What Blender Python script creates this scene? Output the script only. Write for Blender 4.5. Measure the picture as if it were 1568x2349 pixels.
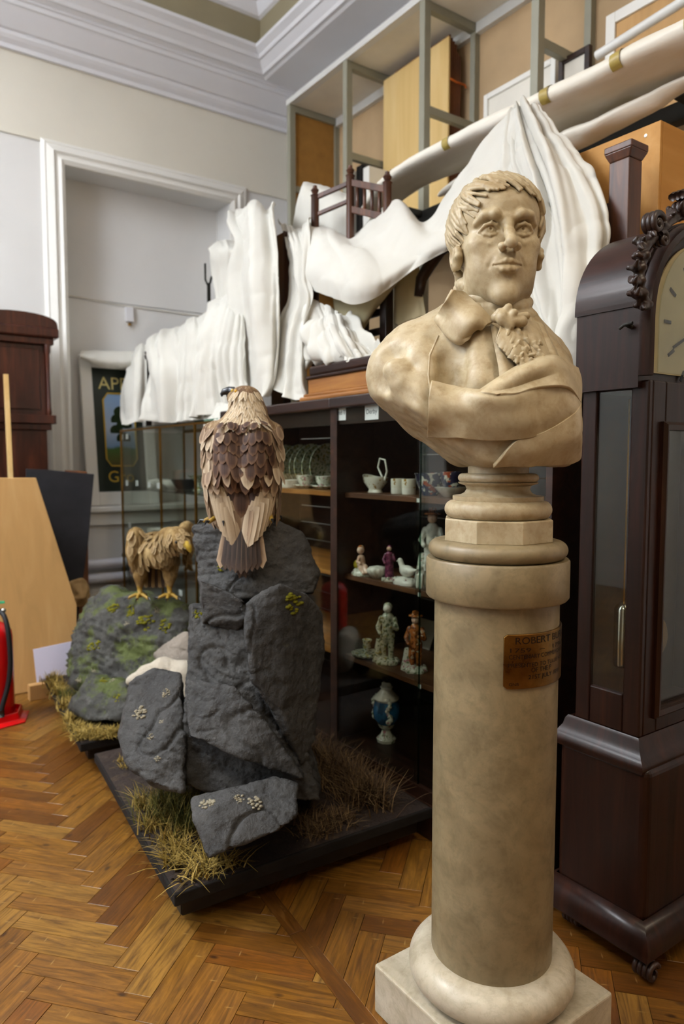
import bpy, bmesh, math, random
import numpy as np
from mathutils import Vector, Matrix
from mathutils.bvhtree import BVHTree

for _o in list(bpy.data.objects): bpy.data.objects.remove(_o)
scene = bpy.context.scene
COL = scene.collection
random.seed(7); np.random.seed(7)

# ------------------------------------------------------------------ camera
F, CX, CY, HOR, H = 1640.0, 784.0, 1174.5, 1055.0, 1.30      # pixels of the 1568x2349 frame, metres
PITCH = math.atan((CY-HOR)/F); YAW = math.radians(35.2)
FW = np.array([math.sin(YAW)*math.cos(PITCH), math.cos(YAW)*math.cos(PITCH), -math.sin(PITCH)])
RT = np.array([math.cos(YAW), -math.sin(YAW), 0.0])
UP = np.cross(RT, FW)
FH = np.array([math.sin(YAW), math.cos(YAW), 0.0])
CAM = np.array([0, 0, H])
cam = bpy.data.cameras.new('camera'); camo = bpy.data.objects.new('camera', cam); COL.objects.link(camo)
cam.sensor_fit = 'HORIZONTAL'; cam.sensor_width = 24.0; cam.lens = 24.0*F/1568.0
cam.clip_start = 0.02; cam.clip_end = 60
camo.matrix_world = Matrix(((RT[0], UP[0], -FW[0], 0), (RT[1], UP[1], -FW[1], 0), (RT[2], UP[2], -FW[2], H), (0, 0, 0, 1)))
cam.dof.use_dof = True; cam.dof.focus_distance = 1.62; cam.dof.aperture_fstop = 3.2
scene.camera = camo

# ------------------------------------------------------------------ light
wd = bpy.data.worlds.new('world'); scene.world = wd; wd.use_nodes = True
wd.node_tree.nodes['Background'].inputs[0].default_value = (0.9, 0.93, 1.0, 1)
wd.node_tree.nodes['Background'].inputs[1].default_value = 0.3
def area(name, loc, target, sx, sy, power, col):
    l = bpy.data.lights.new(name, 'AREA'); l.shape = 'RECTANGLE'; l.size = sx; l.size_y = sy
    l.energy = power; l.color = col
    o = bpy.data.objects.new(name, l); COL.objects.link(o); o.location = loc
    d = Vector(target)-Vector(loc); o.rotation_euler = d.to_track_quat('-Z', 'Y').to_euler()
    return o
# tube lamps, all outside the frame: (place), height, watts down, watts up, colour
LAMPS = [((-1.60, 3.40), 4.05, 88, 310, (0.93, 0.97, 1.0)), ((-0.05, 0.45), 2.62, 20, 14, (1.0, 0.87, 0.68)), ((1.55, -0.90), 4.05, 34, 14, (1.0, 0.82, 0.58))]
for (lx, ly), lz, p_, u_, c_ in LAMPS:
    area('tube_lamp_light', (lx, ly, lz-0.03), (lx, ly, 0), 0.25, 1.2, p_, c_)
    area('tube_lamp_uplight', (lx, ly, lz+0.09), (lx, ly, 9), 0.25, 1.2, u_, c_)
# cool fill light, set at an added unseen window high on the left wall
area('fill_window_light', (-3.10, 1.90, 3.15), (2.5, 2.6, 2.6), 1.5, 2.3, 88, (0.80, 0.90, 1.0))
scene.view_settings.view_transform = 'Standard'; scene.view_settings.look = 'None'
scene.view_settings.exposure = 0.02; scene.view_settings.gamma = 1.0
scene.view_settings.use_curve_mapping = False

# ------------------------------------------------------------------ pixel -> place
def ray(x, y): return FW + RT*(x-CX)/F - UP*(y-CY)/F
def pz(x, y, z=0.0):
    d = ray(x, y); return CAM + d*((z-H)/d[2])
def pX(x, y, X):
    d = ray(x, y); return CAM + d*(X/d[0])
def pY(x, y, Y):
    d = ray(x, y); return CAM + d*(Y/d[1])
def pF(x, y, fd):                       # horizontal forward distance fd from the camera
    d = ray(x, y); return CAM + d*(fd/float(d@FH))

# ------------------------------------------------------------------ objects
W = {}
def tag(o, label=None, cat=None, group=None, kind=None):
    if label: o['label'] = label
    if cat: o['category'] = cat
    if group: o['group'] = group
    if kind: o['kind'] = kind
    return o
def thing(name, label, cat, loc=(0, 0, 0), group=None, parent=None):
    o = bpy.data.objects.new(name, None); COL.objects.link(o); o.empty_display_size = 0.05
    o.location = loc; W[o] = Vector(loc)
    return tag(o, label, cat, group)
def make(name, verts, faces, m, parent=None, origin=None, smooth=False, attrs=None, autosmooth=None):
    org = W[parent] if parent is not None else Vector(origin if origin is not None else (0, 0, 0))
    v = np.asarray(verts, dtype=np.float64) - np.array(org)
    me = bpy.data.meshes.new(name); me.from_pydata(v.tolist() if len(v) < 200000 else v.tolist(), [], faces if isinstance(faces, list) else faces.tolist())
    if m is not None: me.materials.append(m)
    if smooth: me.polygons.foreach_set('use_smooth', [True]*len(me.polygons))
    if autosmooth: me.set_sharp_from_angle(angle=math.radians(autosmooth))
    if attrs:
        for k, a in attrs.items():
            a = np.asarray(a, dtype=np.float32)
            if a.ndim == 1:
                at = me.attributes.new(k, 'FLOAT', 'POINT'); at.data.foreach_set('value', a)
            else:
                at = me.attributes.new(k, 'FLOAT_VECTOR', 'POINT'); at.data.foreach_set('vector', a.ravel())
    me.update()
    o = bpy.data.objects.new(name, me); COL.objects.link(o)
    if parent is not None: o.parent = parent
    else: o.location = org
    W[o] = org.copy()
    return o
def bev(o, w=0.003, seg=2, angle=30):
    b = o.modifiers.new('bevel', 'BEVEL'); b.width = w; b.segments = seg; b.limit_method = 'ANGLE'; b.angle_limit = math.radians(angle)
    b.harden_normals = False
    return o
class MB:
    def __init__(s): s.v = []; s.f = []
    def add(s, v, f):
        n = len(s.v); s.v += [tuple(map(float, p)) for p in v]; s.f += [tuple(i+n for i in q) for q in f]; return s
    def box(s, a, b):
        (x0, y0, z0), (x1, y1, z1) = a, b
        return s.add([(x0, y0, z0), (x1, y0, z0), (x1, y1, z0), (x0, y1, z0), (x0, y0, z1), (x1, y0, z1), (x1, y1, z1), (x0, y1, z1)],
                     [(0, 3, 2, 1), (4, 5, 6, 7), (0, 1, 5, 4), (1, 2, 6, 5), (2, 3, 7, 6), (3, 0, 4, 7)])
    def hexa(s, p):                     # eight corners: bottom ring then top ring
        return s.add(p, [(0, 3, 2, 1), (4, 5, 6, 7), (0, 1, 5, 4), (1, 2, 6, 5), (2, 3, 7, 6), (3, 0, 4, 7)])
    def bar(s, a, b, w, h, upv=(0, 0, 1)):
        a = Vector(a); b = Vector(b); d = (b-a).normalized(); u = Vector(upv)
        if abs(d.dot(u)) > 0.98: u = Vector((1, 0, 0))
        r = d.cross(u).normalized()*w/2; t = r.cross(d).normalized()*h/2
        return s.hexa([a-r-t, a+r-t, a+r+t, a-r+t, b-r-t, b+r-t, b+r+t, b-r+t])
    def prism(s, poly, off):            # 3D polygon extruded by vector off
        n = len(poly); p = [Vector(q) for q in poly]; o = Vector(off)
        return s.add(p+[q+o for q in p], [tuple(range(n))[::-1], tuple(range(n, 2*n))]+[(i, (i+1) % n, n+(i+1) % n, n+i) for i in range(n)])
    def lathe(s, prof, c=(0, 0, 0), n=48, a0=0.0, cap=True, sx=1.0, sy=1.0):
        v = []; f = []; m = len(prof)
        for i in range(n):
            t = a0+2*math.pi*i/n
            for r, z in prof: v.append((c[0]+sx*r*math.cos(t), c[1]+sy*r*math.sin(t), c[2]+z))
        for i in range(n):
            j = (i+1) % n
            for k in range(m-1): f.append((i*m+k, j*m+k, j*m+k+1, i*m+k+1))
        if cap: f.append(tuple(i*m for i in range(n))[::-1]); f.append(tuple(i*m+m-1 for i in range(n)))
        return s.add(v, f)
    def tube(s, pts, rad, n=10, closed=False, cap=True, flat=1.0):
        P = [Vector(p) for p in pts]; m = len(P)
        R = rad if hasattr(rad, '__len__') else [rad]*m
        v = []; f = []; prev = None
        for i in range(m):
            if closed: d = P[(i+1) % m]-P[i-1]
            else: d = P[min(i+1, m-1)]-P[max(i-1, 0)]
            d = d.normalized() if d.length > 1e-9 else Vector((0, 0, 1))
            if prev is None:
                u = Vector((0, 0, 1)) if abs(d.z) < 0.9 else Vector((1, 0, 0))
            else: u = prev
            r = d.cross(u); r = r.normalized() if r.length > 1e-6 else Vector((1, 0, 0)); u = r.cross(d).normalized(); prev = u
            for k in range(n):
                t = 2*math.pi*k/n; v.append(P[i]+r*(R[i]*math.cos(t))+u*(R[i]*flat*math.sin(t)))
        for i in range(m if closed else m-1):
            j = (i+1) % m
            for k in range(n):
                l = (k+1) % n; f.append((i*n+k, i*n+l, j*n+l, j*n+k))
        if cap and not closed: f.append(tuple(range(n))); f.append(tuple(range((m-1)*n, m*n))[::-1])
        return s.add(v, f)
    def ball(s, c, r, n=12, m=8):
        r = r if hasattr(r, '__len__') else (r, r, r)
        prof = [(math.sin(math.pi*(k+0.001)/(m+0.002)), -math.cos(math.pi*(k+0.001)/(m+0.002))) for k in range(m+1)]
        v = []; f = []
        for i in range(n):
            t = 2*math.pi*i/n
            for a, z in prof: v.append((c[0]+r[0]*a*math.cos(t), c[1]+r[1]*a*math.sin(t), c[2]+r[2]*z))
        for i in range(n):
            j = (i+1) % n
            for k in range(m): f.append((i*(m+1)+k, j*(m+1)+k, j*(m+1)+k+1, i*(m+1)+k+1))
        return s.add(v, f)
    def sweep(s, path, prof, closed=False, upv=(0, 0, 1), outs=None):
        """profile (o, z) swept along a polyline; o is measured along the mitred outward side direction"""
        P = [Vector(p) for p in path]; m = len(P); n = len(prof); U = Vector(upv); v = []; f = []
        for i in range(m):
            a = P[i-1] if (i > 0 or closed) else None; b = P[(i+1) % m] if (i < m-1 or closed) else None
            d1 = (P[i]-a).normalized() if a is not None else None; d2 = (b-P[i]).normalized() if b is not None else None
            d1 = d1 or d2; d2 = d2 or d1
            n1 = d1.cross(U).normalized(); n2 = d2.cross(U).normalized(); mm = (n1+n2); mm = mm/(mm.dot(n1)) if mm.length > 1e-6 else n1
            for o, z in prof: v.append(P[i]+mm*o+U*z)
        for i in range(m if closed else m-1):
            j = (i+1) % m
            for k in range(n-1): f.append((i*n+k, j*n+k, j*n+k+1, i*n+k+1))
        if not closed: f.append(tuple(range(n))); f.append(tuple(range((m-1)*n, m*n))[::-1])
        return s.add(v, f)
    def xf(s, fn, start=0):
        for i in range(start, len(s.v)): s.v[i] = tuple(fn(s.v[i]))
        return s
    def build(s, name, m, parent=None, origin=None, smooth=False, autosmooth=None):
        o = make(name, s.v, s.f, m, parent, origin, smooth or bool(autosmooth), None, autosmooth)
        return o
def fixn(o):
    bm = bmesh.new(); bm.from_mesh(o.data); bmesh.ops.recalc_face_normals(bm, faces=bm.faces); bm.to_mesh(o.data); bm.free(); return o
def copy_tree(o, off, parent=None, label=None):
    c = o.copy(); COL.objects.link(c)
    if parent is None: c.location = Vector(o.location)+Vector(off)
    else: c.parent = parent
    W[c] = W[o]+Vector(off)
    for ch in list(o.children): copy_tree(ch, off, c)
    if label: c['label'] = label
    return c

# ------------------------------------------------------------------ numeric noise
def _hash(ix, iy, iz, seed):
    h = (ix*374761393 + iy*668265263 + iz*2147483647 + seed*974634777) & 0xffffffff
    h = ((h ^ (h >> 13))*1274126177) & 0xffffffff
    return ((h ^ (h >> 16)) & 0xffff)/65535.0*2-1
def vnoise(p, seed=0):
    p = np.asarray(p, dtype=np.float64); i = np.floor(p).astype(np.int64); f = p-i; f = f*f*f*(f*(f*6-15)+10)
    out = 0
    for dx in (0, 1):
        for dy in (0, 1):
            for dz in (0, 1):
                w = (f[:, 0] if dx else 1-f[:, 0])*(f[:, 1] if dy else 1-f[:, 1])*(f[:, 2] if dz else 1-f[:, 2])
                out = out + w*_hash(i[:, 0]+dx, i[:, 1]+dy, i[:, 2]+dz, seed)
    return out
def fbm(p, oct=4, seed=0, gain=0.5):
    p = np.asarray(p, dtype=np.float64); a = 1; s = 0; t = 0
    for o in range(oct): s = s + a*vnoise(p, seed+o*17); t += a; p = p*2.03+11.3; a *= gain
    return s/t

# ------------------------------------------------------------------ implicit surfaces
class SDF:
    def __init__(s, lo, hi, res):
        s.lo = np.array(lo, float); s.res = res; s.n = np.maximum(np.ceil((np.array(hi)-s.lo)/res).astype(int)+1, 4)
        s.ax = [(s.lo[k]+np.arange(s.n[k])*res).astype(np.float32) for k in range(3)]
        s.d = np.full(s.n, 9.0, np.float32)
    def blk(s, lo=None, hi=None):
        sl = []
        for k in range(3):
            a = 0 if lo is None else int(np.clip(math.floor((lo[k]-s.lo[k])/s.res), 0, s.n[k]-1))
            b = s.n[k] if hi is None else int(np.clip(math.ceil((hi[k]-s.lo[k])/s.res)+1, 1, s.n[k]))
            sl.append(slice(a, max(b, a+1)))
        sl = tuple(sl)
        return sl, s.ax[0][sl[0]][:, None, None], s.ax[1][sl[1]][None, :, None], s.ax[2][sl[2]][None, None, :]
    @staticmethod
    def smin(a, b, k):
        if k <= 0: return np.minimum(a, b)
        h = np.clip(0.5+0.5*(b-a)/k, 0, 1); return b+(a-b)*h-k*h*(1-h)
    def _app(s, sl, q, k, mode):
        if mode == 'u': s.d[sl] = SDF.smin(s.d[sl], q, k)
        elif mode == 's': s.d[sl] = -SDF.smin(-s.d[sl], q, k)
        else: s.d[sl] = -SDF.smin(-s.d[sl], -q, k)
    def ell(s, c, r, k=0.0, mode='u', M=None):
        r = np.array(r if hasattr(r, '__len__') else (r, r, r), float); mg = r.max()+2*k+3*s.res
        sl, X, Y, Z = s.blk(np.array(c)-mg, np.array(c)+mg) if mode != 'i' else s.blk()
        X = X-c[0]; Y = Y-c[1]; Z = Z-c[2]
        if M is not None:
            M = np.array(M); X, Y, Z = X*M[0, 0]+Y*M[0, 1]+Z*M[0, 2], X*M[1, 0]+Y*M[1, 1]+Z*M[1, 2], X*M[2, 0]+Y*M[2, 1]+Z*M[2, 2]
        k0 = np.sqrt((X/r[0])**2+(Y/r[1])**2+(Z/r[2])**2); k1 = np.sqrt((X/r[0]**2)**2+(Y/r[1]**2)**2+(Z/r[2]**2)**2)
        s._app(sl, (k0*(k0-1)/np.maximum(k1, 1e-6)).astype(np.float32), k, mode); return s
    def cap(s, a, b, ra, rb=None, k=0.0, mode='u'):
        rb = ra if rb is None else rb; a = np.array(a, float); b = np.array(b, float); mg = max(ra, rb)+2*k+3*s.res
        sl, X, Y, Z = s.blk(np.minimum(a, b)-mg, np.maximum(a, b)+mg); d = b-a; L = max(float(d@d), 1e-9)
        t = np.clip(((X-a[0])*d[0]+(Y-a[1])*d[1]+(Z-a[2])*d[2])/L, 0, 1)
        q = np.sqrt((X-a[0]-t*d[0])**2+(Y-a[1]-t*d[1])**2+(Z-a[2]-t*d[2])**2)-(ra+(rb-ra)*t)
        s._app(sl, q.astype(np.float32), k, mode); return s
    def chain(s, pts, rs, k=0.0, mode='u'):
        for i in range(len(pts)-1): s.cap(pts[i], pts[i+1], rs[i], rs[i+1], k, mode)
        return s
    def plane(s, p, n, k=0.0):          # keep the side the normal points away from
        n = np.array(n, float); n /= np.linalg.norm(n); sl, X, Y, Z = s.blk()
        s._app(sl, ((X-p[0])*n[0]+(Y-p[1])*n[1]+(Z-p[2])*n[2]).astype(np.float32), k, 'i'); return s
    def hull(s, pts, k=0.0, mode='u', rnd=0.0, smooth=0.004):
        bm = bmesh.new()
        for p in pts: bm.verts.new(p)
        bmesh.ops.convex_hull(bm, input=bm.verts); bm.normal_update()
        c = np.mean(np.array(pts), 0); pl = []
        for f in bm.faces:
            n = np.array(f.normal); o = np.array(f.verts[0].co)
            if n@(o-c) < 0: n = -n
            if not any(abs(n@q[0]) > 0.999 and n@q[0] > 0 and abs(n@o-q[1]) < 1e-3 for q in pl): pl.append((n, float(n@o)))
        bm.free(); P = np.array(pts); mg = 2*k+4*s.res+rnd
        sl, X, Y, Z = s.blk(P.min(0)-mg, P.max(0)+mg); q = None
        for n, o in pl:
            t = (X*n[0]+Y*n[1]+Z*n[2]-(o-rnd)).astype(np.float32)
            q = t if q is None else -SDF.smin(-q, -t, smooth)
        s._app(sl, q-rnd, k, mode); return s
    def mesh(s):
        d = s.d.copy()
        d[0] = d[-1] = 9; d[:, 0] = d[:, -1] = 9; d[:, :, 0] = d[:, :, -1] = 9
        ins = d < 0; nx, ny, nz = s.n
        cs = np.zeros((nx-1, ny-1, nz-1), np.int8)
        for a in (0, 1):
            for b in (0, 1):
                for c in (0, 1): cs += ins[a:nx-1+a, b:ny-1+b, c:nz-1+c]
        act = np.argwhere((cs > 0) & (cs < 8)); idx = np.full(cs.shape, -1, np.int64); idx[tuple(act.T)] = np.arange(len(act))
        acc = np.zeros((len(act), 3)); cnt = np.zeros(len(act))
        E = []
        for ax in range(3):
            o1, o2 = [k for k in range(3) if k != ax]
            for a in (0, 1):
                for b in (0, 1):
                    p = [0, 0, 0]; p[o1] = a; p[o2] = b; q = list(p); q[ax] = 1; E.append((p, q))
        for p, q in E:
            A = act+np.array(p); B = act+np.array(q); da = d[tuple(A.T)]; db = d[tuple(B.T)]; m = (da < 0) != (db < 0)
            t = np.clip(np.where(m, da/np.where(m, da-db, 1), 0), 0, 1); t = t[:, None]
            acc += np.where(m[:, None], np.array(p)+t*(np.array(q)-np.array(p)), 0); cnt += m
        V = (act+acc/cnt[:, None])*s.res+s.lo
        Fq = []
        for ax in range(3):
            o1, o2 = (ax+1) % 3, (ax+2) % 3
            sa = [slice(None)]*3; sb = [slice(None)]*3; sa[ax] = slice(0, s.n[ax]-1); sb[ax] = slice(1, s.n[ax])
            ia = ins[tuple(sa)]; ib = ins[tuple(sb)]; cr = np.argwhere(ia != ib); flip = ia[tuple(cr.T)]
            ok = (cr[:, o1] > 0) & (cr[:, o2] > 0) & (cr[:, o1] < s.n[o1]-1) & (cr[:, o2] < s.n[o2]-1); cr = cr[ok]; flip = flip[ok]
            def cell(u, v):
                c = cr.copy(); c[:, o1] -= u; c[:, o2] -= v; return idx[tuple(c.T)]
            q = np.stack([cell(1, 1), cell(0, 1), cell(0, 0), cell(1, 0)], 1); q[~flip] = q[~flip][:, ::-1]; Fq.append(q)
        Fq = np.concatenate(Fq); return V, Fq[(Fq >= 0).all(1)]
def vnormals(V, Fq):
    n = np.cross(V[Fq[:, 2]]-V[Fq[:, 0]], V[Fq[:, 3]]-V[Fq[:, 1]]); N = np.zeros_like(V)
    for k in range(4): np.add.at(N, Fq[:, k], n)
    return N/np.maximum(np.linalg.norm(N, axis=1), 1e-12)[:, None]

# ------------------------------------------------------------------ draped sheets from a net of control points
def crom(P, t):
    """Catmull-Rom along axis 0 of P at parameters t in [0, len-1]"""
    n = len(P); i = np.clip(np.floor(t).astype(int), 0, n-2); f = (t-i)
    sh = (-1,)+(1,)*(P.ndim-1); f = f.reshape(sh)
    g = lambda k: P[np.clip(k, 0, n-1)]
    p0, p1, p2, p3 = g(i-1), g(i), g(i+1), g(i+2)
    return 0.5*((2*p1)+(-p0+p2)*f+(2*p0-5*p1+4*p2-p3)*f*f+(-p0+3*p1-3*p2+p3)*f**3)
def net(ctrl, conv, nu, nv):
    P = np.array([[conv(*q) for q in row] for row in ctrl])
    A = crom(P, np.linspace(0, len(P)-1, nv)); A = crom(A.transpose(1, 0, 2), np.linspace(0, P.shape[1]-1, nu)).transpose(1, 0, 2)
    return A                                # nv x nu x 3
def gridfaces(nu, nv):
    i = np.arange(nv-1)[:, None]*nu+np.arange(nu-1)[None, :]
    return np.stack([i, i+1, i+1+nu, i+nu], -1).reshape(-1, 4)
def gridnormals(A):
    du = np.gradient(A, axis=1); dv = np.gradient(A, axis=0); N = np.cross(du, dv); return N/np.maximum(np.linalg.norm(N, axis=2), 1e-9)[:, :, None]
def sheet(name, ctrl, conv, nu, nv, m, parent=None, origin=None, folds=(0, 6), crumple=0.0, seed=1, thick=0.0025, ragged=0.0, endfold=0.0, fine=0.35, warp=0.25):
    A = net(ctrl, conv, nu, nv); N = gridnormals(A)
    u = np.linspace(0, 1, nu)[None, :]*np.ones((nv, 1)); v = np.linspace(0, 1, nv)[:, None]*np.ones((1, nu))
    amp, fr = folds
    flat = lambda q: q.reshape(nv, nu)
    if amp:
        w = u+warp*0.3*flat(fbm(np.stack([u.ravel()*1.7, v.ravel()*1.3, np.full(u.size, seed*3.1)], 1), 3, seed))
        s = flat(vnoise(np.stack([w.ravel()*fr, v.ravel()*0.55, np.full(u.size, seed*1.7)], 1), seed+5))
        s2 = flat(vnoise(np.stack([w.ravel()*fr*2.3, v.ravel()*0.9, np.full(u.size, seed*2.7)], 1), seed+9))
        s = np.tanh(2.4*s); s2 = np.tanh(2.0*s2); rid = 1-2*np.abs(s); A = A+N*((amp*(0.7*s+fine*rid*0.6+0.35*s2))*(0.35+0.65*v+endfold*v*v))[:, :, None]
    if crumple:
        L = A.reshape(-1, 3)*6.0; c = flat(1-2*np.abs(vnoise(L+seed, seed+31)))*0.6+flat(1-2*np.abs(vnoise(L*2.2+seed, seed+37)))*0.4
        A = A+N*(crumple*c)[:, :, None]
    if ragged: A[-1] += np.stack([np.zeros(nu), np.zeros(nu), ragged*vnoise(np.stack([np.arange(nu)*0.21, np.zeros(nu), np.full(nu, seed)], 1), seed)], 1)
    o = make(name, A.reshape(-1, 3), gridfaces(nu, nv), m, parent, origin if origin is not None else A.reshape(-1, 3)[np.argmin(A.reshape(-1, 3)[:, 2])], True)
    if thick:
        sm = o.modifiers.new('thickness', 'SOLIDIFY'); sm.thickness = thick; sm.offset = -1
    return o

# ------------------------------------------------------------------ procedural materials
def lin(c):
    if isinstance(c, str):
        c = [int(c[i:i+2], 16)/255 for i in (0, 2, 4)]
        c = [x/12.92 if x <= 0.04045 else ((x+0.055)/1.055)**2.4 for x in c]
    return (c[0], c[1], c[2], 1.0)
class NT:
    def __init__(s, name, rough=0.5, spec=0.5, metal=0.0):
        s.m = bpy.data.materials.new(name); s.m.use_nodes = True; s.t = s.m.node_tree; s.b = s.t.nodes['Principled BSDF']
        s.b.inputs['Roughness'].default_value = rough; s.b.inputs['Specular IOR Level'].default_value = spec; s.b.inputs['Metallic'].default_value = metal
        s.co = s.t.nodes.new('ShaderNodeTexCoord').outputs['Object']
    def n(s, kind, **kw):
        x = s.t.nodes.new(kind)
        for k, v in kw.items(): setattr(x, k, v)
        return x
    def l(s, a, b): s.t.links.new(a, b); return s
    def mapped(s, scale=(1, 1, 1), rot=(0, 0, 0), rnd=0.0, co=None):
        mp = s.n('ShaderNodeMapping'); mp.inputs['Scale'].default_value = scale; mp.inputs['Rotation'].default_value = rot
        s.l(co or s.co, mp.inputs['Vector'])
        if rnd:
            oi = s.n('ShaderNodeObjectInfo'); mu = s.n('ShaderNodeMath', operation='MULTIPLY'); mu.inputs[1].default_value = rnd
            s.l(oi.outputs['Random'], mu.inputs[0]); cb = s.n('ShaderNodeCombineXYZ')
            for k in range(3): s.l(mu.outputs[0], cb.inputs[k])
            s.l(cb.outputs[0], mp.inputs['Location'])
        return mp.outputs[0]
    def noise(s, scale=5, detail=4, rough=0.55, vec=None, dist=0.0):
        x = s.n('ShaderNodeTexNoise'); x.inputs['Scale'].default_value = scale; x.inputs['Detail'].default_value = detail
        x.inputs['Roughness'].default_value = rough; x.inputs['Distortion'].default_value = dist; s.l(vec or s.co, x.inputs['Vector']); return x.outputs['Fac']
    def voro(s, scale=5, vec=None, feature='F1', out='Distance'):
        x = s.n('ShaderNodeTexVoronoi', feature=feature); x.inputs['Scale'].default_value = scale; s.l(vec or s.co, x.inputs['Vector']); return x.outputs[out]
    def ramp(s, fac, stops, interp='LINEAR'):
        r = s.n('ShaderNodeValToRGB'); r.color_ramp.interpolation = interp; e = r.color_ramp.elements
        while len(e) < len(stops): e.new(0.5)
        for i, (p, c) in enumerate(stops):
            e[i].position = p; e[i].color = lin(c) if not isinstance(c, (int, float)) else (c, c, c, 1)
        s.l(fac, r.inputs[0]); return r.outputs[0]
    def mix(s, fac, a, b, mode='MIX'):
        x = s.n('ShaderNodeMix', data_type='RGBA', blend_type=mode)
        for sock, v in ((x.inputs[0], fac), (x.inputs[6], a), (x.inputs[7], b)):
            if isinstance(v, (int, float)): sock.default_value = v
            elif isinstance(v, (str, tuple)): sock.default_value = lin(v)
            else: s.l(v, sock)
        return x.outputs[2]
    def math(s, op, a, b=0.0):
        x = s.n('ShaderNodeMath', operation=op)
        for i, v in enumerate((a, b)):
            if isinstance(v, (int, float)): x.inputs[i].default_value = v
            else: s.l(v, x.inputs[i])
        return x.outputs[0]
    def rnd(s): return s.n('ShaderNodeObjectInfo').outputs['Random']
    def attr(s, name, out='Fac'): a = s.n('ShaderNodeAttribute'); a.attribute_name = name; return a.outputs[out]
    def col(s, c):
        if isinstance(c, (str, tuple)): s.b.inputs['Base Color'].default_value = lin(c)
        else: s.l(c, s.b.inputs['Base Color'])
        return s
    def rough(s, r): s.l(r, s.b.inputs['Roughness']); return s
    def bump(s, h, strength=0.3, dist=0.01):
        x = s.n('ShaderNodeBump'); x.inputs['Strength'].default_value = strength; x.inputs['Distance'].default_value = dist
        s.l(h, x.inputs['Height']); s.l(x.outputs[0], s.b.inputs['Normal']); return s
M = {}
def wood(name, dark, mid, light, axis='z', scale=1.0, rough=0.35, spec=0.5, rnd=0.0, bump=0.05, coat=0.0):
    t = NT(name, rough, spec); sc = {'x': (1.2, 14, 14), 'y': (14, 1.2, 14), 'z': (14, 14, 1.2)}[axis]
    v = t.mapped(tuple(q*scale for q in sc), rnd=rnd)
    g = t.noise(1.6, 6, 0.6, v, 1.2); big = t.noise(2.2*scale, 3, 0.5)
    c = t.ramp(g, [(0.28, dark), (0.5, mid), (0.72, light)]); c = t.mix(t.ramp(big, [(0.35, 0.0), (0.7, 0.55)]), c, dark)
    t.col(c).bump(g, bump, 0.01)
    if coat: t.b.inputs['Coat Weight'].default_value = coat; t.b.inputs['Coat Roughness'].default_value = 0.15
    M[name] = t.m; return t
def plain(name, c, rough=0.5, spec=0.5, metal=0.0, var=0.08, scale=6.0, bump=0.0):
    t = NT(name, rough, spec, metal); g = t.noise(scale, 5)
    cc = lin(c); dk = tuple(max(0, x*(1-var)) for x in cc[:3]); lt = tuple(min(1, x*(1+var)) for x in cc[:3])
    t.col(t.ramp(g, [(0.3, dk), (0.7, lt)]))
    if bump: t.bump(t.noise(scale*8, 4), bump, 0.004)
    M[name] = t.m; return t

# ================================================================== materials
plain('wall_paint', 'dfdedb', 0.7, 0.3, var=0.04, scale=1.5, bump=0.05)
plain('ceiling_paint', 'e2e2e6', 0.75, 0.3, var=0.03, scale=2)
plain('trim_paint', 'e6e4dd', 0.45, 0.45, var=0.04, scale=3)
plain('upper_wall_lit_paint', 'ddd8ca', 0.75, 0.3, var=0.05, scale=1.2)  # cream upper wall; its beige is partly lighting put into the colour
plain('pipe_paint', 'd2d3dc', 0.4, 0.5, var=0.03)
plain('joint_dirt', '241608', 0.9, 0.1)
plain('black_plastic', '0c0c0d', 0.45, 0.4, var=0.2)
plain('soot_board', '1c1917', 0.85, 0.2, var=0.3, scale=12, bump=0.3)
plain('dark_iron', '33332f', 0.5, 0.5, 0.6)
plain('brass', 'a9803a', 0.35, 0.5, 1.0, var=0.2)
plain('grey_steel', '8f8d7d', 0.5, 0.5, 0.1, var=0.06)
plain('white_card', 'cfcde0', 0.6, 0.3, var=0.02)
plain('white_label', 'e0dfe2', 0.6, 0.3, var=0.02)
plain('ink', '23252c', 0.7, 0.2)
plain('hardboard', '9a7138', 0.75, 0.2, var=0.12, scale=14)
plain('rack_panel', 'e3ded2', 0.7, 0.3, var=0.08, scale=4)
plain('rack_back', 'b59a76', 0.75, 0.25, var=0.1, scale=3)
plain('red_enamel', 'c40a0d', 0.22, 0.6, var=0.06)
plain('rubber', '121214', 0.55, 0.4, var=0.15)
plain('chrome', 'c8c6c0', 0.18, 0.5, 1.0, var=0.05)
plain('green_tag', '2f9a68', 0.5, 0.4, var=0.05)
plain('dark_felt', '2b2a2c', 0.9, 0.15, var=0.15, scale=9)
plain('brown_paper', 'a18359', 0.8, 0.2, var=0.15)
plain('lamp_metal', 'd8d8d4', 0.4, 0.5, var=0.02)
wood('mahogany', '150905', '24110a', '361a0e', 'z', 1.0, 0.36, 0.25, coat=0.06)
wood('mahogany_y', '150905', '24110a', '361a0e', 'y', 1.0, 0.38, 0.25, coat=0.06)
wood('dark_oak', '150b07', '2a1710', '3d2519', 'y', 1.0, 0.4)
wood('cabinet_wood', '170d08', '2d1a10', '40281a', 'y', 1.0, 0.4)
wood('shelf_wood', '3a2213', '5a3820', '75502e', 'y', 1.0, 0.45)
wood('box_wood', '6a3f17', '8f5c26', 'a97437', 'y', 0.8, 0.4)
wood('chair_wood', '2b1409', '4c2813', '6a3d20', 'z', 1.0, 0.4)
wood('plywood', 'a98350', 'b98f58', 'c59e68', 'z', 0.35, 0.55, 0.35, bump=0.02)
wood('pale_plywood', 'c9a869', 'd6b679', 'e0c48c', 'z', 0.3, 0.6, 0.3, bump=0.02)
wood('crate_ply', 'a87636', 'ba8743', 'c89756', 'x', 0.35, 0.6, 0.3, bump=0.02)
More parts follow.
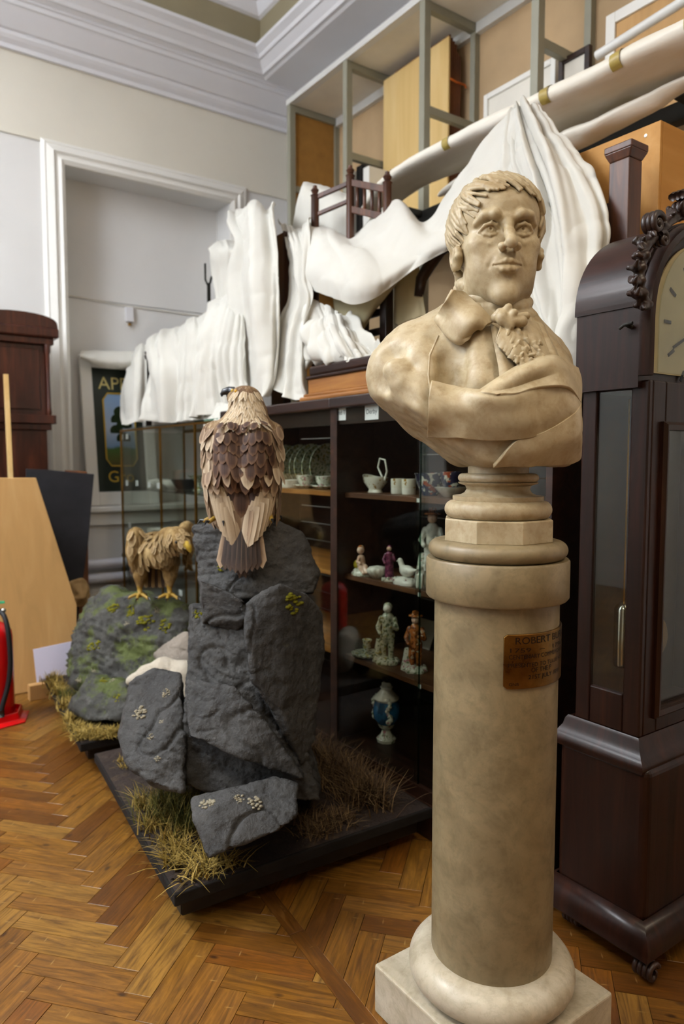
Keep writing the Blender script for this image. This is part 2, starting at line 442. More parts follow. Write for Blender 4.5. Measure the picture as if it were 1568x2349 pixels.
wood('brown_board', '4a260d', '6d3c16', '8a5222', 'z', 0.8, 0.5)
wood('pine', 'b08c53', 'c6a266', 'd3b47c', 'z', 0.5, 0.55)

def _floor():
    t = NT('parquet', 0.4, 0.45)
    gc = t.attr('gc', 'Vector'); rv = t.attr('rv')
    mp = t.n('ShaderNodeMapping'); mp.inputs['Scale'].default_value = (3.2, 34, 34); t.l(gc, mp.inputs['Vector'])
    cb = t.n('ShaderNodeCombineXYZ'); k = t.math('MULTIPLY', rv, 61.0); [t.l(k, cb.inputs[i]) for i in range(3)]; t.l(cb.outputs[0], mp.inputs['Location'])
    g = t.noise(1.7, 7, 0.62, mp.outputs[0], 1.5)
    mp2 = t.n('ShaderNodeMapping'); mp2.inputs['Scale'].default_value = (8, 16, 16); t.l(gc, mp2.inputs['Vector']); t.l(cb.outputs[0], mp2.inputs['Location'])
    kn = t.voro(1.0, mp2.outputs[0])
    base = t.ramp(rv, [(0.0, '653c0e'), (0.3, '7a5016'), (0.55, '895f20'), (0.8, '78450d'), (1.0, '957030')])
    c = t.mix(t.ramp(g, [(0.3, 0.85), (0.62, 0.0)]), base, '3a2009', 'MIX')
    c = t.mix(t.ramp(g, [(0.6, 0.0), (0.85, 0.5)]), c, '96703a')
    c = t.mix(t.ramp(kn, [(0.05, 0.85), (0.14, 0.0)]), c, '2a1509')
    wn = t.noise(7.0, 6, 0.7); c = t.mix(t.ramp(wn, [(0.5, 0.0), (0.75, 0.45)]), c, '4f300f')
    sc = t.noise(30.0, 3, 0.7, t.mapped((1, 0.25, 1), (0, 0, 0.6))); c = t.mix(t.ramp(sc, [(0.66, 0.0), (0.73, 0.55)]), c, 'b9985c')
    t.col(c); t.rough(t.ramp(wn, [(0.3, 0.30), (0.7, 0.52)])); t.bump(g, 0.12, 0.004)
    M['parquet'] = t.m
_floor()
def _marble(name, a, b, vein, stain, rough=0.46, sss=0.12):
    t = NT(name, rough, 0.45); n1 = t.noise(5.5, 6, 0.6, dist=1.4); n2 = t.noise(16, 5, 0.6, dist=0.6)
    c = t.ramp(n1, [(0.3, a), (0.68, b)])
    vn = t.noise(3.2, 8, 0.65, dist=2.6); c = t.mix(t.ramp(vn, [(0.46, 0.0), (0.5, 0.18), (0.54, 0.0)]), c, vein)
    c = t.mix(t.ramp(n2, [(0.48, 0.0), (0.75, 0.65)]), c, stain); n3 = t.noise(45, 5, 0.7); c = t.mix(t.ramp(n3, [(0.50, 0.0), (0.72, 0.45)]), c, stain)
    sp = t.voro(160); c = t.mix(t.ramp(sp, [(0.06, 0.4), (0.13, 0.0)]), c, stain)
    t.col(c); t.b.inputs['Subsurface Weight'].default_value = sss; t.b.inputs['Subsurface Radius'].default_value = (0.02, 0.012, 0.007); t.b.inputs['Subsurface Scale'].default_value = 0.35
    t.rough(t.ramp(n2, [(0.3, rough-0.08), (0.75, rough+0.14)])); t.bump(t.noise(60, 4), 0.04, 0.003)
    M[name] = t.m
_marble('bust_marble', '9d8e70', 'b9ab8d', '8d7850', '80683f')
_marble('column_marble', '75664a', '8b7c5e', '60563e', '5c5036', 0.42)
_marble('base_marble', 'aca28c', 'c6bda8', '7e7561', '8a7c60', 0.36)
def _plaque():
    t = NT('plaque_brass', 0.3, 0.5, 1.0); g = t.noise(14, 6, 0.65); h = t.noise(4, 3)
    t.col(t.mix(t.ramp(h, [(0.35, 0.0), (0.65, 0.7)]), t.ramp(g, [(0.3, '5a4220'), (0.7, 'ab8440')]), '5c3a1e'))
    t.rough(t.ramp(g, [(0.3, 0.25), (0.8, 0.5)])); t.bump(g, 0.08, 0.003); M['plaque_brass'] = t.m
_plaque()
def _cloth(name, a, b, trans=0.25):
    t = NT(name, 0.8, 0.15); g = t.noise(3.0, 4)
    t.col(t.ramp(g, [(0.3, a), (0.7, b)])); t.b.inputs['Sheen Weight'].default_value = 0.15
    wv = t.noise(900, 2); t.bump(t.math('ADD', wv, t.math('MULTIPLY', t.noise(26, 4, 0.6), 3.0)), 0.12, 0.002)
    out = t.t.nodes['Material Output']; tr = t.n('ShaderNodeBsdfTranslucent'); tr.inputs[0].default_value = lin('e6d6a4')
    mx = t.n('ShaderNodeMixShader'); mx.inputs[0].default_value = trans; t.l(t.b.outputs[0], mx.inputs[1]); t.l(tr.outputs[0], mx.inputs[2]); t.l(mx.outputs[0], out.inputs['Surface'])
    M[name] = t.m
_cloth('cotton_sheet', 'cfccc2', 'dad8cf', 0.12)
_cloth('old_sheet', 'c4b78e', 'd0c4a0', 0.15)
def _wrap():
    t = NT('wrapping', 0.42, 0.45); g = t.noise(4, 5, 0.6, t.mapped((1, 0.25, 1))); s2 = t.noise(2.3, 3)
    t.col(t.mix(t.ramp(s2, [(0.60, 0.0), (0.72, 0.7)]), t.ramp(g, [(0.3, 'e0d8c6'), (0.7, 'f3eee2')]), 'a9995a')); t.bump(t.noise(18, 5, 0.6, t.mapped((1, 0.3, 1))), 0.25, 0.01); M['wrapping'] = t.m
_wrap()
plain('tape', 'a48f4a', 0.35, 0.45, var=0.15)
def _rock(name, a, b, moss, mossamt, lich):
    t = NT(name, 0.72, 0.35); g = t.noise(4, 8, 0.65); f = t.noise(22, 6, 0.7)
    c = t.ramp(g, [(0.3, a), (0.7, b)]); c = t.mix(t.ramp(f, [(0.5, 0.0), (0.8, 0.35)]), c, lich)
    mn = t.noise(6.5, 5, 0.7); c = t.mix(t.ramp(mn, [(mossamt, 0.0), (mossamt+0.09, 0.8)]), c, moss)
    t.col(c); t.bump(t.math('ADD', t.math('ADD', f, t.math('MULTIPLY', g, 1.5)), t.math('MULTIPLY', t.noise(70, 4, 0.7), 0.35)), 0.75, 0.016); M[name] = t.m
_rock('slate_rock', '2b2b2b', '4b4a48', '3a3720', 0.69, '5c5b58')
_rock('mossy_rock', '2a2926', '4b4a45', '525c26', 0.49, '8a8a84')
_rock('pale_rock', '6f665c', '968b7e', '6a5c48', 0.62, 'aaa093')
_rock('white_rock', 'b5a994', 'd3c9b6', '8a7a5c', 0.66, 'e2dccd')
_rock('peat', '1d1512', '33261f', '4a3a28', 0.60, '5a4a3a')
plain('lichen', '8d8672', 0.9, 0.1, var=0.25, scale=60, bump=0.5)
plain('moss_patch', '6d6a1c', 0.9, 0.1, var=0.25, scale=60, bump=0.5)
def _grass(name, stops):
    t = NT(name, 0.7, 0.25); t.col(t.ramp(t.attr('rv'), stops)); M[name] = t.m
_grass('grass_green', [(0.0, '2c3010'), (0.4, '50521d'), (0.75, '6f662c'), (1.0, '8e7a3c')])
_grass('grass_straw', [(0.0, '5e4c1c'), (0.5, '8a7230'), (1.0, 'b49a54')])
_grass('grass_brown', [(0.0, '2f2014'), (0.5, '54402a'), (1.0, '7a6340')])
def _glass(name, tint, rough=0.0, mixf=0.1):
    t = NT(name, rough, 0.5); out = t.t.nodes['Material Output']
    gl = t.n('ShaderNodeBsdfGlossy'); gl.inputs['Roughness'].default_value = 0.01; tr = t.n('ShaderNodeBsdfTransparent'); tr.inputs[0].default_value = lin(tint)
    lw = t.n('ShaderNodeLayerWeight'); lw.inputs['Blend'].default_value = 0.5; mx = t.n('ShaderNodeMixShader')
    mu = t.math('ADD', t.math('MULTIPLY', t.math('POWER', lw.outputs['Facing'], 5.0), 0.96), 0.04)
    t.l(mu, mx.inputs[0]); t.l(tr.outputs[0], mx.inputs[1]); t.l(gl.outputs[0], mx.inputs[2]); t.l(mx.outputs[0], out.inputs['Surface']); M[name] = t.m
_glass('pane_glass', 'f3f6f2')
_glass('edge_glass', 'a9c4b8')
_glass('crystal', 'dfe4dc')
def _china(name, a, b, scale=40, thr=0.55, c3=None):
    t = NT(name, 0.12, 0.55); g = t.noise(scale, 3, 0.5); c = t.mix(t.ramp(g, [(thr, 0.0), (thr+0.06, 1.0)]), a, b)
    if c3: c = t.mix(t.ramp(t.noise(scale*0.7, 3, 0.5, t.mapped((1, 1, 1), (1, 2, 3))), [(0.58, 0.0), (0.63, 1.0)]), c, c3)
    t.col(c); M[name] = t.m
_china('white_china', 'dcdad0', 'c9c7bd')
_china('gilt_china', 'd6d2c4', '9a7430', 60, 0.58)
_china('imari_china', '1f2340', 'b9b4a8', 45, 0.55, '8f3f25')
_china('flower_china', 'cfd0c4', '6f7f62', 90, 0.55, 'a8707c')
_china('green_china', 'b9bdab', '5e6b4e', 90, 0.52, '9a8f50')
_china('brown_china', 'a8632e', '6a3818', 70, 0.5, 'c9b79a')
_china('purple_china', '5a2740', '7a3c58', 60, 0.5)
_china('blue_enamel', '1d5f8c', '134568', 20, 0.5)
_china('cobalt_enamel', '0c1026', '141a38', 20, 0.5)
_china('skin_china', 'd8b9a4', 'cfa890', 60, 0.5)
_china('yellow_china', 'c9b640', 'b4a12f', 60, 0.5)
def _emit(name, c, s):
    t = NT(name); t.b.inputs['Emission Color'].default_value = lin(c); t.b.inputs['Emission Strength'].default_value = s; M[name] = t.m
_emit('tube_glow', 'fff4e4', 6.0)
_emit('fill_glow_pane', 'd8e6ff', 1.5)  # glow for the panes of the added fill window
plain('recess_tan', '968c72', 0.75, 0.2, var=0.06, scale=3)  # tan tone of the coffer recess band
wood('walnut', '24100a', '401d12', '5a2d1b', 'z', 1.0, 0.32, 0.4, coat=0.15)

# ================================================================== the room
YB, XR, XL, YF = 5.30, 3.35, -3.20, -3.00
ZS, ZT = 4.25, 4.78                       # soffit, coffer top
def struct(o): o['kind'] = 'structure'; return o
# floor: sub-floor slab and herringbone blocks
BL, BW, ANG = 0.292, 0.073, math.radians(41.0)
floor = struct(MB().box((XL-0.2, YF-0.2, -0.12), (XR+0.2, YB+0.4, -0.006)).build('floor', M['joint_dirt']))
ca, sa = math.cos(ANG), math.sin(ANG)
BO = np.array([0.5755, 1.713])            # a block corner measured in the photograph
strip_a = np.array([0.97, 1.712]); sd = np.array([-0.0925, -0.9957]); sn = np.array([0.9957, -0.0925])   # dark border strip
SW = 0.045
def clip(poly, p, n):
    out = []
    for i in range(len(poly)):
        a, b = poly[i], poly[(i+1) % len(poly)]; da = (a-p)@n; db = (b-p)@n
        if da <= 0: out.append(a)
        if (da <= 0) != (db <= 0): out.append(a+(b-a)*(da/(da-db)))
    return out
def parea(p): return 0.5*abs(sum(p[i][0]*p[(i+1) % len(p)][1]-p[(i+1) % len(p)][0]*p[i][1] for i in range(len(p))))
def block_geo(poly, z, ch=0.0008, th=0.012):
    c = np.mean(poly, 0); n = len(poly); v = []
    for zz, k in ((-th, 0.0), (z-ch, 0.0), (z, 1.0)):
        for q in poly:
            d = c-q; L = np.linalg.norm(d); v.append((*(q+d/L*ch*1.4*k), zz))
    f = [tuple(range(2*n, 3*n))]
    for r in (0, 1): f += [(r*n+i, r*n+(i+1) % n, (r+1)*n+(i+1) % n, (r+1)*n+i) for i in range(n)]
    return v, f
blocks = []
g = 0.0006
for x in range(-130, 130):
    for y in range(-130, 130):
        t = (x-y) % 8
        if t == 0: q = [(x, y), (x+4, y), (x+4, y+1), (x, y+1)]; hor = True
        elif t == 7: q = [(x, y), (x+1, y), (x+1, y+4), (x, y+4)]; hor = False
        else: continue
        q = np.array(q, float)*BW; c = q.mean(0); q = q+np.sign(c-q)*g
        wq = np.stack([BO[0]+q[:, 0]*ca-q[:, 1]*sa, BO[1]+q[:, 0]*sa+q[:, 1]*ca], 1); wc = wq.mean(0)
        if not (XL < wc[0] < XR and YF < wc[1] < YB): continue
        s = (wc-strip_a)@sn
        if abs(s) < 0.4:
            pieces = [clip(list(wq), strip_a-sn*0.0006, sn), clip(list(wq), strip_a+sn*(SW+0.0006), -sn)]
            cut = True
            if all((p-strip_a)@sn < -0.0006 for p in wq) or all((p-strip_a)@sn > SW+0.0006 for p in wq): pieces = [list(wq)]; cut = False
        else: pieces = [list(wq)]; cut = False
        for p in pieces:
            if len(p) >= 3 and parea(p) > 2e-4: blocks.append((np.array(p), hor, cut))
for k in range(-14, 16):                   # the boards of the dark strip
    a0 = strip_a+sd*(k*0.55+0.1); p = np.array([a0, a0+sd*0.549, a0+sd*0.549+sn*SW, a0+sn*SW])
    if XL < p.mean(0)[0] < XR and YF < p.mean(0)[1] < YB: blocks.append((p, None, True))
def seen(p):
    c = np.array([*p.mean(0), 0])-CAM; z = c@FW
    if z < 0.3: return 0
    px, py = CX+F*(c@RT)/z, CY-F*(c@UP)/z
    hid = (px > 700 and py < 1840) or px > 1420 and py < 2150
    on_base = 0.85 < p.mean(0)[0] < 1.6 and 1.85 < p.mean(0)[1] < 4.0
    return parea(p)/z**3 if (-60 < px < 1630 and py < 2420 and not hid and not on_base) else 0
order = sorted(range(len(blocks)), key=lambda i: -seen(blocks[i][0]))
near = [i for i in order[:295] if seen(blocks[i][0]) > 0]; nearset = set(near)
rs = np.random.RandomState(3); variants = {}
def local_block(poly, hor):
    c = poly.mean(0); d = poly-c; a = ANG if hor else ANG+math.pi/2
    if hor is None: a = math.atan2(sd[1], sd[0])
    cc, ss = math.cos(-a), math.sin(-a); return np.stack([d[:, 0]*cc-d[:, 1]*ss, d[:, 0]*ss+d[:, 1]*cc], 1), c, a
sv = []; sf = []; srv = []; sgc = []
for i, (p, hor, cut) in enumerate(blocks):
    q, c, a = local_block(p, hor); rvv = rs.rand()
    if hor is None: rvv = 0.04*rs.rand()
    if i in nearset:
        key = None if cut else int(rs.randint(14))
        if key is None or key not in variants:
            z = -0.0005+0.0005*rs.rand(); v, f = block_geo(q, z)
            me = bpy.data.meshes.new('block'); me.from_pydata(v, [], f); me.materials.append(M['parquet'])
            at = me.attributes.new('rv', 'FLOAT', 'POINT'); at.data.foreach_set('value', [rvv]*len(v))
            at = me.attributes.new('gc', 'FLOAT_VECTOR', 'POINT'); at.data.foreach_set('vector', np.array(v, np.float32).ravel())
            if key is not None: variants[key] = me
        else: me = variants[key]
        o = bpy.data.objects.new('block' if hor is not None else 'border_board', me); COL.objects.link(o); o.parent = floor
        o.location = (c[0], c[1], 0); o.rotation_euler = (0, 0, a)
    else:
        v, f = block_geo(q, -0.0003); v = np.array(v); n = len(sv)
        cc, ss = math.cos(a), math.sin(a)
        sv += [(c[0]+x*cc-y*ss, c[1]+x*ss+y*cc, z) for x, y, z in v]; sf += [tuple(k+n for k in ff) for ff in f]; srv += [rvv]*len(v); sgc += v.tolist()
o = make('far_blocks', sv, sf, M['parquet'], floor, attrs={'rv': srv, 'gc': sgc}); o['kind'] = 'stuff'

# back wall with the boarded window recess
WX0, WX1, WZ0, WZ1, WD = 1.375, 2.64, 0.955, 3.335, 0.23
wb = MB()
wb.box((XL-0.15, YB, 0), (WX0, YB+0.4, 3.475)).box((WX1, YB, 0), (XR+0.15, YB+0.4, 3.475)).box((WX0, YB, 0), (WX1, YB+0.4, WZ0)).box((WX0, YB, WZ1), (WX1, YB+0.4, 3.475))
wall_back = struct(wb.build('wall_back', M['wall_paint']))
MB().box((XL, YB-0.004, 3.475), (XR, YB+0.4, 4.9)).build('frieze', M['upper_wall_lit_paint'], wall_back)
rail = MB().box((XL, YB-0.012, 3.466), (WX0-0.15, YB+0.001, 3.476)).box((WX1+0.16, YB-0.012, 3.466), (XR, YB+0.001, 3.476)).build('picture_rail', M['upper_wall_lit_paint'], wall_back)
win = struct(thing('window_1', None, None, (2.0, YB+WD, WZ0)))
MB().box((WX0, YB+WD, WZ0), (WX1, YB+WD+0.03, 2.49)).build('lower_shutter', M['wall_paint'], win)
MB().box((WX0, YB+WD-0.004, 2.496), (WX1, YB+WD+0.03, WZ1)).build('upper_shutter', M['wall_paint'], win)
MB().box((WX0, YB+WD-0.06, WZ0), (WX0+0.055, YB+WD, WZ1)).build('shutter_batten', M['wall_paint'], win)
MB().tube([(WX0+0.06, YB+WD-0.008, 2.505), (1.8, YB+WD-0.012, 2.48), (2.2, YB+WD-0.008, 2.475), (WX1, YB+WD-0.008, 2.47)], 0.004, 6).build('cable', M['upper_wall_lit_paint'], win)
sb = MB().box((1.86, YB+WD-0.03, 2.36), (1.92, YB+WD, 2.47)).build('wall_switch', M['white_label'], win); bev(sb, 0.005)
MB().lathe([(0.012, 0), (0.014, 0.012), (0.008, 0.02)], (1.89, YB+WD-0.02, 2.33), 12).build('switch_knob', M['brass'], win)
arch = [(0, 0), (0, 0.035), (0.025, 0.05), (0.045, 0.035), (0.06, 0.035), (0.075, 0.05), (0.1, 0.038), (0.12, 0.028), (0.13, 0.03), (0.15, 0.012), (0.15, 0)]
tr = MB().sweep([(WX0, YB, WZ0), (WX0, YB, WZ1), (WX1, YB, WZ1), (WX1, YB, WZ0)], [(-o_, z_) for o_, z_ in arch], upv=(0, -1, 0))
struct(fixn(tr.build('trim_1', M['trim_paint'])))
sl = MB().box((WX0-0.17, YB-0.07, WZ0-0.035), (WX1+0.17, YB+WD, WZ0+0.005)).build('sill', M['trim_paint'], win); bev(sl, 0.008)
MB().box((WX0-0.14, YB-0.03, WZ0-0.13), (WX1+0.14, YB+0.001, WZ0-0.035)).build('sill_apron', M['trim_paint'], win)
bb = MB().box((XL, YB-0.03, 0), (XR, YB+0.001, 0.30)).box((XL, YB-0.02, 0.30), (XR, YB+0.001, 0.33)); struct(bb.build('baseboard_back', M['trim_paint']))
for z in (0.545, 0.44):
    o = MB().tube([(XL+0.1, YB-0.07, z), (XR-0.1, YB-0.07, z)], 0.036, 18).build('heating_pipe', M['pipe_paint'], None, (0.1, YB-0.07, z), autosmooth=50)
    tag(o, 'upper grey painted heating pipe along the wall under the window' if z > 0.5 else 'lower grey painted heating pipe along the wall above the skirting', 'pipe', 'heating pipes')
o = MB().box((1.72, YB-0.033, 0.39), (1.745, YB, 0.60)).tube([(1.7325, YB-0.115, 0.38), (1.7325, YB-0.115, 0.62)], 0.012, 8).build('pipe_bracket', M['dark_iron'], None, (1.73, YB-0.05, 0.49))
tag(o, 'small dark iron bracket clamping the two grey pipes', 'bracket')
# other walls
struct(MB().box((XR, YF-0.2, 0), (XR+0.2, YB+0.4, 4.9)).build('wall_right', M['wall_paint']))
wl = struct(MB().box((XL-0.2, YF-0.2, 0), (XL, YB+0.4, 4.9)).build('wall_left', M['wall_paint']))
struct(MB().box((XL-0.2, YF-0.2, 0), (XR+0.2, YF, 4.9)).build('wall_front', M['rack_back']))
dr = struct(thing('door_1', None, None, (XL, 1.7, 0)))
bev(MB().box((XL, 1.25, 0), (XL+0.045, 2.15, 2.1)).build('door_leaf', M['trim_paint'], dr), 0.01)
fixn(MB().sweep([(XL, 1.22, 0), (XL, 1.22, 2.13), (XL, 2.18, 2.13), (XL, 2.18, 0)], [(-o_, z_) for o_, z_ in arch], upv=(1, 0, 0)).build('door_frame', M['trim_paint'], dr))
w2 = struct(thing('fill_window', None, None, (XL, 1.9, 2.35)))  # unseen window added on the left wall to carry the fill light
fixn(MB().sweep([(XL, 0.70, 2.35), (XL, 0.70, 3.95), (XL, 3.10, 3.95), (XL, 3.10, 2.35)], [(-o_, z_) for o_, z_ in arch], closed=True, upv=(1, 0, 0)).build('window_frame', M['trim_paint'], w2))
for y in (0.70, 1.50, 2.30): MB().box((XL-0.005, y+0.02, 2.37), (XL+0.004, y+0.78, 3.93)).build('pane', M['fill_glow_pane'], w2)
for y in (1.50, 2.30): MB().box((XL, y-0.02, 2.35), (XL+0.03, y+0.02, 3.95)).build('mullion', M['trim_paint'], w2)
# coffered ceiling
CX0, CX1, CY0, CY1 = -2.6, 2.855, -2.4, 5.09
ce = MB().box((XL-0.2, YF-0.2, ZT), (XR+0.2, YB+0.4, ZT+0.1))
ce.box((XL, CY1, ZS), (XR, YB+0.1, ZT)).box((XL, YF, ZS), (XR, CY0, ZT)).box((XL, CY0, ZS), (CX0, CY1, ZT)).box((CX1, CY0, ZS), (XR, CY1, ZT))
ceiling = struct(ce.build('ceiling', M['ceiling_paint']))
cof = [(0, 0), (0.02, 0.012), (0.045, 0.012), (0.055, 0.035), (0.10, 0.075), (0.115, 0.075), (0.125, 0.10), (0.165, 0.125), (0.165, 0.15), (0.085, 0.155), (0.085, 0.38), (0.11, 0.39), (0.15, 0.46), (0.19, 0.47), (0.19, 0.55), (0, 0.55)]
fixn(MB().sweep([(CX0, CY0, ZS), (CX1, CY0, ZS), (CX1, CY1, ZS), (CX0, CY1, ZS)], [(-o_, z_) for o_, z_ in cof], closed=True).build('coffer_moulding', M['ceiling_paint'], ceiling))
fixn(MB().sweep([(CX0, CY0, ZS), (CX1, CY0, ZS), (CX1, CY1, ZS), (CX0, CY1, ZS)], [(-0.087, 0.157), (-0.087, 0.378), (-0.084, 0.378), (-0.084, 0.157)], closed=True).build('coffer_recess_band', M['recess_tan'], ceiling))  # darker tan band laid over the recess face of the coffer
cor = [(0, -0.25), (0.028, -0.25), (0.03, -0.222), (0.055, -0.2), (0.07, -0.18), (0.072, -0.155), (0.09, -0.15), (0.13, -0.10), (0.17, -0.05), (0.185, -0.045), (0.19, -0.02), (0.205, -0.015), (0.205, 0.01), (0, 0.01)]
struct(fixn(MB().sweep([(XL, YF, ZS), (XR, YF, ZS), (XR, YB, ZS), (XL, YB, ZS)], [(-o_, z_) for o_, z_ in cor], closed=True).build('trim_2', M['ceiling_paint'])))
# hanging tube lamps (outside the frame, they light the room)
for i, ((lx, ly), LZ, p_, u_, c_) in enumerate(LAMPS):
    t = thing('ceiling_lamp', ['white hanging tube lamp nearest the window wall', 'white low hanging tube lamp above the marble bust', 'white hanging tube lamp above the tall brown clock'][i], 'lamp', (lx, ly, LZ), 'hanging tube lamps')
    MB().box((lx-0.1, ly-0.62, LZ+0.015), (lx+0.1, ly+0.62, LZ+0.07)).build('housing', M['lamp_metal'], t)
    MB().tube([(lx, ly-0.6, LZ), (lx, ly+0.6, LZ)], 0.013, 10).build('tube', M['tube_glow'], t)
    for s in (-0.5, 0.5): MB().tube([(lx, ly+s, LZ+0.07), (lx, ly+s, ZT)], 0.006, 6).build('rod', M['lamp_metal'], t)

# ================================================================== marble column
D0 = 1.555; LAT = 0.339
AX = FH*D0 + RT*LAT
def zc(py): return float(pF(1136, py, D0)[2])
def rc(x0, x1, py):
    a = pF(x0, py, D0); b = pF(x1, py, D0); r = float((b-a)@RT)/2; return r*(1-0.5*(r/D0)**2)
def BP(px, py, w):                        # pixel + distance towards the viewer -> (u, w, z) of the column's own frame
    p = pF(px, py, D0-w); return np.array([float((p-AX)@RT), w, float(p[2])])
def BW2(q):                               # own frame -> world
    q = np.asarray(q, float); return AX[None, :]*np.array([1, 1, 0])+q[..., 0:1]*RT-q[..., 1:2]*FH+q[..., 2:3]*np.array([0, 0, 1.0])
cx_, cy_ = float(AX[0]), float(AX[1])
column = thing('marble_column', 'grey marble column on a square plinth with a curved brass plaque', 'column', (cx_, cy_, 0))
PZ = 0.118
hp = 0.189
o = MB().box((cx_-hp, cy_-hp, 0), (cx_+hp, cy_+hp, PZ)).build('plinth', M['base_marble'], column); bev(o, 0.006, 3)
rt_ = rc(945, 1320, 2200); rs_b = rc(998, 1270, 2100); rs_t = rc(996, 1277, 1370)
ZB = float(pF(1134, 2265, D0-rs_b)[2])     # foot of the shaft
prof = [(0.0, PZ)]
for k in range(13):
    a = -math.pi/2+math.pi*k/12*0.86; prof.append((rt_-0.048+0.048*math.cos(a), PZ+(ZB-PZ)*0.5*(1+math.sin(a))*1.02))
prof += [(rs_b+0.012, ZB+0.001), (rs_b+0.004, ZB), (0.0, ZB)]
MB().lathe(prof, (cx_, cy_, 0), 96, cap=False).build('base_torus', M['base_marble'], column, autosmooth=40)
zt0, zt1 = zc(1366), zc(1277)
MB().lathe([(rs_b, ZB-0.002), (rs_b+0.0005, ZB+0.3), (rs_t, zt0+0.01)], (cx_, cy_, 0), 96).build('shaft', M['column_marble'], column, autosmooth=40)
rcol = rc(976, 1299, 1310)
prof = [(0.0, zt0), (rcol-0.004, zt0), (rcol, zt0+0.005), (rcol, zt1-0.004), (rcol-0.003, zt1), (0.0, zt1)]
MB().lathe(prof, (cx_, cy_, 0), 96, cap=False).build('collar', M['column_marble'], column, autosmooth=40)
r2 = rc(982, 1296, 1258); zt2 = zc(1237); hh = (zt2-zt1)/2
prof = [(0.0, zt1)]+[(r2-hh*1.05+hh*1.05*math.cos(a), zt1+hh+hh*math.sin(a)) for a in np.linspace(-math.pi/2, math.pi/2, 15)]+[(0.0, zt2)]
MB().lathe(prof, (cx_, cy_, 0), 96, cap=False).build('cushion_torus', M['column_marble'], column, autosmooth=40)
# plaque
RP = rs_t+0.0035
def cyl(ang, z, r):                       # angle from the viewing direction, towards the right
    u = r*math.sin(ang); w = r*math.cos(ang); p = BW2(np.array([[u, w, z]]))[0]; return p
def plaque_z(px, py):
    u = float((pF(px, py, D0)-AX)@RT); 
    for _ in range(4):
        w = math.sqrt(max(RP**2-u*u, 0)); u = float((pF(px, py, D0-w)-AX)@RT)
    return math.asin(min(1, u/RP)), float(pF(px, py, D0-w)[2])
a0_, ztop_ = plaque_z(1155, 1456); _, zbot_ = plaque_z(1155, 1581); a1_ = math.radians(103)
pv = []; pf = []; na = 36
for i in range(na+1):
    a = a0_+(a1_-a0_)*i/na
    rr = 0.006 if i in (0, na) else 0.0
    for r, z in ((rs_t-0.001, zbot_+rr), (RP+0.0015, zbot_+rr), (RP+0.0015, ztop_-rr), (rs_t-0.001, ztop_-rr)): pv.append(cyl(a, z, r))
for i in range(na): pf += [(i*4+k, (i+1)*4+k, (i+1)*4+(k+1) % 4, i*4+(k+1) % 4) for k in range(4)]
pf += [(0, 1, 2, 3), (na*4+3, na*4+2, na*4+1, na*4)]
plq = fixn(make('plaque', pv, pf, M['plaque_brass'], column, smooth=True, autosmooth=40)); bev(plq, 0.001, 2)
tag(plq, 'curved brass plaque with engraved lettering')
plain('engraved', '1c0f08', 0.5, 0.3, 0.3)
def text_mesh(body, size, align='LEFT', extr=0.0, sx=1.0):
    cu = bpy.data.curves.new('lettering', 'FONT'); cu.body = body; cu.size = size; cu.align_x = align; cu.resolution_u = 3
    ob = bpy.data.objects.new('lettering', cu); COL.objects.link(ob); dg = bpy.context.evaluated_depsgraph_get(); dg.update()
    me = bpy.data.meshes.new_from_object(ob.evaluated_get(dg)); bpy.data.objects.remove(ob)
    v = np.array([p.co for p in me.vertices]); f = [tuple(q.vertices) for q in me.polygons]; bpy.data.meshes.remove(me); v[:, 0] *= sx
    return v, f
for body, px, py, size, width in [('ROBERT BURNS', 1181, 1478, 0.0205, 0.165), ('1759   ~   1796', 1169, 1497, 0.0125, 0.15), ('CENTENARY COMMEMORATION', 1166, 1512, 0.0125, 0.178), ('PRESENTED TO TULLIE HOUSE', 1164, 1531, 0.0118, 0.175), ('OF THE P', 1217, 1542, 0.0135, 0.055), ('21ST JULY 1898', 1210, 1558, 0.0125, 0.098), ('GNB', 1166, 1573, 0.0085, 0.02)]:
    v, f = text_mesh(body, size); a, z = plaque_z(px, py); v[:, 0] *= width/max(v[:, 0].max()-v[:, 0].min(), 1e-6); v[:, 0] -= v[:, 0].min()
    q = np.array([cyl(a+x/RP, z+y, RP+0.0021) for x, y, _ in v]); make('inscription', q, f, M['engraved'], plq)

# ================================================================== bust
zb0 = zt2
bust = thing('marble_bust', 'cream marble bust of a man in a collared coat and wrapped plaid', 'sculpture', (cx_, cy_, zb0))
# socle: octagon, mouldings
zo1 = zc(1187); ro = rc(1013, 1263, 1210)
oc = [(ro*1.02, zb0), (ro*1.02, zo1-0.002), (ro*1.005, zo1)]
o = MB().lathe(oc, (cx_, cy_, 0), 8, a0=-YAW+math.radians(-90+13)).build('socle_block', M['bust_marble'], bust); bev(o, 0.002)
P = [(0.0, zo1)]
zA, zB_ = zc(1188), zc(1147); rA = rc(1015, 1257, 1166); h2 = (zB_-zA)/2
P += [(rA-h2+h2*math.cos(a), zA+h2+h2*math.sin(a)) for a in np.linspace(-math.pi/2, math.pi/2*0.95, 12)]
P += [(rc(1035, 1240, 1145), zc(1146)), (rc(1035, 1240, 1140), zc(1137)), (rc(1050, 1222, 1135), zc(1135)), (rc(1060, 1212, 1130), zc(1130)), (rc(1066, 1208, 1122), zc(1122)), (rc(1063, 1211, 1114), zc(1114)), (rc(1047, 1225, 1110), zc(1109)),
      (rc(1045, 1226, 1107), zc(1106))]
zA, zB_ = zc(1106), zc(1086); h2 = (zB_-zA)/2; rA = rc(1045, 1227, 1096)
P += [(rA-h2+h2*math.cos(a), zA+h2+h2*math.sin(a)) for a in np.linspace(-math.pi/2*0.9, math.pi/2, 10)]
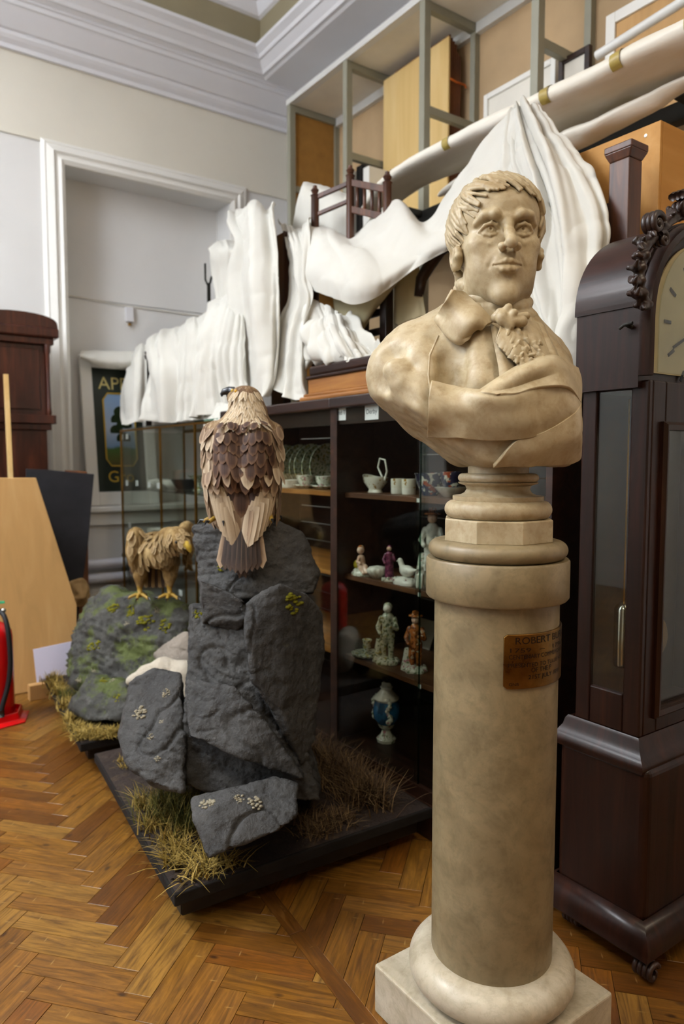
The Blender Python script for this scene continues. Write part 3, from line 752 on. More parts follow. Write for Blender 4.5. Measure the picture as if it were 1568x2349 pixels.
P += [(rc(1068, 1205, 1085), zc(1085)), (rc(1068, 1205, 1075), zc(1066)), (0.0, zc(1066))]
MB().lathe(P, (cx_, cy_, 0), 96, cap=False).build('socle', M['bust_marble'], bust, autosmooth=50)

# torso (u, w, z)
zbt = BP(1180, 1070, 0.06)[2]
S = SDF((-0.34, -0.22, zbt-0.02), (0.24, 0.22, zbt+0.42), 0.0033)
b_ = lambda px, py, w: BP(px, py, w)
S.ell(b_(1110, 905, -0.015), (0.165, 0.125, 0.185))
S.ell(b_(1185, 935, 0.0), (0.125, 0.125, 0.16), k=0.05)
S.ell(b_(1150, 1005, 0.045), (0.150, 0.100, 0.125), k=0.06)
S.cap(b_(928, 862, -0.015), b_(955, 950, 0.01), 0.083, 0.085, k=0.05)
S.ell(b_(1010, 930, 0.02), (0.10, 0.10, 0.13), k=0.05)
S.cap(b_(1248, 880, -0.045), b_(1262, 980, 0.0), 0.062, 0.064, k=0.05)
S.cap(b_(1110, 745, -0.05), b_(965, 808, -0.03), 0.066, 0.068, k=0.06)
S.cap(b_(1130, 745, -0.055), b_(1235, 820, -0.065), 0.062, 0.05, k=0.06)
S.cap(b_(1110, 760, -0.02), b_(1140, 900, 0.05), 0.07, 0.075, k=0.07)
# sleeve and chest folds
for a, c, r, kk in [((950, 850, .085), (985, 905, .085), .016, .03), ((925, 905, .085), (975, 935, .10), .018, .03), ((1015, 830, .10), (1030, 870, .11), .014, .03), ((1035, 875, .115), (1020, 890, .12), .012, .03), ((900, 820, .06), (880, 880, .06), .012, .04), ((945, 980, .11), (1000, 985, .12), .012, .03), ((1075, 800, .10), (1060, 870, .125), .012, .05)]:
    S.cap(b_(*a), b_(*c), r, r, k=kk, mode='s')
for a, c, r, kk in [((965, 800, .06), (978, 860, .085), .016, .03), ((900, 850, .075), (960, 920, .095), .018, .04), ((1095, 790, .09), (1100, 880, .12), .016, .05), ((915, 945, .06), (970, 960, .1), .016, .04)]:
    S.cap(b_(*a), b_(*c), r, r, k=kk)
S.plane(b_(842, 900, 0.0), (-0.60, 0.12, -0.79), k=0.012)
S.plane((0, 0, zbt), (0, 0, -1), k=0.012)
S.plane(b_(1318, 980, 0), (1, 0.1, -0.05), k=0.014)
S.plane((0, -0.135, 0), (0, -1, 0), k=0.03)
V, Q = S.mesh()
N_ = vnormals(V, Q); V = V+N_*(0.0035*fbm(V*14, 3, 5)+0.002*fbm(V*34, 2, 8))[:, None]
torso = make('coat', BW2(V), Q, M['bust_marble'], bust, smooth=True)
bvh = BVHTree.FromPolygons([Vector(p) for p in BW2(V)], [tuple(q) for q in Q])
def hit(px, py, off=0.0, dflt=0.06):
    d = ray(px, py); dn = d/np.linalg.norm(d); h = bvh.ray_cast(Vector(CAM), Vector(dn))
    if h[0] is None: return pF(px, py, D0-dflt-off)
    return np.array(h[0])-dn*off
def over(name, ctrl, nu, nv, **kw):
    return sheet(name, ctrl, hit, nu, nv, M['bust_marble'], bust, thick=kw.pop('thick', 0.010), **kw)
# armhole seam as a raised welt
MB().tube([hit(*p, 0.0) for p in [(1005, 770), (985, 815), (982, 860), (988, 910), (986, 960), (984, 1000)]], 0.0022, 8).build('seam', M['bust_marble'], bust, smooth=True)
# plaid wrapped round the chest
over('plaid_band', [[(986, 882, .006), (1040, 893, .016), (1105, 903, .020), (1170, 900, .024), (1225, 872, .028), (1275, 836, .026), (1316, 850, -.01)],
                    [(985, 890, .020), (1040, 902, .030), (1105, 914, .036), (1170, 914, .040), (1230, 890, .040), (1285, 858, .036), (1322, 875, .01)],
                    [(984, 915, .020), (1040, 930, .028), (1105, 942, .034), (1175, 945, .036), (1240, 930, .034), (1295, 905, .032), (1322, 910, .012)],
                    [(983, 960, .014), (1040, 968, .022), (1105, 974, .028), (1180, 974, .030), (1245, 962, .030), (1300, 940, .028), (1320, 945, .012)],
                    [(984, 998, .006), (1040, 1002, .012), (1105, 1005, .015), (1185, 1003, .018), (1250, 992, .020), (1300, 966, .020), (1322, 975, .008)]], 120, 60, folds=(0.006, 3.0), crumple=0.0008, seed=11, warp=0.6, fine=0.2)
over('plaid_fold', [[(1100, 905, .012), (1150, 872, .014), (1205, 842, .022), (1262, 824, .030), (1300, 838, .02)],
                    [(1105, 908, .032), (1160, 880, .034), (1215, 852, .046), (1272, 836, .050), (1310, 858, .025)],
                    [(1120, 910, .040), (1170, 895, .034), (1225, 874, .030), (1285, 862, .050), (1318, 890, .025)],
                    [(1140, 912, .042), (1185, 908, .044), (1240, 896, .046), (1295, 892, .052), (1322, 925, .02)]], 70, 40, folds=(0.003, 2.0), seed=12)
over('plaid_tail', [[(1180, 1008, .014), (1240, 990, .020), (1300, 955, .026), (1322, 925, .016)],
                    [(1150, 1040, .012), (1230, 1030, .018), (1305, 1005, .026), (1324, 1000, .014)],
                    [(1130, 1062, .004), (1225, 1064, .010), (1308, 1060, .020), (1324, 1040, .010)]], 50, 34, folds=(0.006, 2.5), seed=14)
# coat collar and lapels
over('coat_collar', [[(1034, 664, .030), (1062, 678, .040), (1096, 708, .030), (1128, 742, .012)],
                     [(1020, 690, .040), (1056, 706, .052), (1090, 726, .046), (1116, 748, .02)],
                     [(1010, 716, .028), (1046, 742, .040), (1082, 742, .046), (1104, 748, .02)],
                     [(1005, 729, .010), (1030, 764, .016), (1060, 774, .024), (1092, 738, .012)],
                     [(1004, 731, .002), (1046, 784, .008), (1072, 779, .012), (1094, 735, .002)]], 60, 50, folds=(0.003, 2), seed=3, thick=0.007)
over('coat_edge', [[(1124, 742, .008), (1128, 770, .008), (1134, 800, .012), (1142, 840, .016), (1146, 880, .016)],
                   [(1136, 748, .018), (1142, 776, .018), (1150, 806, .022), (1160, 846, .024), (1164, 884, .022)],
                   [(1150, 760, .010), (1160, 790, .012), (1172, 820, .014), (1182, 850, .016), (1186, 880, .014)]], 40, 22, seed=5, thick=0.006)
lap = over('waistcoat_lapel', [[(1148, 740, .022), (1168, 752, .024), (1186, 776, .024), (1206, 806, .022), (1214, 836, .016)],
                               [(1142, 762, .030), (1158, 784, .034), (1176, 804, .034), (1194, 824, .030), (1206, 846, .02)],
                               [(1136, 786, .022), (1152, 806, .026), (1170, 824, .026), (1186, 838, .024), (1198, 852, .012)]], 50, 24, folds=(0.0015, 9), seed=6, thick=0.007)
over('far_lapel', [[(1200, 712, .012), (1222, 738, .022), (1240, 775, .030), (1258, 808, .034), (1276, 836, .030)],
                   [(1212, 706, .020), (1236, 728, .032), (1254, 768, .040), (1270, 804, .044), (1284, 836, .036)],
                   [(1218, 712, .010), (1246, 740, .018), (1262, 776, .026), (1276, 806, .030), (1288, 836, .02)]], 50, 26, folds=(0.0022, 12), seed=8, thick=0.008)
over('shirt_front', [[(1160, 735, .010), (1200, 740, .016), (1225, 750, .012)],
                     [(1172, 780, .016), (1212, 785, .024), (1242, 790, .016)],
                     [(1195, 830, .014), (1225, 836, .020), (1262, 838, .014)],
                     [(1200, 860, .010), (1235, 866, .012), (1270, 850, .010)]], 30, 30, folds=(0.004, 6), seed=9)
# cravat and frill
S = SDF((-0.13, -0.12, zbt+0.16), (0.16, 0.22, zbt+0.47), 0.0026)
nc = BP(1122, 700, -0.005)
for k in range(6):
    z = nc[2]+0.040-0.016*k; r = 0.060+0.0022*k; pts = []
    for a in np.linspace(0, 2*math.pi, 25):
        pts.append((nc[0]+0.004*k+r*math.sin(a), nc[1]+r*1.02*math.cos(a), z-0.012*math.cos(a)+0.010*math.sin(a)*(k % 2)+0.004*math.sin(3*a+k)))
    S.chain(pts, [0.0115]*25, k=0.006)
S.cap((nc[0], nc[1], nc[2]-0.07), (nc[0], nc[1], nc[2]+0.04), 0.062, 0.058, k=0.01)
def sp(px, py, off): p = hit(px, py, off); q = p-AX; return (float(q@RT), -float(q@FH), float(p[2]))
random.seed(5)
knot = [(1142, 722, .04), (1158, 716, .048), (1172, 728, .052), (1186, 738, .05), (1196, 728, .045), (1160, 740, .045), (1150, 732, .048)]
for i, (x, y, of) in enumerate(knot):
    c = np.array(sp(x, y, of)); d = np.array([random.uniform(-1, 1), 0.2, random.uniform(-1, 1)])*0.010
    S.cap(c-d, c+d, 0.0115, 0.008, k=0.004)
for i in range(15):                        # ruffled frill running down the shirt
    t = i/14; x = 1172+t*62; y = 745+t*92+6*math.sin(t*9)
    for s in (-1, 1):
        wx = s*(6+12*t)
        c = np.array(sp(x+wx, y+s*3, .030)); e = np.array(sp(x+wx*1.9, y+7-s*4, .034+0.006*math.sin(i*2.1)))
        S.cap(c, e, 0.0055, 0.004, k=0.0025)
        f = e+np.array([0.004*s, 0.002, -0.008]); S.cap(e, f, 0.0042, 0.0034, k=0.0015)
for i in range(26):
    x = 1196+random.uniform(-12, 48); y = 800+random.uniform(-14, 34); c = np.array(sp(x, y, .036)); a = random.uniform(0, 6.28)
    S.cap(c, c+np.array([0.007*math.cos(a), 0.003, 0.007*math.sin(a)]), 0.0042, 0.0034, k=0.001)
V, Q = S.mesh(); make('cravat', BW2(V), Q, M['bust_marble'], bust, smooth=True)

# head, centimetre units: x to the viewer's right, y towards the face, z up
HS = 0.0119; HY = math.radians(1.0)
eye = BP(1160, 527, 7.3*HS*math.cos(HY)); HO = np.array([eye[0]-7.3*HS*math.sin(HY), 0.0, eye[2]])
def HW(v):
    v = np.asarray(v, float)*HS; tp = math.radians(1.0)
    y = v[:, 1]*math.cos(tp)-v[:, 2]*math.sin(tp); z = v[:, 1]*math.sin(tp)+v[:, 2]*math.cos(tp); x = v[:, 0]
    u = x*math.cos(HY)+y*math.sin(HY); w = -x*math.sin(HY)+y*math.cos(HY)
    return BW2(np.stack([u+HO[0], w+HO[1], z+HO[2]], 1))
S = SDF((-10.5, -13, -19), (10.5, 13.5, 14.5), 0.17)
S.ell((0, -1.2, 2.6), (7.4, 9.5, 7.6))
S.ell((0, 2.0, -3.0), (6.3, 6.6, 8.0), k=2.0)
S.ell((0, 3.0, 3.6), (6.2, 5.7, 4.8), k=2.0)
S.ell((0, 3.4, -8.4), (5.2, 5.0, 4.2), k=2.2)
for s in (-1, 1):
    S.ell((s*4.3, 5.3, -2.4), (2.0, 2.0, 1.8), k=1.8)
    S.ell((s*4.9, 1.5, -8.0), (1.7, 3.0, 2.6), k=1.8)
    S.ell((s*3.7, 5.0, -6.0), (2.3, 2.3, 3.0), k=1.6)
S.ell((0, 7.4, -11.0), (2.4, 1.7, 1.9), k=1.4)
S.ell((0, 7.3, -6.0), (2.9, 2.2, 2.4), k=1.4)
for s in (-1, 1):
    S.ell((s*2.85, 9.5, -0.3), (2.15, 1.9, 1.45), k=0.9, mode='s')
    S.chain([(s*0.95, 8.5, 1.35), (s*2.2, 8.85, 1.95), (s*3.8, 8.05, 2.0), (s*5.0, 6.7, 1.0)], [0.65, 0.75, 0.65, 0.45], k=0.7)
    S.ell((s*2.75, 6.95, -0.25), 1.32, k=0.12)
    up = [(s*(2.75-1.72), 7.75, -0.55), (s*(2.75-0.9), 8.28, 0.30), (s*2.75, 8.45, 0.58), (s*(2.75+1.0), 8.05, 0.30), (s*(2.75+1.75), 7.15, -0.45)]
    S.chain(up, [0.24, 0.30, 0.32, 0.30, 0.24], k=0.18)
    dn = [(s*(2.75-1.72), 7.75, -0.55), (s*(2.75-0.8), 7.98, -1.08), (s*2.75, 8.02, -1.30), (s*(2.75+1.0), 7.6, -1.02), (s*(2.75+1.75), 7.15, -0.45)]
    S.chain(dn, [0.18, 0.22, 0.24, 0.22, 0.2], k=0.22)
    S.chain([(s*1.9, 7.75, -2.0), (s*2.75, 7.6, -2.55), (s*4.6, 6.9, -2.0)], [0.3, 0.35, 0.3], k=0.5)
S.chain([(0, 8.5, 1.3), (0, 8.95, 0.0), (0, 9.9, -1.6), (0, 11.0, -3.1)], [0.85, 0.72, 0.80, 0.92], k=0.7)
S.ell((0, 11.1, -3.4), (1.02, 1.0, 0.92), k=0.4)
for s in (-1, 1):
    S.ell((s*1.28, 9.85, -3.7), (0.78, 1.05, 0.72), k=0.35)
    S.ell((s*0.66, 10.4, -4.35), (0.36, 0.62, 0.5), k=0.15, mode='s')
    S.chain([(s*1.9, 9.35, -3.9), (s*2.8, 8.75, -5.2), (s*3.2, 8.1, -6.4)], [0.06, 0.07, 0.03], k=0.8, mode='s')
S.cap((0, 9.9, -4.7), (0, 9.75, -5.6), 0.2, 0.2, k=0.35, mode='s')
S.chain([(-2.35, 8.45, -6.28), (-1.2, 9.25, -6.10), (-0.45, 9.62, -5.87), (0, 9.55, -6.03), (0.45, 9.62, -5.87), (1.2, 9.25, -6.10), (2.35, 8.45, -6.28)], [0.2, 0.34, 0.40, 0.38, 0.40, 0.34, 0.2], k=0.3)
S.chain([(-1.95, 8.6, -6.72), (-0.9, 9.3, -7.20), (0, 9.5, -7.23), (0.9, 9.3, -7.20), (1.95, 8.6, -6.72)], [0.28, 0.50, 0.56, 0.50, 0.28], k=0.3)
S.chain([(-2.5, 8.5, -6.36), (-1.2, 9.55, -6.53), (0, 9.95, -6.60), (1.2, 9.55, -6.53), (2.5, 8.5, -6.36)], [0.14, 0.15, 0.15, 0.15, 0.14], k=0.12, mode='s')
S.cap((-1.1, 9.2, -8.4), (1.1, 9.2, -8.4), 0.35, 0.35, k=0.7, mode='s')
S.cap((0, -0.8, -8), (0, -1.6, -18.5), 5.3, 5.5, k=1.8)
for s in (-1, 1):                           # ears
    S.ell((s*7.35, -1.2, -2.3), (0.75, 1.5, 2.6), k=0.4)
    S.ell((s*8.0, -0.8, -2.0), (0.5, 0.8, 1.4), k=0.3, mode='s')
for s in (-1, 1):                           # drilled pupils
    c = np.array((s*2.72, 8.27, -0.22)); S.ell(c, (0.27, 0.55, 0.27), k=0.05, mode='s')
    S.chain([tuple(c+np.array((0.56*math.cos(a), -0.07*abs(math.cos(a))-0.05, 0.56*math.sin(a)))) for a in np.linspace(0, 2*math.pi, 15)], [0.10]*15, k=0.05, mode='s')
V, Q = S.mesh(); V[:, 0] *= 1-0.075*np.clip((-2-V[:, 2])/5, 0, 1)*np.clip((V[:, 1]+4)/5, 0, 1); make('head', HW(V), Q, M['bust_marble'], bust, smooth=True)
# hair
S = SDF((-11, -13, -15), (11, 12, 14.5), 0.15)
EC = np.array((0, -1.2, 2.6)); ER = np.array((7.4, 9.5, 7.6))
S.ell(EC, ER+0.20); S.plane((0, 6.3, 6.6), (0, 0.80, -0.60), k=0.3); S.plane((0, 0, -4.2), (0, 0.25, -0.97), k=0.3)
pole = np.array((0.0, -0.42, 0.907)); e1 = np.array((0, 0.907, 0.42)); e2 = np.array((1.0, 0, 0)); rg = np.random.RandomState(4)
def onsk(al, ps, off):
    d = pole*math.cos(ps)+(e1*math.cos(al)+e2*math.sin(al))*math.sin(ps); p = EC+ER*d; n = d/ER; n /= np.linalg.norm(n); return p+n*off
NL = 150
for i in range(NL):
    al = -math.pi+2*math.pi*(i+0.5*rg.rand())/NL; aa = abs(al); tt = min(max((math.degrees(aa)-28)/45, 0), 1); tt = tt*tt*(3-2*tt)
    pe = math.radians(86+tt*38+(10 if aa > 2.2 else 0)+rg.uniform(-7, 7)); p0 = math.radians(rg.uniform(6, 55)); n = 7; pts = []; rr = []
    swirl = (0.55 if aa < 1.0 else 0.15)+rg.uniform(-0.12, 0.12)
    for k in range(n):
        t = k/(n-1); ps = p0+(pe-p0)*t; a2 = al+swirl*(t*t-0.5)*(1 if aa < 2.5 else 0.3)+0.05*math.sin(5*t+i)
        lift = 0.45+0.40*math.sin(t*math.pi)+0.18*rg.rand()+(0.75*t if aa < 0.8 else 0); pts.append(onsk(a2, ps, lift)); rr.append((0.66-0.40*t)*(0.8+0.35*rg.rand()))
    S.chain(pts, rr, k=0.05)
for s in (-1, 1):                            # side curls in front of the ears
    for k in range(7):
        a = k/6*4.6; S.ell((s*7.15, 1.5+1.25*math.cos(a), -3.2+1.4*math.sin(a)), (0.75, 0.7, 0.7), k=0.35)
    S.ell((s*7.0, 1.5, -3.2), (1.0, 1.35, 1.5), k=0.4)
for k in range(9):                           # curls on the nape
    a = k*0.9; S.cap((-6.4+0.35*math.sin(a), -3.4+0.7*math.cos(a), -4.5-0.85*k), (-6.0+0.35*math.cos(a), -2.7, -5.1-0.85*k), 0.75-0.03*k, 0.55, k=0.2)
    S.cap((5.9-0.35*math.sin(a), -4.2+0.7*math.cos(a), -4.5-0.8*k), (5.6, -3.6, -5.1-0.8*k), 0.7-0.03*k, 0.5, k=0.2)
for k in range(16):
    x = -5.5+11*k/15; S.cap((x, -7.2-0.8*math.cos(x/4), -1.5), (x*0.86+0.4*math.sin(k*2.0), -7.0, -10+rg.uniform(-1.2, 1.2)), 0.95, 0.5, k=0.25)
V, Q = S.mesh(); make('hair', HW(V), Q, M['bust_marble'], bust, smooth=True)

# ================================================================== display cabinets along the right side
XF, XK = 1.62, 2.08
def cabinet(y0, y1, label, zsh, wm, lip=0.0):
    t = thing('display_cabinet', label, 'cabinet', (1.85, (y0+y1)/2, 0), 'dark wooden display cabinets')
    m = M['cabinet_wood']
    bev(MB().box((XF-0.015, y0, 0), (XK, y1, 0.115)).build('plinth', m, t), 0.004)
    o = MB().box((XF+0.0, y0, 0.115), (XK, y1, 0.16)).build('bottom_board', m, t)
    bev(MB().box((XF-0.02, y0, 1.502), (XK, y1, 1.545)).build('top_board', M['dark_oak'], t), 0.006)
    MB().box((XF+0.012, y0, 1.44), (XF+0.03, y1, 1.502)).build('top_rail', m, t)
    for y in (y0, y1-0.022): MB().box((XF, y, 0.16), (XF+0.03, y+0.022, 1.502)).build('stile', m, t)
    for y in (y0, y1-0.012): MB().box((XF+0.03, y, 0.16), (XK, y+0.012, 1.502)).build('side_panel', m, t)
    nb = 15
    for k in range(nb):
        z = 0.16+k*(1.342/nb); MB().box((XK-0.012, y0+0.012, z+0.002), (XK, y1-0.012, z+1.342/nb-0.002)).build('back_board', m, t)
    for z in zsh: bev(MB().box((XF+0.045, y0+0.013, z-0.02), (XK-0.013, y1-0.013, z)).build('shelf', wm, t), 0.002)
    return t
NY0, NYM, NY1 = 1.285, 2.355, 3.345
cabN = cabinet(NY0, NYM, 'dark wooden display cabinet with sliding glass doors behind the marble column', (1.17, 0.84, 0.51), M['shelf_wood'])
cabM = cabinet(NYM, NY1, 'dark wooden display cabinet of plates and cups behind the dark rock', (1.17, 0.84, 0.51), M['box_wood'])
for y0, y1, x, par in ((1.84, NYM-0.022, XF+0.004, cabN), (NY0+0.022, 1.875, XF+0.016, cabN), (NYM+0.022, NY1-0.022, XF+0.004, cabM)):
    p = MB().box((x, y0, 0.162), (x+0.006, y1, 1.50)).build('glass_door', M['pane_glass'], par)
    MB().box((x-0.0005, y0-0.0006, 0.162), (x+0.0065, y0+0.0024, 1.50)).build('glass_edge', M['edge_glass'], p)
for z, y in ((1.158, 1.895), (0.825, 1.885), (0.495, 1.880)):
    MB().box((XF+0.0435, y-0.007, z-0.007), (XF+0.045, y+0.007, z+0.007)).build('shelf_ticket', M['white_label'], cabN)
for (x, y, txt, lab) in ((779, 947, 'Hand T', 'white paper card marked Hand T behind the cabinet glass'), (852, 944, 'Derby', 'white paper card marked Derby behind the cabinet glass')):
    p = pX(x, y, XF+0.0105); t = tag(MB().box((XF+0.0100, p[1]-0.041, p[2]-0.030), (XF+0.0112, p[1]+0.041, p[2]+0.030)).build('paper_card', M['white_label'], None, p), lab, 'label', 'paper cards on the cabinet')
    v, f = text_mesh(txt, 0.026, 'CENTER'); q = np.stack([np.full(len(v), XF+0.0097), p[1]-v[:, 0], p[2]-0.008+v[:, 1]], 1); make('handwriting', q, f, M['ink'], t)
# far glass case with brass edges
FY0, FY1, FZ = 3.362, 4.95, 1.505
case = thing('glass_case', 'long glass showcase with thin brass edges below the far dust sheets', 'cabinet', (1.85, 3.95, 0))
for y in (FY0, 3.70, 4.22, FY1):
    for x in (XF, XK): MB().box((x-0.006, y-0.006, 0.10), (x+0.006, y+0.006, FZ)).build('brass_post', M['brass'], case)
for x in (XF, XK): MB().box((x-0.006, FY0, FZ-0.012), (x+0.006, FY1, FZ)).build('brass_rail', M['brass'], case)
bev(MB().box((XF-0.01, FY0, 0), (XK+0.01, FY1, 0.10)).build('plinth', M['cabinet_wood'], case), 0.004)
MB().box((XF-0.004, FY0, FZ), (XK, 3.70, FZ+0.010)).build('top_pane', M['edge_glass'], case)
MB().box((XF-0.004, 3.70, FZ), (XK, FY1, FZ+0.010)).build('top_pane', M['pane_glass'], case)
for a, b in ((FY0, 3.70), (3.70, 4.22), (4.22, FY1)):
    MB().box((XF-0.002, a+0.008, 0.11), (XF+0.003, b-0.008, FZ-0.012)).build('front_pane', M['pane_glass'], case)
MB().box((XF+0.008, FY1-0.003, 0.11), (XK-0.008, FY1+0.002, FZ-0.012)).build('end_pane', M['pane_glass'], case)
for z in (1.10, 0.75, 0.42): MB().box((XF+0.03, FY0+0.01, z), (XK-0.02, FY1-0.01, z+0.008)).build('glass_shelf', M['pane_glass'], case)
MB().box((XK-0.004, FY0, 0.11), (XK+0.004, 4.15, 1.09)).build('back_panel', M['dark_oak'], case)
MB().box((XK-0.004, FY0, 1.10), (XK+0.004, 4.15, FZ)).build('upper_back_panel', M['rack_panel'], case)
for x, y in ((279, 1003), (291, 1001), (291, 1108), (314, 1108), (342, 1112), (363, 1114), (297, 1205), (414, 1360)):
    p = pX(x, y, XF+0.02); MB().box((XF+0.0195, p[1]-0.024, p[2]-0.018), (XF+0.021, p[1]+0.024, p[2]+0.018)).build('shelf_ticket', M['white_label'], case)

# china: every piece a thing of its own
def osh(px, zs, X=1.76, py=None):
    if py: X = min(max(float(pz(px, py, zs)[0]), 1.705), 1.97)
    p = pX(px, 1150, X); return np.array([X, p[1], zs])
def cone(prof, c, m, name, lab, cat, grp=None, n=28, parent=None):
    o = MB().lathe(prof, c, n, cap=False).build(name, m, parent, c, autosmooth=50)
    if lab: tag(o, lab, cat, grp)
    return o
def handle(c, r, h, par, m, ang=-0.6, th=0.0035):
    d = np.array([math.cos(ang), math.sin(ang), 0]); c = np.array(c)
    pts = [c+d*r*0.92+np.array([0, 0, h*0.85]), c+d*(r+0.018)+np.array([0, 0, h*0.9]), c+d*(r+0.024)+np.array([0, 0, h*0.6]), c+d*(r+0.012)+np.array([0, 0, h*0.3]), c+d*r*0.8+np.array([0, 0, h*0.25])]
    MB().tube(pts, th, 8).build('handle', m, par, smooth=True)
def cup(px, py, zs, r, h, m, lab, saucer=True, grp=None):
    c = osh(px, zs); z0 = zs+(0.012 if saucer else 0)
    t = thing('teacup', lab, 'cup', (c[0], c[1], zs), grp)
    MB().lathe([(0.001, z0), (r*0.55, z0), (r*0.6, z0+0.004), (r*0.92, z0+h*0.5), (r, z0+h), (r*0.95, z0+h), (r*0.86, z0+h*0.5), (r*0.5, z0+0.008), (0.001, z0+0.007)], (c[0], c[1], 0), 28, cap=False).build('bowl', m, t, autosmooth=50)
    handle((c[0], c[1], z0), r, h, t, m)
    if saucer: MB().lathe([(0.001, zs), (r*0.8, zs), (r*1.45, zs+0.014), (r*1.42, zs+0.017), (r*0.8, zs+0.005), (0.001, zs+0.005)], (c[0], c[1], 0), 32, cap=False).build('saucer', m, t, autosmooth=50)
    return t
S1, S2, S3, S4 = 1.1705, 0.8405, 0.5105, 0.1605
# left bay
for k in range(7):
    y = 3.22-0.066*k; r = 0.105-0.004*(k % 2); n = 32; c = (1.90+0.01*math.sin(k), y, S1+r)
    prof = [(0.001, 0), (r*0.62, 0), (r*0.7, 0.006), (r, 0.014), (r*0.99, 0.018), (r*0.68, 0.010), (0.001, 0.005)]
    mb = MB().lathe(prof, (0, 0, 0), n, cap=False); mb.xf(lambda p: (c[0]+p[0]*0.96, c[1]-p[2]-0.27*p[1]*0.3, c[2]-0.0+p[1]*0.985))
    tag(mb.build('plate', M['green_china'], None, c, autosmooth=50), ['largest', 'second', 'third', 'middle', 'fifth', 'sixth', 'last'][k]+' upright plate in the row at the back of the upper shelf', 'plate', 'upright plates on the upper shelf')
cup(700, 1117, S1, 0.040, 0.048, M['flower_china'], 'white teacup and saucer right of the flat dish on the upper shelf', grp='cups on the upper shelf')
cup(742, 1121, S1, 0.036, 0.046, M['flower_china'], 'white teacup and saucer next to the dark cabinet upright', grp='cups on the upper shelf')
c = osh(668, S1); cone([(0.001, 0), (0.05, 0), (0.055, 0.01), (0.060, 0.03), (0.062, 0.036), (0.056, 0.034), (0.04, 0.010), (0.001, 0.008)], tuple(c), M['white_china'], 'serving_dish', 'shallow white dish beside the eagle on the upper shelf', 'dish')
# right bay, upper shelf
c = osh(860, S1); t = thing('sauceboat', 'glassy sauceboat with a tall loop handle on the upper shelf', 'jug', tuple(c)); x, y, z = c
mb = MB().lathe([(0.001, 0), (0.035, 0), (0.03, 0.012), (0.055, 0.04), (0.06, 0.062), (0.055, 0.062), (0.048, 0.04), (0.02, 0.016), (0.001, 0.015)], tuple(c), 28, cap=False)
mb.xf(lambda p: (x+(p[0]-x)*0.72, y+(p[1]-y)*1.05, p[2]+0.35*max(0, (p[1]-y)-0.03)))
mb.build('bowl', M['gilt_china'], t, autosmooth=50)
MB().tube([(x, y-0.06, z+0.05), (x, y-0.075, z+0.085), (x, y-0.062, z+0.13), (x, y-0.03, z+0.135), (x, y-0.018, z+0.10), (x, y-0.045, z+0.062)], 0.004, 8).build('handle', M['white_china'], t, smooth=True)
for px, lab in ((912, 'gilt white coffee can left of its twin on the upper shelf'), (937, 'gilt white coffee can beside the glass door edge')):
    cc = osh(px, S1); t = thing('coffee_can', lab, 'cup', tuple(cc), 'gilt coffee cans')
    MB().lathe([(0.001, 0), (0.026, 0), (0.027, 0.002), (0.027, 0.058), (0.0245, 0.058), (0.0245, 0.006), (0.001, 0.006)], tuple(cc), 28, cap=False).build('body', M['white_china'], t, autosmooth=50)
    MB().lathe([(0.0272, 0.024), (0.0276, 0.026), (0.0276, 0.056), (0.0272, 0.058)], tuple(cc), 28, cap=False).build('gilt_band', M['gilt_china'], t, autosmooth=50)
    handle(tuple(cc), 0.026, 0.052, t, M['white_china'], ang=1.0)
cc = osh(985, S1); cone([(0.001, 0), (0.028, 0), (0.03, 0.006), (0.048, 0.045), (0.056, 0.082), (0.053, 0.082), (0.042, 0.04), (0.001, 0.012)], tuple(cc), M['imari_china'], 'bowl', 'dark blue patterned bowl beside the stacked cups on the upper shelf', 'bowl')
cc = osh(1034, S1); t = thing('teabowl_stack', 'stacked white cup on bowl half hidden by the bust', 'cup', tuple(cc))
MB().lathe([(0.001, 0), (0.03, 0), (0.056, 0.03), (0.06, 0.034), (0.05, 0.03), (0.001, 0.01)], tuple(cc), 28, cap=False).build('bowl', M['white_china'], t, autosmooth=50)
MB().lathe([(0.001, 0.034), (0.025, 0.034), (0.036, 0.06), (0.038, 0.088), (0.035, 0.088), (0.028, 0.05), (0.001, 0.044)], tuple(cc), 28, cap=False).build('cup', M['imari_china'], t, autosmooth=50)

# figurines
def mound(par, c, rx, ry, h, m, seed, flowers=True):
    rr = np.random.RandomState(seed); mb = MB().lathe([(0.001, 0), (1.0, 0), (1.04, 0.25*h), (0.9, 0.6*h), (0.5, 0.9*h), (0.001, h)], (0, 0, 0), 20, cap=False)
    mb.xf(lambda p: (c[0]+p[0]*rx*(1+0.12*math.sin(7*p[1]+seed)), c[1]+p[1]*ry*(1+0.12*math.sin(6*p[0]+seed)), c[2]+p[2]))
    mb.build('base', m, par, autosmooth=60)
    if flowers:
        mb = MB()
        for k in range(16):
            a = rr.rand()*6.28; q = 0.55+0.45*rr.rand(); mb.ball((c[0]+rx*q*math.cos(a), c[1]+ry*q*math.sin(a), c[2]+h*(0.9-0.55*q)+0.003), 0.005+0.003*rr.rand(), 8, 5)
        o = mb.build('flowers', M['flower_china'], par, smooth=True); o['kind'] = 'stuff'
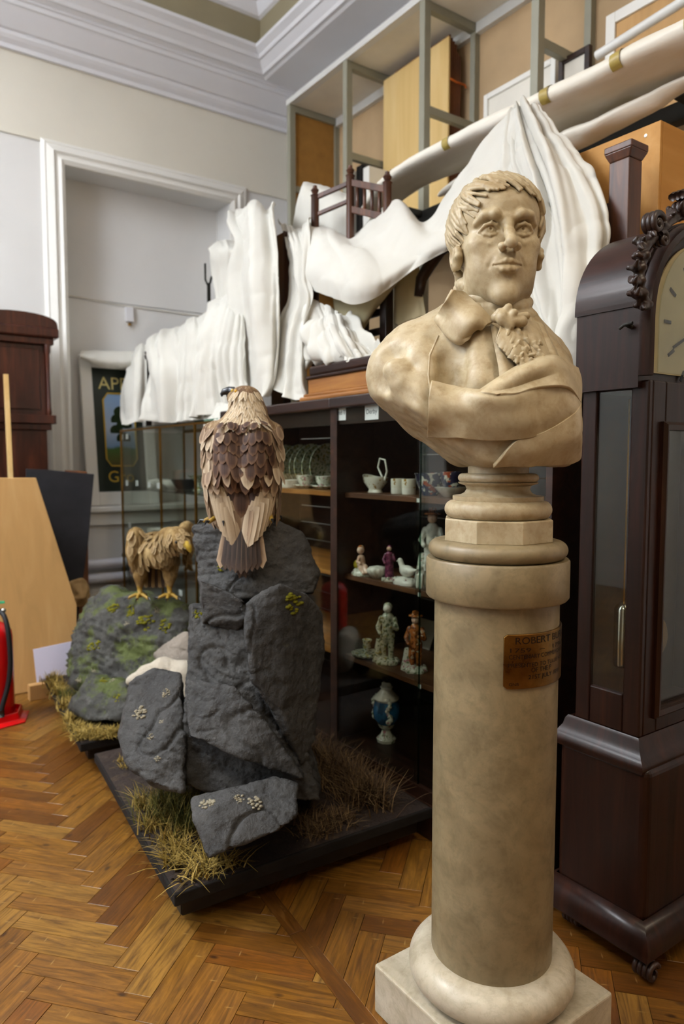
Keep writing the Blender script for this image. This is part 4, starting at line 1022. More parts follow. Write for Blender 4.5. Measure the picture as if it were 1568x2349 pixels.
def figure(name, lab, px, py, zs, ht, mb_, mskin, mbase, face=(-0.8, -0.6), stump=True, arm='front', seed=1, hat=None):
    c = osh(px, zs, 1.76, py); t = thing(name, lab, 'figurine', (c[0], c[1], zs), 'porcelain figurines'); s = ht/0.20; x, y = c[0], c[1]
    f = np.array([face[0], face[1], 0])/math.hypot(*face); l = np.array([-f[1], f[0], 0])
    P_ = lambda a, b, z: (x+f[0]*a*s+l[0]*b*s, y+f[1]*a*s+l[1]*b*s, zs+z*s)
    mound(t, (x, y, zs), 0.042*s, 0.042*s, 0.022*s, mbase, seed)
    G = SDF(np.array(P_(0, 0, 0.09))-0.085*s-np.array([0, 0, 0.02*s]), np.array(P_(0, 0, 0.10))+0.085*s+np.array([0, 0, 0.02*s]), 0.0022*s)
    for q in (-1, 1): G.chain([P_(0.004*q, 0.012*q, 0.018), P_(0.006, 0.013*q, 0.055), P_(0, 0.010*q, 0.095)], [0.008*s, 0.010*s, 0.014*s], k=0.004*s)
    G.chain([P_(0, 0, 0.09), P_(0, 0, 0.115), P_(-0.002, 0, 0.15)], [0.021*s, 0.017*s, 0.020*s], k=0.008*s)
    if arm == 'skirt': G.chain([P_(0, 0, 0.03), P_(0, 0, 0.10)], [0.027*s, 0.018*s], k=0.01*s)
    for q in (-1, 1): G.chain([P_(-0.002, 0.022*q, 0.148), P_(0.008, 0.032*q, 0.118), P_(0.034, 0.018*q, 0.116+0.012*q)], [0.009*s, 0.008*s, 0.006*s], k=0.003*s)
    V, Q = G.mesh(); make('body', V, Q, mb_, t, smooth=True)
    h = MB().ball(P_(0.004, 0, 0.182), 0.0145*s, 14, 10); h.tube([P_(0, 0, 0.155), P_(0.002, 0, 0.175)], 0.006*s, 8); h.ball(P_(0.019, 0, 0.180), 0.003*s, 6, 5); h.build('head', mskin, t, smooth=True)
    hr = MB().ball(P_(-0.003, 0, 0.188), (0.0155*s, 0.0155*s, 0.0135*s), 14, 8)
    if hat: hr.lathe([(0.001, 0.195*s), (0.026*s, 0.194*s), (0.024*s, 0.199*s), (0.013*s, 0.201*s), (0.011*s, 0.212*s), (0.001, 0.214*s)], (P_(0, 0, 0)[0], P_(0, 0, 0)[1], zs), 18, cap=False)
    hr.build('hair', hat or mb_, t, smooth=True)
    if stump:
        st = MB().lathe([(0.026*s, 0.0), (0.022*s, 0.02*s), (0.016*s, 0.05*s), (0.012*s, 0.075*s), (0.001, 0.078*s)], P_(-0.012, -0.03, 0.0), 14, cap=False)
        st.build('tree_stump', mbase, t, autosmooth=60)
    return t
figure('tall_figurine', 'tall pale porcelain figure holding a garland on the third shelf', 890, 1520, S3, 0.235, M['green_china'], M['white_china'], M['green_china'], seed=2)
figure('brown_figurine', 'brown coated porcelain figure at the glass edge on the third shelf', 955, 1540, S3, 0.215, M['brown_china'], M['skin_china'], M['flower_china'], seed=3, hat=M['brown_china'])
figure('lady_figurine', 'porcelain lady in a purple skirt on the second shelf', 893, 1340, S2, 0.135, M['purple_china'], M['skin_china'], M['flower_china'], arm='skirt', stump=False, seed=4)
figure('bust_figurine', 'pale porcelain figure standing behind the crystal glass on the second shelf', 992, 1330, S2, 0.26, M['white_china'], M['skin_china'], M['flower_china'], seed=5, hat=M['brown_china'])
# reclining child
c = osh(832, S2, 0, 1322); t = thing('reclining_figurine', 'reclining porcelain child on a flowery mound on the second shelf', 'figurine', tuple(c), 'porcelain figurines')
mound(t, c, 0.04, 0.055, 0.03, M['flower_china'], 8)
d = np.array([0, -1.0, 0]); G = SDF(c-np.array([0.06, 0.09, 0.01]), c+np.array([0.06, 0.09, 0.12]), 0.0024)
G.chain([c+[0, 0.01, 0.04], c+[0, 0.012, 0.065]], [0.018, 0.016], k=0.006); G.chain([c+[0, 0.005, 0.035], c+[-0.012, -0.03, 0.036], c+[-0.02, -0.055, 0.018]], [0.014, 0.011, 0.007], k=0.005)
G.chain([c+[-0.005, 0.0, 0.035], c+[-0.025, -0.02, 0.034], c+[-0.03, -0.045, 0.014]], [0.013, 0.010, 0.006], k=0.005); G.chain([c+[-0.01, 0.01, 0.072], c+[-0.03, -0.005, 0.055], c+[-0.03, -0.025, 0.052]], [0.007, 0.006, 0.005], k=0.003)
V, Q = G.mesh(); make('body', V, Q, M['skin_china'], t, smooth=True)
MB().ball(tuple(c+[-0.002, 0.012, 0.098]), 0.0155, 14, 10).build('head', M['skin_china'], t, smooth=True); MB().ball(tuple(c+[0.003, 0.016, 0.103]), 0.0155, 14, 8).build('hair', M['brown_china'], t, smooth=True)
MB().ball(tuple(c+[0.01, 0.045, 0.035]), (0.02, 0.02, 0.022), 12, 8).build('cushion', M['yellow_china'], t, smooth=True)
# shell dish, bird, goblet, dog
c = osh(866, S2, 0, 1331); mb = MB().lathe([(0.001, 0), (0.02, 0), (0.036, 0.02), (0.04, 0.034), (0.03, 0.044), (0.001, 0.050)], (0, 0, 0), 36, cap=False)
mb.xf(lambda p: (c[0]+p[0]*(1+0.10*math.cos(12*math.atan2(p[1], p[0]))), c[1]+p[1]*(1+0.10*math.cos(12*math.atan2(p[1], p[0]))), c[2]+p[2])); tag(mb.build('shell_dish', M['white_china'], None, c, smooth=True), 'glossy white ribbed shell ornament on the second shelf', 'ornament')
c = osh(930, S2, 0, 1352); t = thing('bird_figurine', 'white porcelain bird sitting on a flowered base on the second shelf', 'figurine', tuple(c), 'porcelain figurines'); mound(t, c, 0.035, 0.055, 0.03, M['white_china'], 11)
G = SDF(c-np.array([0.05, 0.08, 0.005]), c+np.array([0.05, 0.08, 0.11]), 0.0024); G.ell(c+[0, -0.01, 0.05], (0.022, 0.034, 0.022)); G.chain([c+[0, 0.012, 0.055], c+[0, 0.026, 0.078], c+[0, 0.03, 0.085]], [0.013, 0.009, 0.010], k=0.006); G.cap(c+[0, 0.034, 0.085], c+[0, 0.050, 0.080], 0.004, 0.002, k=0.002); G.cap(c+[0, -0.03, 0.052], c+[0, -0.062, 0.06], 0.012, 0.004, k=0.008)
V, Q = G.mesh(); make('body', V, Q, M['white_china'], t, smooth=True)
c = osh(962, S2, 1.90); cone([(0.001, 0), (0.03, 0), (0.031, 0.004), (0.008, 0.012), (0.007, 0.05), (0.02, 0.062), (0.034, 0.09), (0.036, 0.135), (0.0345, 0.135), (0.031, 0.09), (0.001, 0.066)], tuple(c), M['crystal'], 'goblet', 'engraved crystal goblet at the glass edge on the second shelf', 'glass')
c = osh(975, S2+0.003, 0, 1368); t = thing('dog_figurine', 'seated white porcelain dog at the end of the second shelf', 'figurine', tuple(c), 'porcelain figurines')
G = SDF(c-np.array([0.05, 0.06, 0.004]), c+np.array([0.05, 0.06, 0.10]), 0.0024); G.ell(c+[0.012, 0, 0.024], (0.026, 0.02, 0.024)); G.chain([c+[0, 0, 0.03], c+[-0.012, 0, 0.06]], [0.018, 0.013], k=0.008); G.ell(c+[-0.018, 0, 0.074], (0.016, 0.012, 0.013), k=0.004)
for q in (-1, 1): G.cap(c+[-0.022, 0.009*q, 0.045], c+[-0.026, 0.009*q, 0.004], 0.007, 0.006, k=0.004); G.cap(c+[-0.012, 0.012*q, 0.082], c+[-0.01, 0.017*q, 0.066], 0.005, 0.005, k=0.002)
V, Q = G.mesh(); make('body', V, Q, M['white_china'], t, smooth=True)
# third shelf: chamber candlestick and a leaning card
c = osh(842, S3, 0, 1507); t = thing('chamber_candlestick', 'pale porcelain chamber candlestick with a saucer base on the third shelf', 'candlestick', tuple(c))
MB().lathe([(0.001, 0), (0.035, 0), (0.062, 0.012), (0.064, 0.017), (0.03, 0.008), (0.012, 0.012), (0.010, 0.03), (0.017, 0.04), (0.015, 0.058), (0.021, 0.068), (0.020, 0.071), (0.010, 0.066), (0.001, 0.05)], tuple(c), 32, cap=False).build('stick', M['green_china'], t, autosmooth=60)
handle((c[0], c[1], c[2]+0.004), 0.03, 0.034, t, M['green_china'], ang=-1.2)
a = osh(775, S3); tag(bev(MB().hexa([(1.98, 2.18, S3), (1.98, 2.33, S3), (1.984, 2.33, S3), (1.984, 2.18, S3), (2.03, 2.18, S3+0.11), (2.03, 2.33, S3+0.11), (2.034, 2.33, S3+0.11), (2.034, 2.18, S3+0.11)]).build('leaning_card', M['rack_panel'], None, (2.0, 2.25, S3)), 0.001), 'greyish card leaning at the back of the third shelf', 'card')
# bottom: blue vase, dark pot
c = osh(888, S4, 1.78); t = thing('porcelain_vase', 'ornate porcelain vase with a bright blue panel on the bottom shelf', 'vase', tuple(c))
MB().lathe([(0.001, 0), (0.038, 0), (0.04, 0.012), (0.022, 0.03), (0.016, 0.05), (0.03, 0.06), (0.036, 0.075)], tuple(c), 28, cap=False).build('foot', M['flower_china'], t, autosmooth=50)
MB().lathe([(0.036, 0.075), (0.052, 0.10), (0.055, 0.13), (0.05, 0.16), (0.042, 0.175)], tuple(c), 32, cap=False).build('body', M['blue_enamel'], t, autosmooth=50)
MB().lathe([(0.046, 0.170), (0.052, 0.178), (0.050, 0.185), (0.034, 0.20), (0.022, 0.215), (0.026, 0.225), (0.012, 0.238), (0.001, 0.242)], tuple(c), 28, cap=False).build('lid', M['white_china'], t, autosmooth=50)
for s in (-1, 1):
    mb = MB()
    for k in range(9): mb.ball((c[0]-0.025+0.004*math.sin(k), c[1]+s*(0.046+0.008*math.sin(k*1.3)), c[2]+0.095+0.011*k), 0.0115-0.0005*k, 10, 7)
    mb.build('garland', M['flower_china'], t, smooth=True)
mb = MB()
for k in range(6): mb.ball((c[0]+0.012*math.cos(k), c[1]+0.012*math.sin(k), c[2]+0.222+0.006*(k % 3)), 0.010, 8, 6)
mb.build('finial', M['white_china'], t, smooth=True)
c = osh(832, S4, 1.90); t = thing('cobalt_pot', 'dark cobalt pot with a gilt foot beside the blue vase', 'pot', tuple(c))
MB().lathe([(0.001, 0.012), (0.05, 0.012), (0.056, 0.02), (0.058, 0.085), (0.062, 0.092), (0.058, 0.092), (0.052, 0.085), (0.05, 0.02), (0.001, 0.018)], tuple(c), 32, cap=False).build('body', M['cobalt_enamel'], t, autosmooth=50)
MB().lathe([(0.001, 0), (0.06, 0), (0.062, 0.004), (0.052, 0.012), (0.001, 0.012)], tuple(c), 32, cap=False).build('foot', M['brass'], t, autosmooth=50)
# pieces in the far case
for px, py, z, kind, lab in ((455, 1100, 1.109, 0, 'pale stemmed bowl in the far glass case'), (425, 1100, 1.109, 1, 'dark low bowl in the far glass case'), (398, 1098, 1.109, 2, 'white crumpled bowl in the far glass case'), (365, 1105, 1.109, 2, 'white bowl near the brass corner of the far glass case'), (360, 1195, 0.759, 2, 'white bowl on the middle shelf of the far glass case')):
    c = osh(px, z, 1.84)
    prof = [[(0.001, 0), (0.04, 0), (0.015, 0.012), (0.012, 0.05), (0.06, 0.09), (0.065, 0.095), (0.05, 0.085), (0.001, 0.06)], [(0.001, 0), (0.05, 0), (0.085, 0.05), (0.09, 0.065), (0.08, 0.06), (0.001, 0.012)], [(0.001, 0), (0.04, 0), (0.07, 0.03), (0.075, 0.055), (0.068, 0.05), (0.001, 0.01)]][kind]
    cone(prof, tuple(c), [M['green_china'], M['dark_iron'], M['white_china']][kind], ['stemmed_bowl', 'low_bowl', 'white_bowl'][kind], lab, 'bowl')

# ================================================================== the two rock dioramas
def rock(name, front, fd, depth, m, parent, res=0.0062, shrink=0.86, seed=1, amp=0.010, strata=0.004, zmin=None, tilt=None, smooth=0.003):
    pts = []; c = np.mean([(p[0], p[1]) for p in front], 0)
    for p in front:
        f = p[2] if len(p) > 2 else fd; pts.append(pF(p[0], p[1], f))
        q = c+(np.array(p[:2])-c)*shrink; pts.append(pF(q[0], q[1], f+depth))
    pts = np.array(pts)
    if zmin is not None: pts[:, 2] = np.maximum(pts[:, 2], zmin)
    S = SDF(pts.min(0)-0.03, pts.max(0)+0.03, res); S.hull([tuple(p) for p in pts], smooth=smooth); V, Q = S.mesh(); N = vnormals(V, Q)
    st = V@np.array([[1, 0, 0.3], [0, 1, 0.2], [0.2, 0.1, 2.2]])
    d = amp*0.5*fbm(V*3.1+seed, 2, seed+3)+amp*0.75*(np.abs(fbm(st*10+seed, 4, seed+6, 0.6))-0.25)
    q1 = fbm(V*4.6+seed*2, 2, seed+14)*6; q2 = fbm(st*9.0+seed, 2, seed+15)*5
    d = d+amp*0.75*(np.floor(q1)+np.clip((q1-np.floor(q1))*5, 0, 1))/4+amp*0.35*(np.floor(q2)+np.clip((q2-np.floor(q2))*4, 0, 1))/3
    d = d+0.0035*(1-2*np.abs(fbm(V*26+seed, 3, seed+19, 0.6)))
    T = np.array(tilt if tilt is not None else (0.35, 0.2, 1.0)); s = V@T*30+3*fbm(V*4, 2, seed+9)
    d = d-strata*(np.abs(s-np.floor(s)-0.5) < 0.09)*(fbm(V*5+4, 2, seed+12) > -0.05)
    cr = fbm(V*2.6+seed*3, 3, seed+21); d = d-0.010*np.exp(-(cr/0.02)**2)
    V = V+N*d[:, None]
    if zmin is not None: V[:, 2] = np.maximum(V[:, 2], zmin-0.004)
    return make(name, V, Q, m, parent, smooth=True)
def base_board(corners, z0, z1, parent, soil, name='base_board', seed=1):
    P = [(x, y, z0) for x, y in corners]; o = fixn(MB().prism(P, (0, 0, z1-z0)).build(name, M['soot_board'], parent)); bev(o, 0.004)
    A = net([[(*corners[0], 0), (*corners[1], 0)], [(*corners[3], 0), (*corners[2], 0)]], lambda x, y, z: np.array([x, y, z]), 90, 90); c = A.reshape(-1, 3).mean(0)
    A = c+(A-c)*0.985; F_ = A.reshape(-1, 3); u = np.minimum(np.minimum(np.linspace(0, 1, 90)[None, :], 1-np.linspace(0, 1, 90)[None, :]), np.minimum(np.linspace(0, 1, 90)[:, None], 1-np.linspace(0, 1, 90)[:, None])).ravel()
    F_[:, 2] = z1+0.0005+np.clip(u*6, 0, 1)*(0.007+0.009*fbm(F_*11, 4, seed)+0.006*np.abs(fbm(F_*40, 3, seed+4)))
    o = make('soil', F_, gridfaces(90, 90), M[soil], parent, smooth=True)
    return o
def tuft(parent, spots, n, L, m, seed, spread=0.05, lean=0.5, wd=0.0022, z0=0.14):
    rr = np.random.RandomState(seed); V = []; Fc = []; rv = []
    for i in range(n):
        s = spots[rr.randint(len(spots))]; b = pz(s[0], s[1], z0)+np.array([rr.normal()*spread*0.6, rr.normal()*spread*0.6, -0.004]); a = rr.rand()*6.283; l = L*(0.45+0.75*rr.rand()); le = lean*(0.3+rr.rand())
        d = np.array([math.cos(a), math.sin(a), 0]); sdv = np.array([-d[1], d[0], 0])*wd*(0.6+0.8*rr.rand()); b[0] = min(b[0], 1.45); k0 = len(V); v = rr.rand(); curl = rr.uniform(0.2, 1.0)
        for j in range(4):
            t = j/3; p = b+d*l*le*(t**(1+curl))+np.array([0, 0, 1])*l*t*(1-0.35*le*t); w = (1-t*0.92); V += [p-sdv*w, p+sdv*w]; rv += [v, v]
        Fc += [(k0+2*j, k0+2*j+1, k0+2*j+3, k0+2*j+2) for j in range(3)]
    o = make('grass', V, Fc, m, parent, attrs={'rv': rv}); o['kind'] = 'stuff'; return o
def patch(parent, px, py, r, m, seed, tree, name='lichen'):
    rr = np.random.RandomState(seed); d = ray(px, py); d = d/np.linalg.norm(d); h = tree.ray_cast(Vector(CAM), Vector(d))
    if h[0] is None: return
    c = np.array(h[0]); n = np.array(h[1]); 
    if n@d > 0: n = -n
    t1 = np.cross(n, (0, 0, 1.0)); t1 /= np.linalg.norm(t1)+1e-9; t2 = np.cross(n, t1); mb = MB()
    for k in range(26):
        a = rr.rand()*6.28; q = r*math.sqrt(rr.rand()); p = c+n*0.02+t1*q*math.cos(a)+t2*q*math.sin(a); hh = tree.ray_cast(Vector(p), Vector(-n))
        if hh[0] is None: continue
        s = r*(0.16+0.18*rr.rand()); mb.ball(hh[0], (s, s, s*0.55), 7, 4)
    if mb.v: o = mb.build(name, m, parent, smooth=True); o['kind'] = 'stuff'
def tree_of(objs):
    V = []; Fc = []
    for o in objs:
        n = len(V); w = W[o]; V += [v.co+w for v in o.data.vertices]; Fc += [tuple(i+n for i in p.vertices) for p in o.data.polygons]
    return BVHTree.FromPolygons(V, Fc)
ZP = 0.135
# --- near diorama
cA = [(0.692, 1.761), (1.585, 1.722), (1.598, 2.830), (0.790, 2.830)]
dioA = thing('rock_diorama', 'dark slate rock diorama on a black board with grass tufts, in front', 'diorama', (1.15, 2.28, 0.10))
base_board(cA, 0.100, ZP, dioA, 'peat', seed=3)
R = []
R.append(rock('top_rock', [(441, 1206, 2.40), (520, 1192, 2.36), (640, 1198, 2.36), (692, 1228, 2.38), (728, 1312, 2.40), (720, 1362, 2.36), (640, 1350, 2.31), (560, 1372, 2.28), (480, 1392, 2.30), (452, 1330, 2.36)], 2.3, 0.34, M['slate_rock'], dioA, seed=4, amp=0.013, shrink=0.9))
R.append(rock('side_rock', [(570, 1382, 2.16), (640, 1338, 2.18), (700, 1362, 2.24), (738, 1410, 2.32), (738, 1500, 2.32), (722, 1690, 2.24), (692, 1752, 2.18), (650, 1640, 2.12), (578, 1560, 2.10), (564, 1450, 2.12)], 2.2, 0.36, M['slate_rock'], dioA, seed=8, amp=0.009, tilt=(0.1, 0.2, 0.3)))
R.append(rock('main_rock', [(437, 1385, 2.34), (590, 1400, 2.30), (640, 1500, 2.24), (700, 1700, 2.20), (736, 1790, 2.22), (735, 1838, 2.18), (560, 1830, 2.12), (424, 1800, 2.12), (420, 1640, 2.16)], 2.2, 0.42, M['slate_rock'], dioA, seed=15, amp=0.013, zmin=ZP, shrink=0.95, tilt=(0.6, -0.2, 0.8)))
R.append(rock('ledge_rock', [(456, 1325, 2.27), (560, 1376, 2.22), (572, 1420, 2.22), (545, 1452, 2.28), (462, 1432, 2.28)], 2.2, 0.26, M['slate_rock'], dioA, seed=19, amp=0.010))
R.append(rock('mid_slab', [(424, 1640, 2.12), (430, 1560, 2.18), (540, 1570, 2.12), (640, 1700, 2.08), (700, 1790, 2.08), (560, 1740, 2.03), (430, 1690, 2.06)], 2.1, 0.25, M['slate_rock'], dioA, seed=23, amp=0.010))
R.append(rock('leaning_rock', [(302, 1565, 2.28), (352, 1535, 2.30), (414, 1546, 2.26), (424, 1690, 2.14), (420, 1815, 2.02), (350, 1800, 2.02), (290, 1750, 2.10), (270, 1690, 2.16)], 2.2, 0.24, M['slate_rock'], dioA, seed=27, amp=0.010, zmin=ZP, shrink=0.95, tilt=(1, 0.5, 0.1)))
R.append(rock('front_rock', [(440, 1832, 1.96), (630, 1782, 2.02), (682, 1800, 2.02), (680, 1872, 1.92), (640, 1905, 1.88), (478, 1966, 1.80), (442, 1880, 1.88), (500, 1850, 1.90)], 1.9, 0.18, M['slate_rock'], dioA, seed=33, amp=0.008, zmin=ZP, shrink=0.92))
tA = tree_of(R)
for k, (x, y, r) in enumerate([(320, 1635, .022), (380, 1590, .014), (345, 1690, .010), (360, 1740, .010), (475, 1842, .020), (548, 1832, .014), (585, 1842, .020), (370, 1655, .008)]): patch(dioA, x, y, r, M['lichen'], k, tA)
patch(dioA, 672, 1384, .032, M['moss_patch'], 21, tA, 'moss'); patch(dioA, 510, 1300, .016, M['moss_patch'], 22, tA, 'moss'); patch(dioA, 452, 1408, .016, M['moss_patch'], 23, tA, 'moss')
tuft(dioA, [(400, 1870), (430, 1850), (410, 1890), (370, 1880), (440, 1870), (380, 1850), (425, 1910)], 900, 0.115, M['grass_green'], 5, 0.05, 0.7)
tuft(dioA, [(330, 1850), (400, 1960), (430, 1960), (350, 1900), (385, 1930)], 420, 0.075, M['grass_straw'], 6, 0.035, 1.0)
tuft(dioA, [(480, 1985), (520, 1985), (440, 2010), (470, 2000), (395, 1985)], 220, 0.07, M['grass_straw'], 7, 0.03, 1.5, 0.003)
tuft(dioA, [(780, 1700), (810, 1750), (840, 1800), (790, 1780), (870, 1840), (760, 1800), (820, 1840), (740, 1740)], 2200, 0.13, M['grass_brown'], 8, 0.055, 0.9)
tuft(dioA, [(700, 1880), (740, 1890), (780, 1880), (720, 1910)], 900, 0.05, M['grass_brown'], 9, 0.04, 1.2)
tuft(dioA, [(285, 1745), (290, 1760)], 120, 0.03, M['grass_straw'], 10, 0.02, 1.2)
# --- far diorama
cB = [(0.770, 2.955), (1.590, 2.930), (1.600, 3.960), (0.866, 3.985)]
dioB = thing('mossy_diorama', 'mossy boulder diorama with straw grass on a black board, further back', 'diorama', (1.2, 3.45, 0.10))
base_board(cB, 0.100, ZP, dioB, 'grassbed' if 'grassbed' in M else 'peat', seed=9)
RB = []
RB.append(rock('mossy_boulder', [(142, 1560, 3.42), (150, 1490, 3.48), (166, 1430, 3.52), (205, 1385, 3.60), (250, 1353, 3.62), (300, 1372, 3.50), (350, 1372, 3.42), (432, 1378, 3.40), (442, 1420, 3.36), (430, 1540, 3.20), (330, 1565, 3.20), (200, 1575, 3.30)], 3.4, 0.42, M['mossy_rock'], dioB, res=0.012, seed=41, amp=0.040, zmin=ZP, shrink=0.9, strata=0.010, smooth=0.03))
RB.append(rock('small_boulder', [(163, 1610, 3.12), (200, 1548, 3.18), (290, 1556, 3.12), (312, 1600, 3.02), (290, 1650, 2.98), (205, 1672, 2.98), (170, 1645, 3.04)], 3.1, 0.26, M['mossy_rock'], dioB, res=0.010, seed=45, amp=0.024, zmin=ZP, smooth=0.03))
RB.append(rock('grey_stone', [(346, 1510, 3.22), (372, 1474, 3.24), (440, 1438, 3.26), (446, 1530, 3.16), (380, 1530, 3.14)], 3.2, 0.16, M['pale_rock'], dioB, seed=49, amp=0.010, smooth=0.03))
S = SDF(pF(280, 1600, 3.02)-0.25, pF(400, 1520, 3.1)+0.35, 0.010)
S.chain([pF(300, 1562, 3.10), pF(335, 1545, 3.07), (pF(375, 1533, 3.06)), pF(420, 1545, 3.05), pF(450, 1580, 3.05)], [0.022, 0.034, 0.046, 0.052, 0.06], k=0.02)
V, Q = S.mesh(); V = V+vnormals(V, Q)*(0.005*fbm(V*12, 3, 2))[:, None]; RB.append(make('white_stone', V, Q, M['white_rock'], dioB, smooth=True))
tB = tree_of(RB)
for k, (x, y, r) in enumerate([(215, 1480, .03), (260, 1395, .03), (330, 1420, .04), (380, 1440, .03), (300, 1400, .03), (240, 1560, .02), (270, 1600, .02)]): patch(dioB, x, y, r, M['moss_patch'], 60+k, tB, 'moss')
for k, (x, y, r) in enumerate([(255, 1560, .012), (215, 1540, .012), (290, 1430, .014), (360, 1400, .014), (180, 1560, .014)]): patch(dioB, x, y, r, M['lichen'], 80+k, tB)
tuft(dioB, [(120, 1560), (135, 1590), (150, 1620), (165, 1650), (130, 1575)], 700, 0.055, M['grass_straw'], 11, 0.035, 1.0, 0.003)
tuft(dioB, [(190, 1690), (220, 1690), (250, 1685), (205, 1680), (270, 1680), (175, 1670)], 900, 0.045, M['grass_straw'], 12, 0.03, 1.6, 0.0032)
tuft(dioB, [(150, 1600), (170, 1600)], 160, 0.06, M['grass_green'], 13, 0.03, 0.8)
tuft(dioB, [(310, 1530), (290, 1540), (320, 1515)], 300, 0.06, M['grass_brown'], 14, 0.03, 0.9, z0=0.25)
# --- wheeled dollies under the boards
def dolly(cn, lab, ins):
    c = np.mean(np.array(cn), 0); t = thing('wheeled_dolly', lab, 'dolly', (c[0], c[1], 0), 'black plastic dollies')
    q = [c+(np.array(p)-c)*ins for p in cn]; q2 = [c+(np.array(p)-c)*(ins-0.10) for p in cn]
    mb = MB()
    for i in range(4):
        a, b, e, f = q[i], q[(i+1) % 4], q2[(i+1) % 4], q2[i]; mb.hexa([(*a, 0.040), (*b, 0.040), (*e, 0.040), (*f, 0.040), (*a, 0.099), (*b, 0.099), (*e, 0.099), (*f, 0.099)])
    bev(fixn(mb.build('frame', M['black_plastic'], t)), 0.006)
    for p in q2:
        p = c+(p-c)*0.96; MB().tube([(p[0]-0.012, p[1], 0.022), (p[0]+0.012, p[1], 0.022)], 0.022, 18).build('castor', M['rubber'], t, autosmooth=40)
        MB().box((p[0]-0.016, p[1]-0.012, 0.038), (p[0]+0.016, p[1]+0.012, 0.046)).build('castor_fork', M['dark_iron'], t)
    return t
dolly(cA, 'black plastic wheeled dolly under the front rock diorama', 0.93)
dolly(cB, 'black plastic wheeled dolly under the mossy diorama', 0.90)

# ================================================================== mounted eagles
def feather_mat(name, core, mid, edge, shaft):
    t = NT(name, 0.6, 0.3); tt = t.attr('ft'); ss = t.attr('fs'); r = t.rnd()
    e = t.math('MAXIMUM', t.ramp(ss, [(0.45, 0.0), (0.98, 0.62)]), t.ramp(tt, [(0.72, 0.0), (0.99, 0.75)]))
    n = t.noise(70, 4, 0.6, t.mapped((1, 1, 1), rnd=20)); c = t.mix(t.ramp(n, [(0.35, 0.0), (0.7, 1.0)]), core, mid); c = t.mix(t.ramp(r, [(0.0, 0.0), (1.0, 0.4)]), c, mid)
    c = t.mix(e, c, edge); c = t.mix(t.ramp(ss, [(0.0, 0.7), (0.09, 0.0)]), c, shaft); t.col(c)
    t.bump(t.noise(60, 3, 0.5, t.mapped((1, 6, 1))), 0.15, 0.002); M[name] = t.m
feather_mat('feather_brown', '2e1d15', '4a3226', '7d5f48', '20130d')
feather_mat('feather_tan', '5f4a35', '87705a', 'b59d80', '4a3626')
feather_mat('feather_pale', '8d7a63', 'ab987e', 'cdbda3', '6a543c')
feather_mat('feather_dark', '17100d', '2c201a', '4a382c', '6e5844')
feather_mat('feather_neck', '8f7656', 'c7b494', 'e2d6bf', '3a2716')
feather_mat('feather_gold', '6a5230', '8d744c', 'b09a70', '4a3820')
def plumage(name, stops, streak, scale=20):
    t = NT(name, 0.75, 0.2); g = t.noise(scale, 5, 0.6, t.mapped((1, 1, 0.35))); c = t.ramp(g, stops)
    v = t.noise(90, 4, 0.7, t.mapped((1, 1, 0.25))); t.col(t.mix(t.ramp(v, [(0.52, 0.0), (0.66, 0.7)]), c, streak)); t.bump(v, 0.35, 0.006); M[name] = t.m
plumage('plumage_a', [(0.3, '4a3426'), (0.5, '6d543c'), (0.72, '97805f')], 'b8a585')
plumage('plumage_b', [(0.3, '5a4222'), (0.5, '82683e'), (0.72, 'ab9468')], '3f2d17', 16)
plumage('neck_plumage', [(0.35, 'a08560'), (0.6, 'd3c2a0')], '5a3f26', 24)
plain('horn_black', '17171a', 0.3, 0.5); plain('beak_yellow', 'b89a3a', 0.4, 0.4, var=0.15); plain('talon_yellow', '9c7d33', 0.5, 0.3, var=0.2); plain('eye_gold', 'b98a1a', 0.1, 0.6)
_fm = {}
def feather_mesh(mname, kind):
    key = (mname, kind)
    if key in _fm: return _fm[key]
    n = 7; v = []; f = []; ft = []; fs = []
    for i in range(n+1):
        t = i/n
        w = {'round': math.sin(math.pi*min(1, (t*0.86+0.14)))**0.55*0.5 if t < 1 else 0.02, 'long': (0.5*(1-(2*t-0.75)**4*0.35) if t < 0.85 else 0.5*math.sqrt(max(0, 1-((t-0.85)/0.15)**2))*0.93) if t < 1 else 0.02, 'lance': 0.5*(math.sin(math.pi*(0.15+0.85*t))**0.8) if t < 1 else 0.01}[kind]
        for s in (-1, -0.5, 0, 0.5, 1): v.append((w*s, t, 0.10*w*(1-s*s)+0.05*math.sin(t*2.6))); ft.append(t); fs.append(abs(s))
    for i in range(n):
        for k in range(4): f.append((i*5+k, i*5+k+1, (i+1)*5+k+1, (i+1)*5+k))
    me = bpy.data.meshes.new('feather'); me.from_pydata(v, [], f); me.materials.append(M[mname])
    for nm, a in (('ft', ft), ('fs', fs)): at = me.attributes.new(nm, 'FLOAT', 'POINT'); at.data.foreach_set('value', a)
    me.polygons.foreach_set('use_smooth', [True]*len(me.polygons)); _fm[key] = me; return me
def feather(parent, p, n, tip, L, wd, mname, kind, lift=0.12, name='feather'):
    n = Vector(n).normalized(); y = Vector(tip); y = (y-n*y.dot(n)).normalized(); y = (y+n*lift).normalized(); x = y.cross(n).normalized(); z = x.cross(y).normalized()
    o = bpy.data.objects.new(name, feather_mesh(mname, kind)); COL.objects.link(o); o.parent = parent
    Mx = Matrix(((x.x, y.x, z.x, 0), (x.y, y.y, z.y, 0), (x.z, y.z, z.z, 0), (0, 0, 0, 1)))@Matrix.Diagonal((wd, L, wd, 1)); q = Vector(p)-W[parent]; Mx.translation = q; o.matrix_local = Mx
    return o
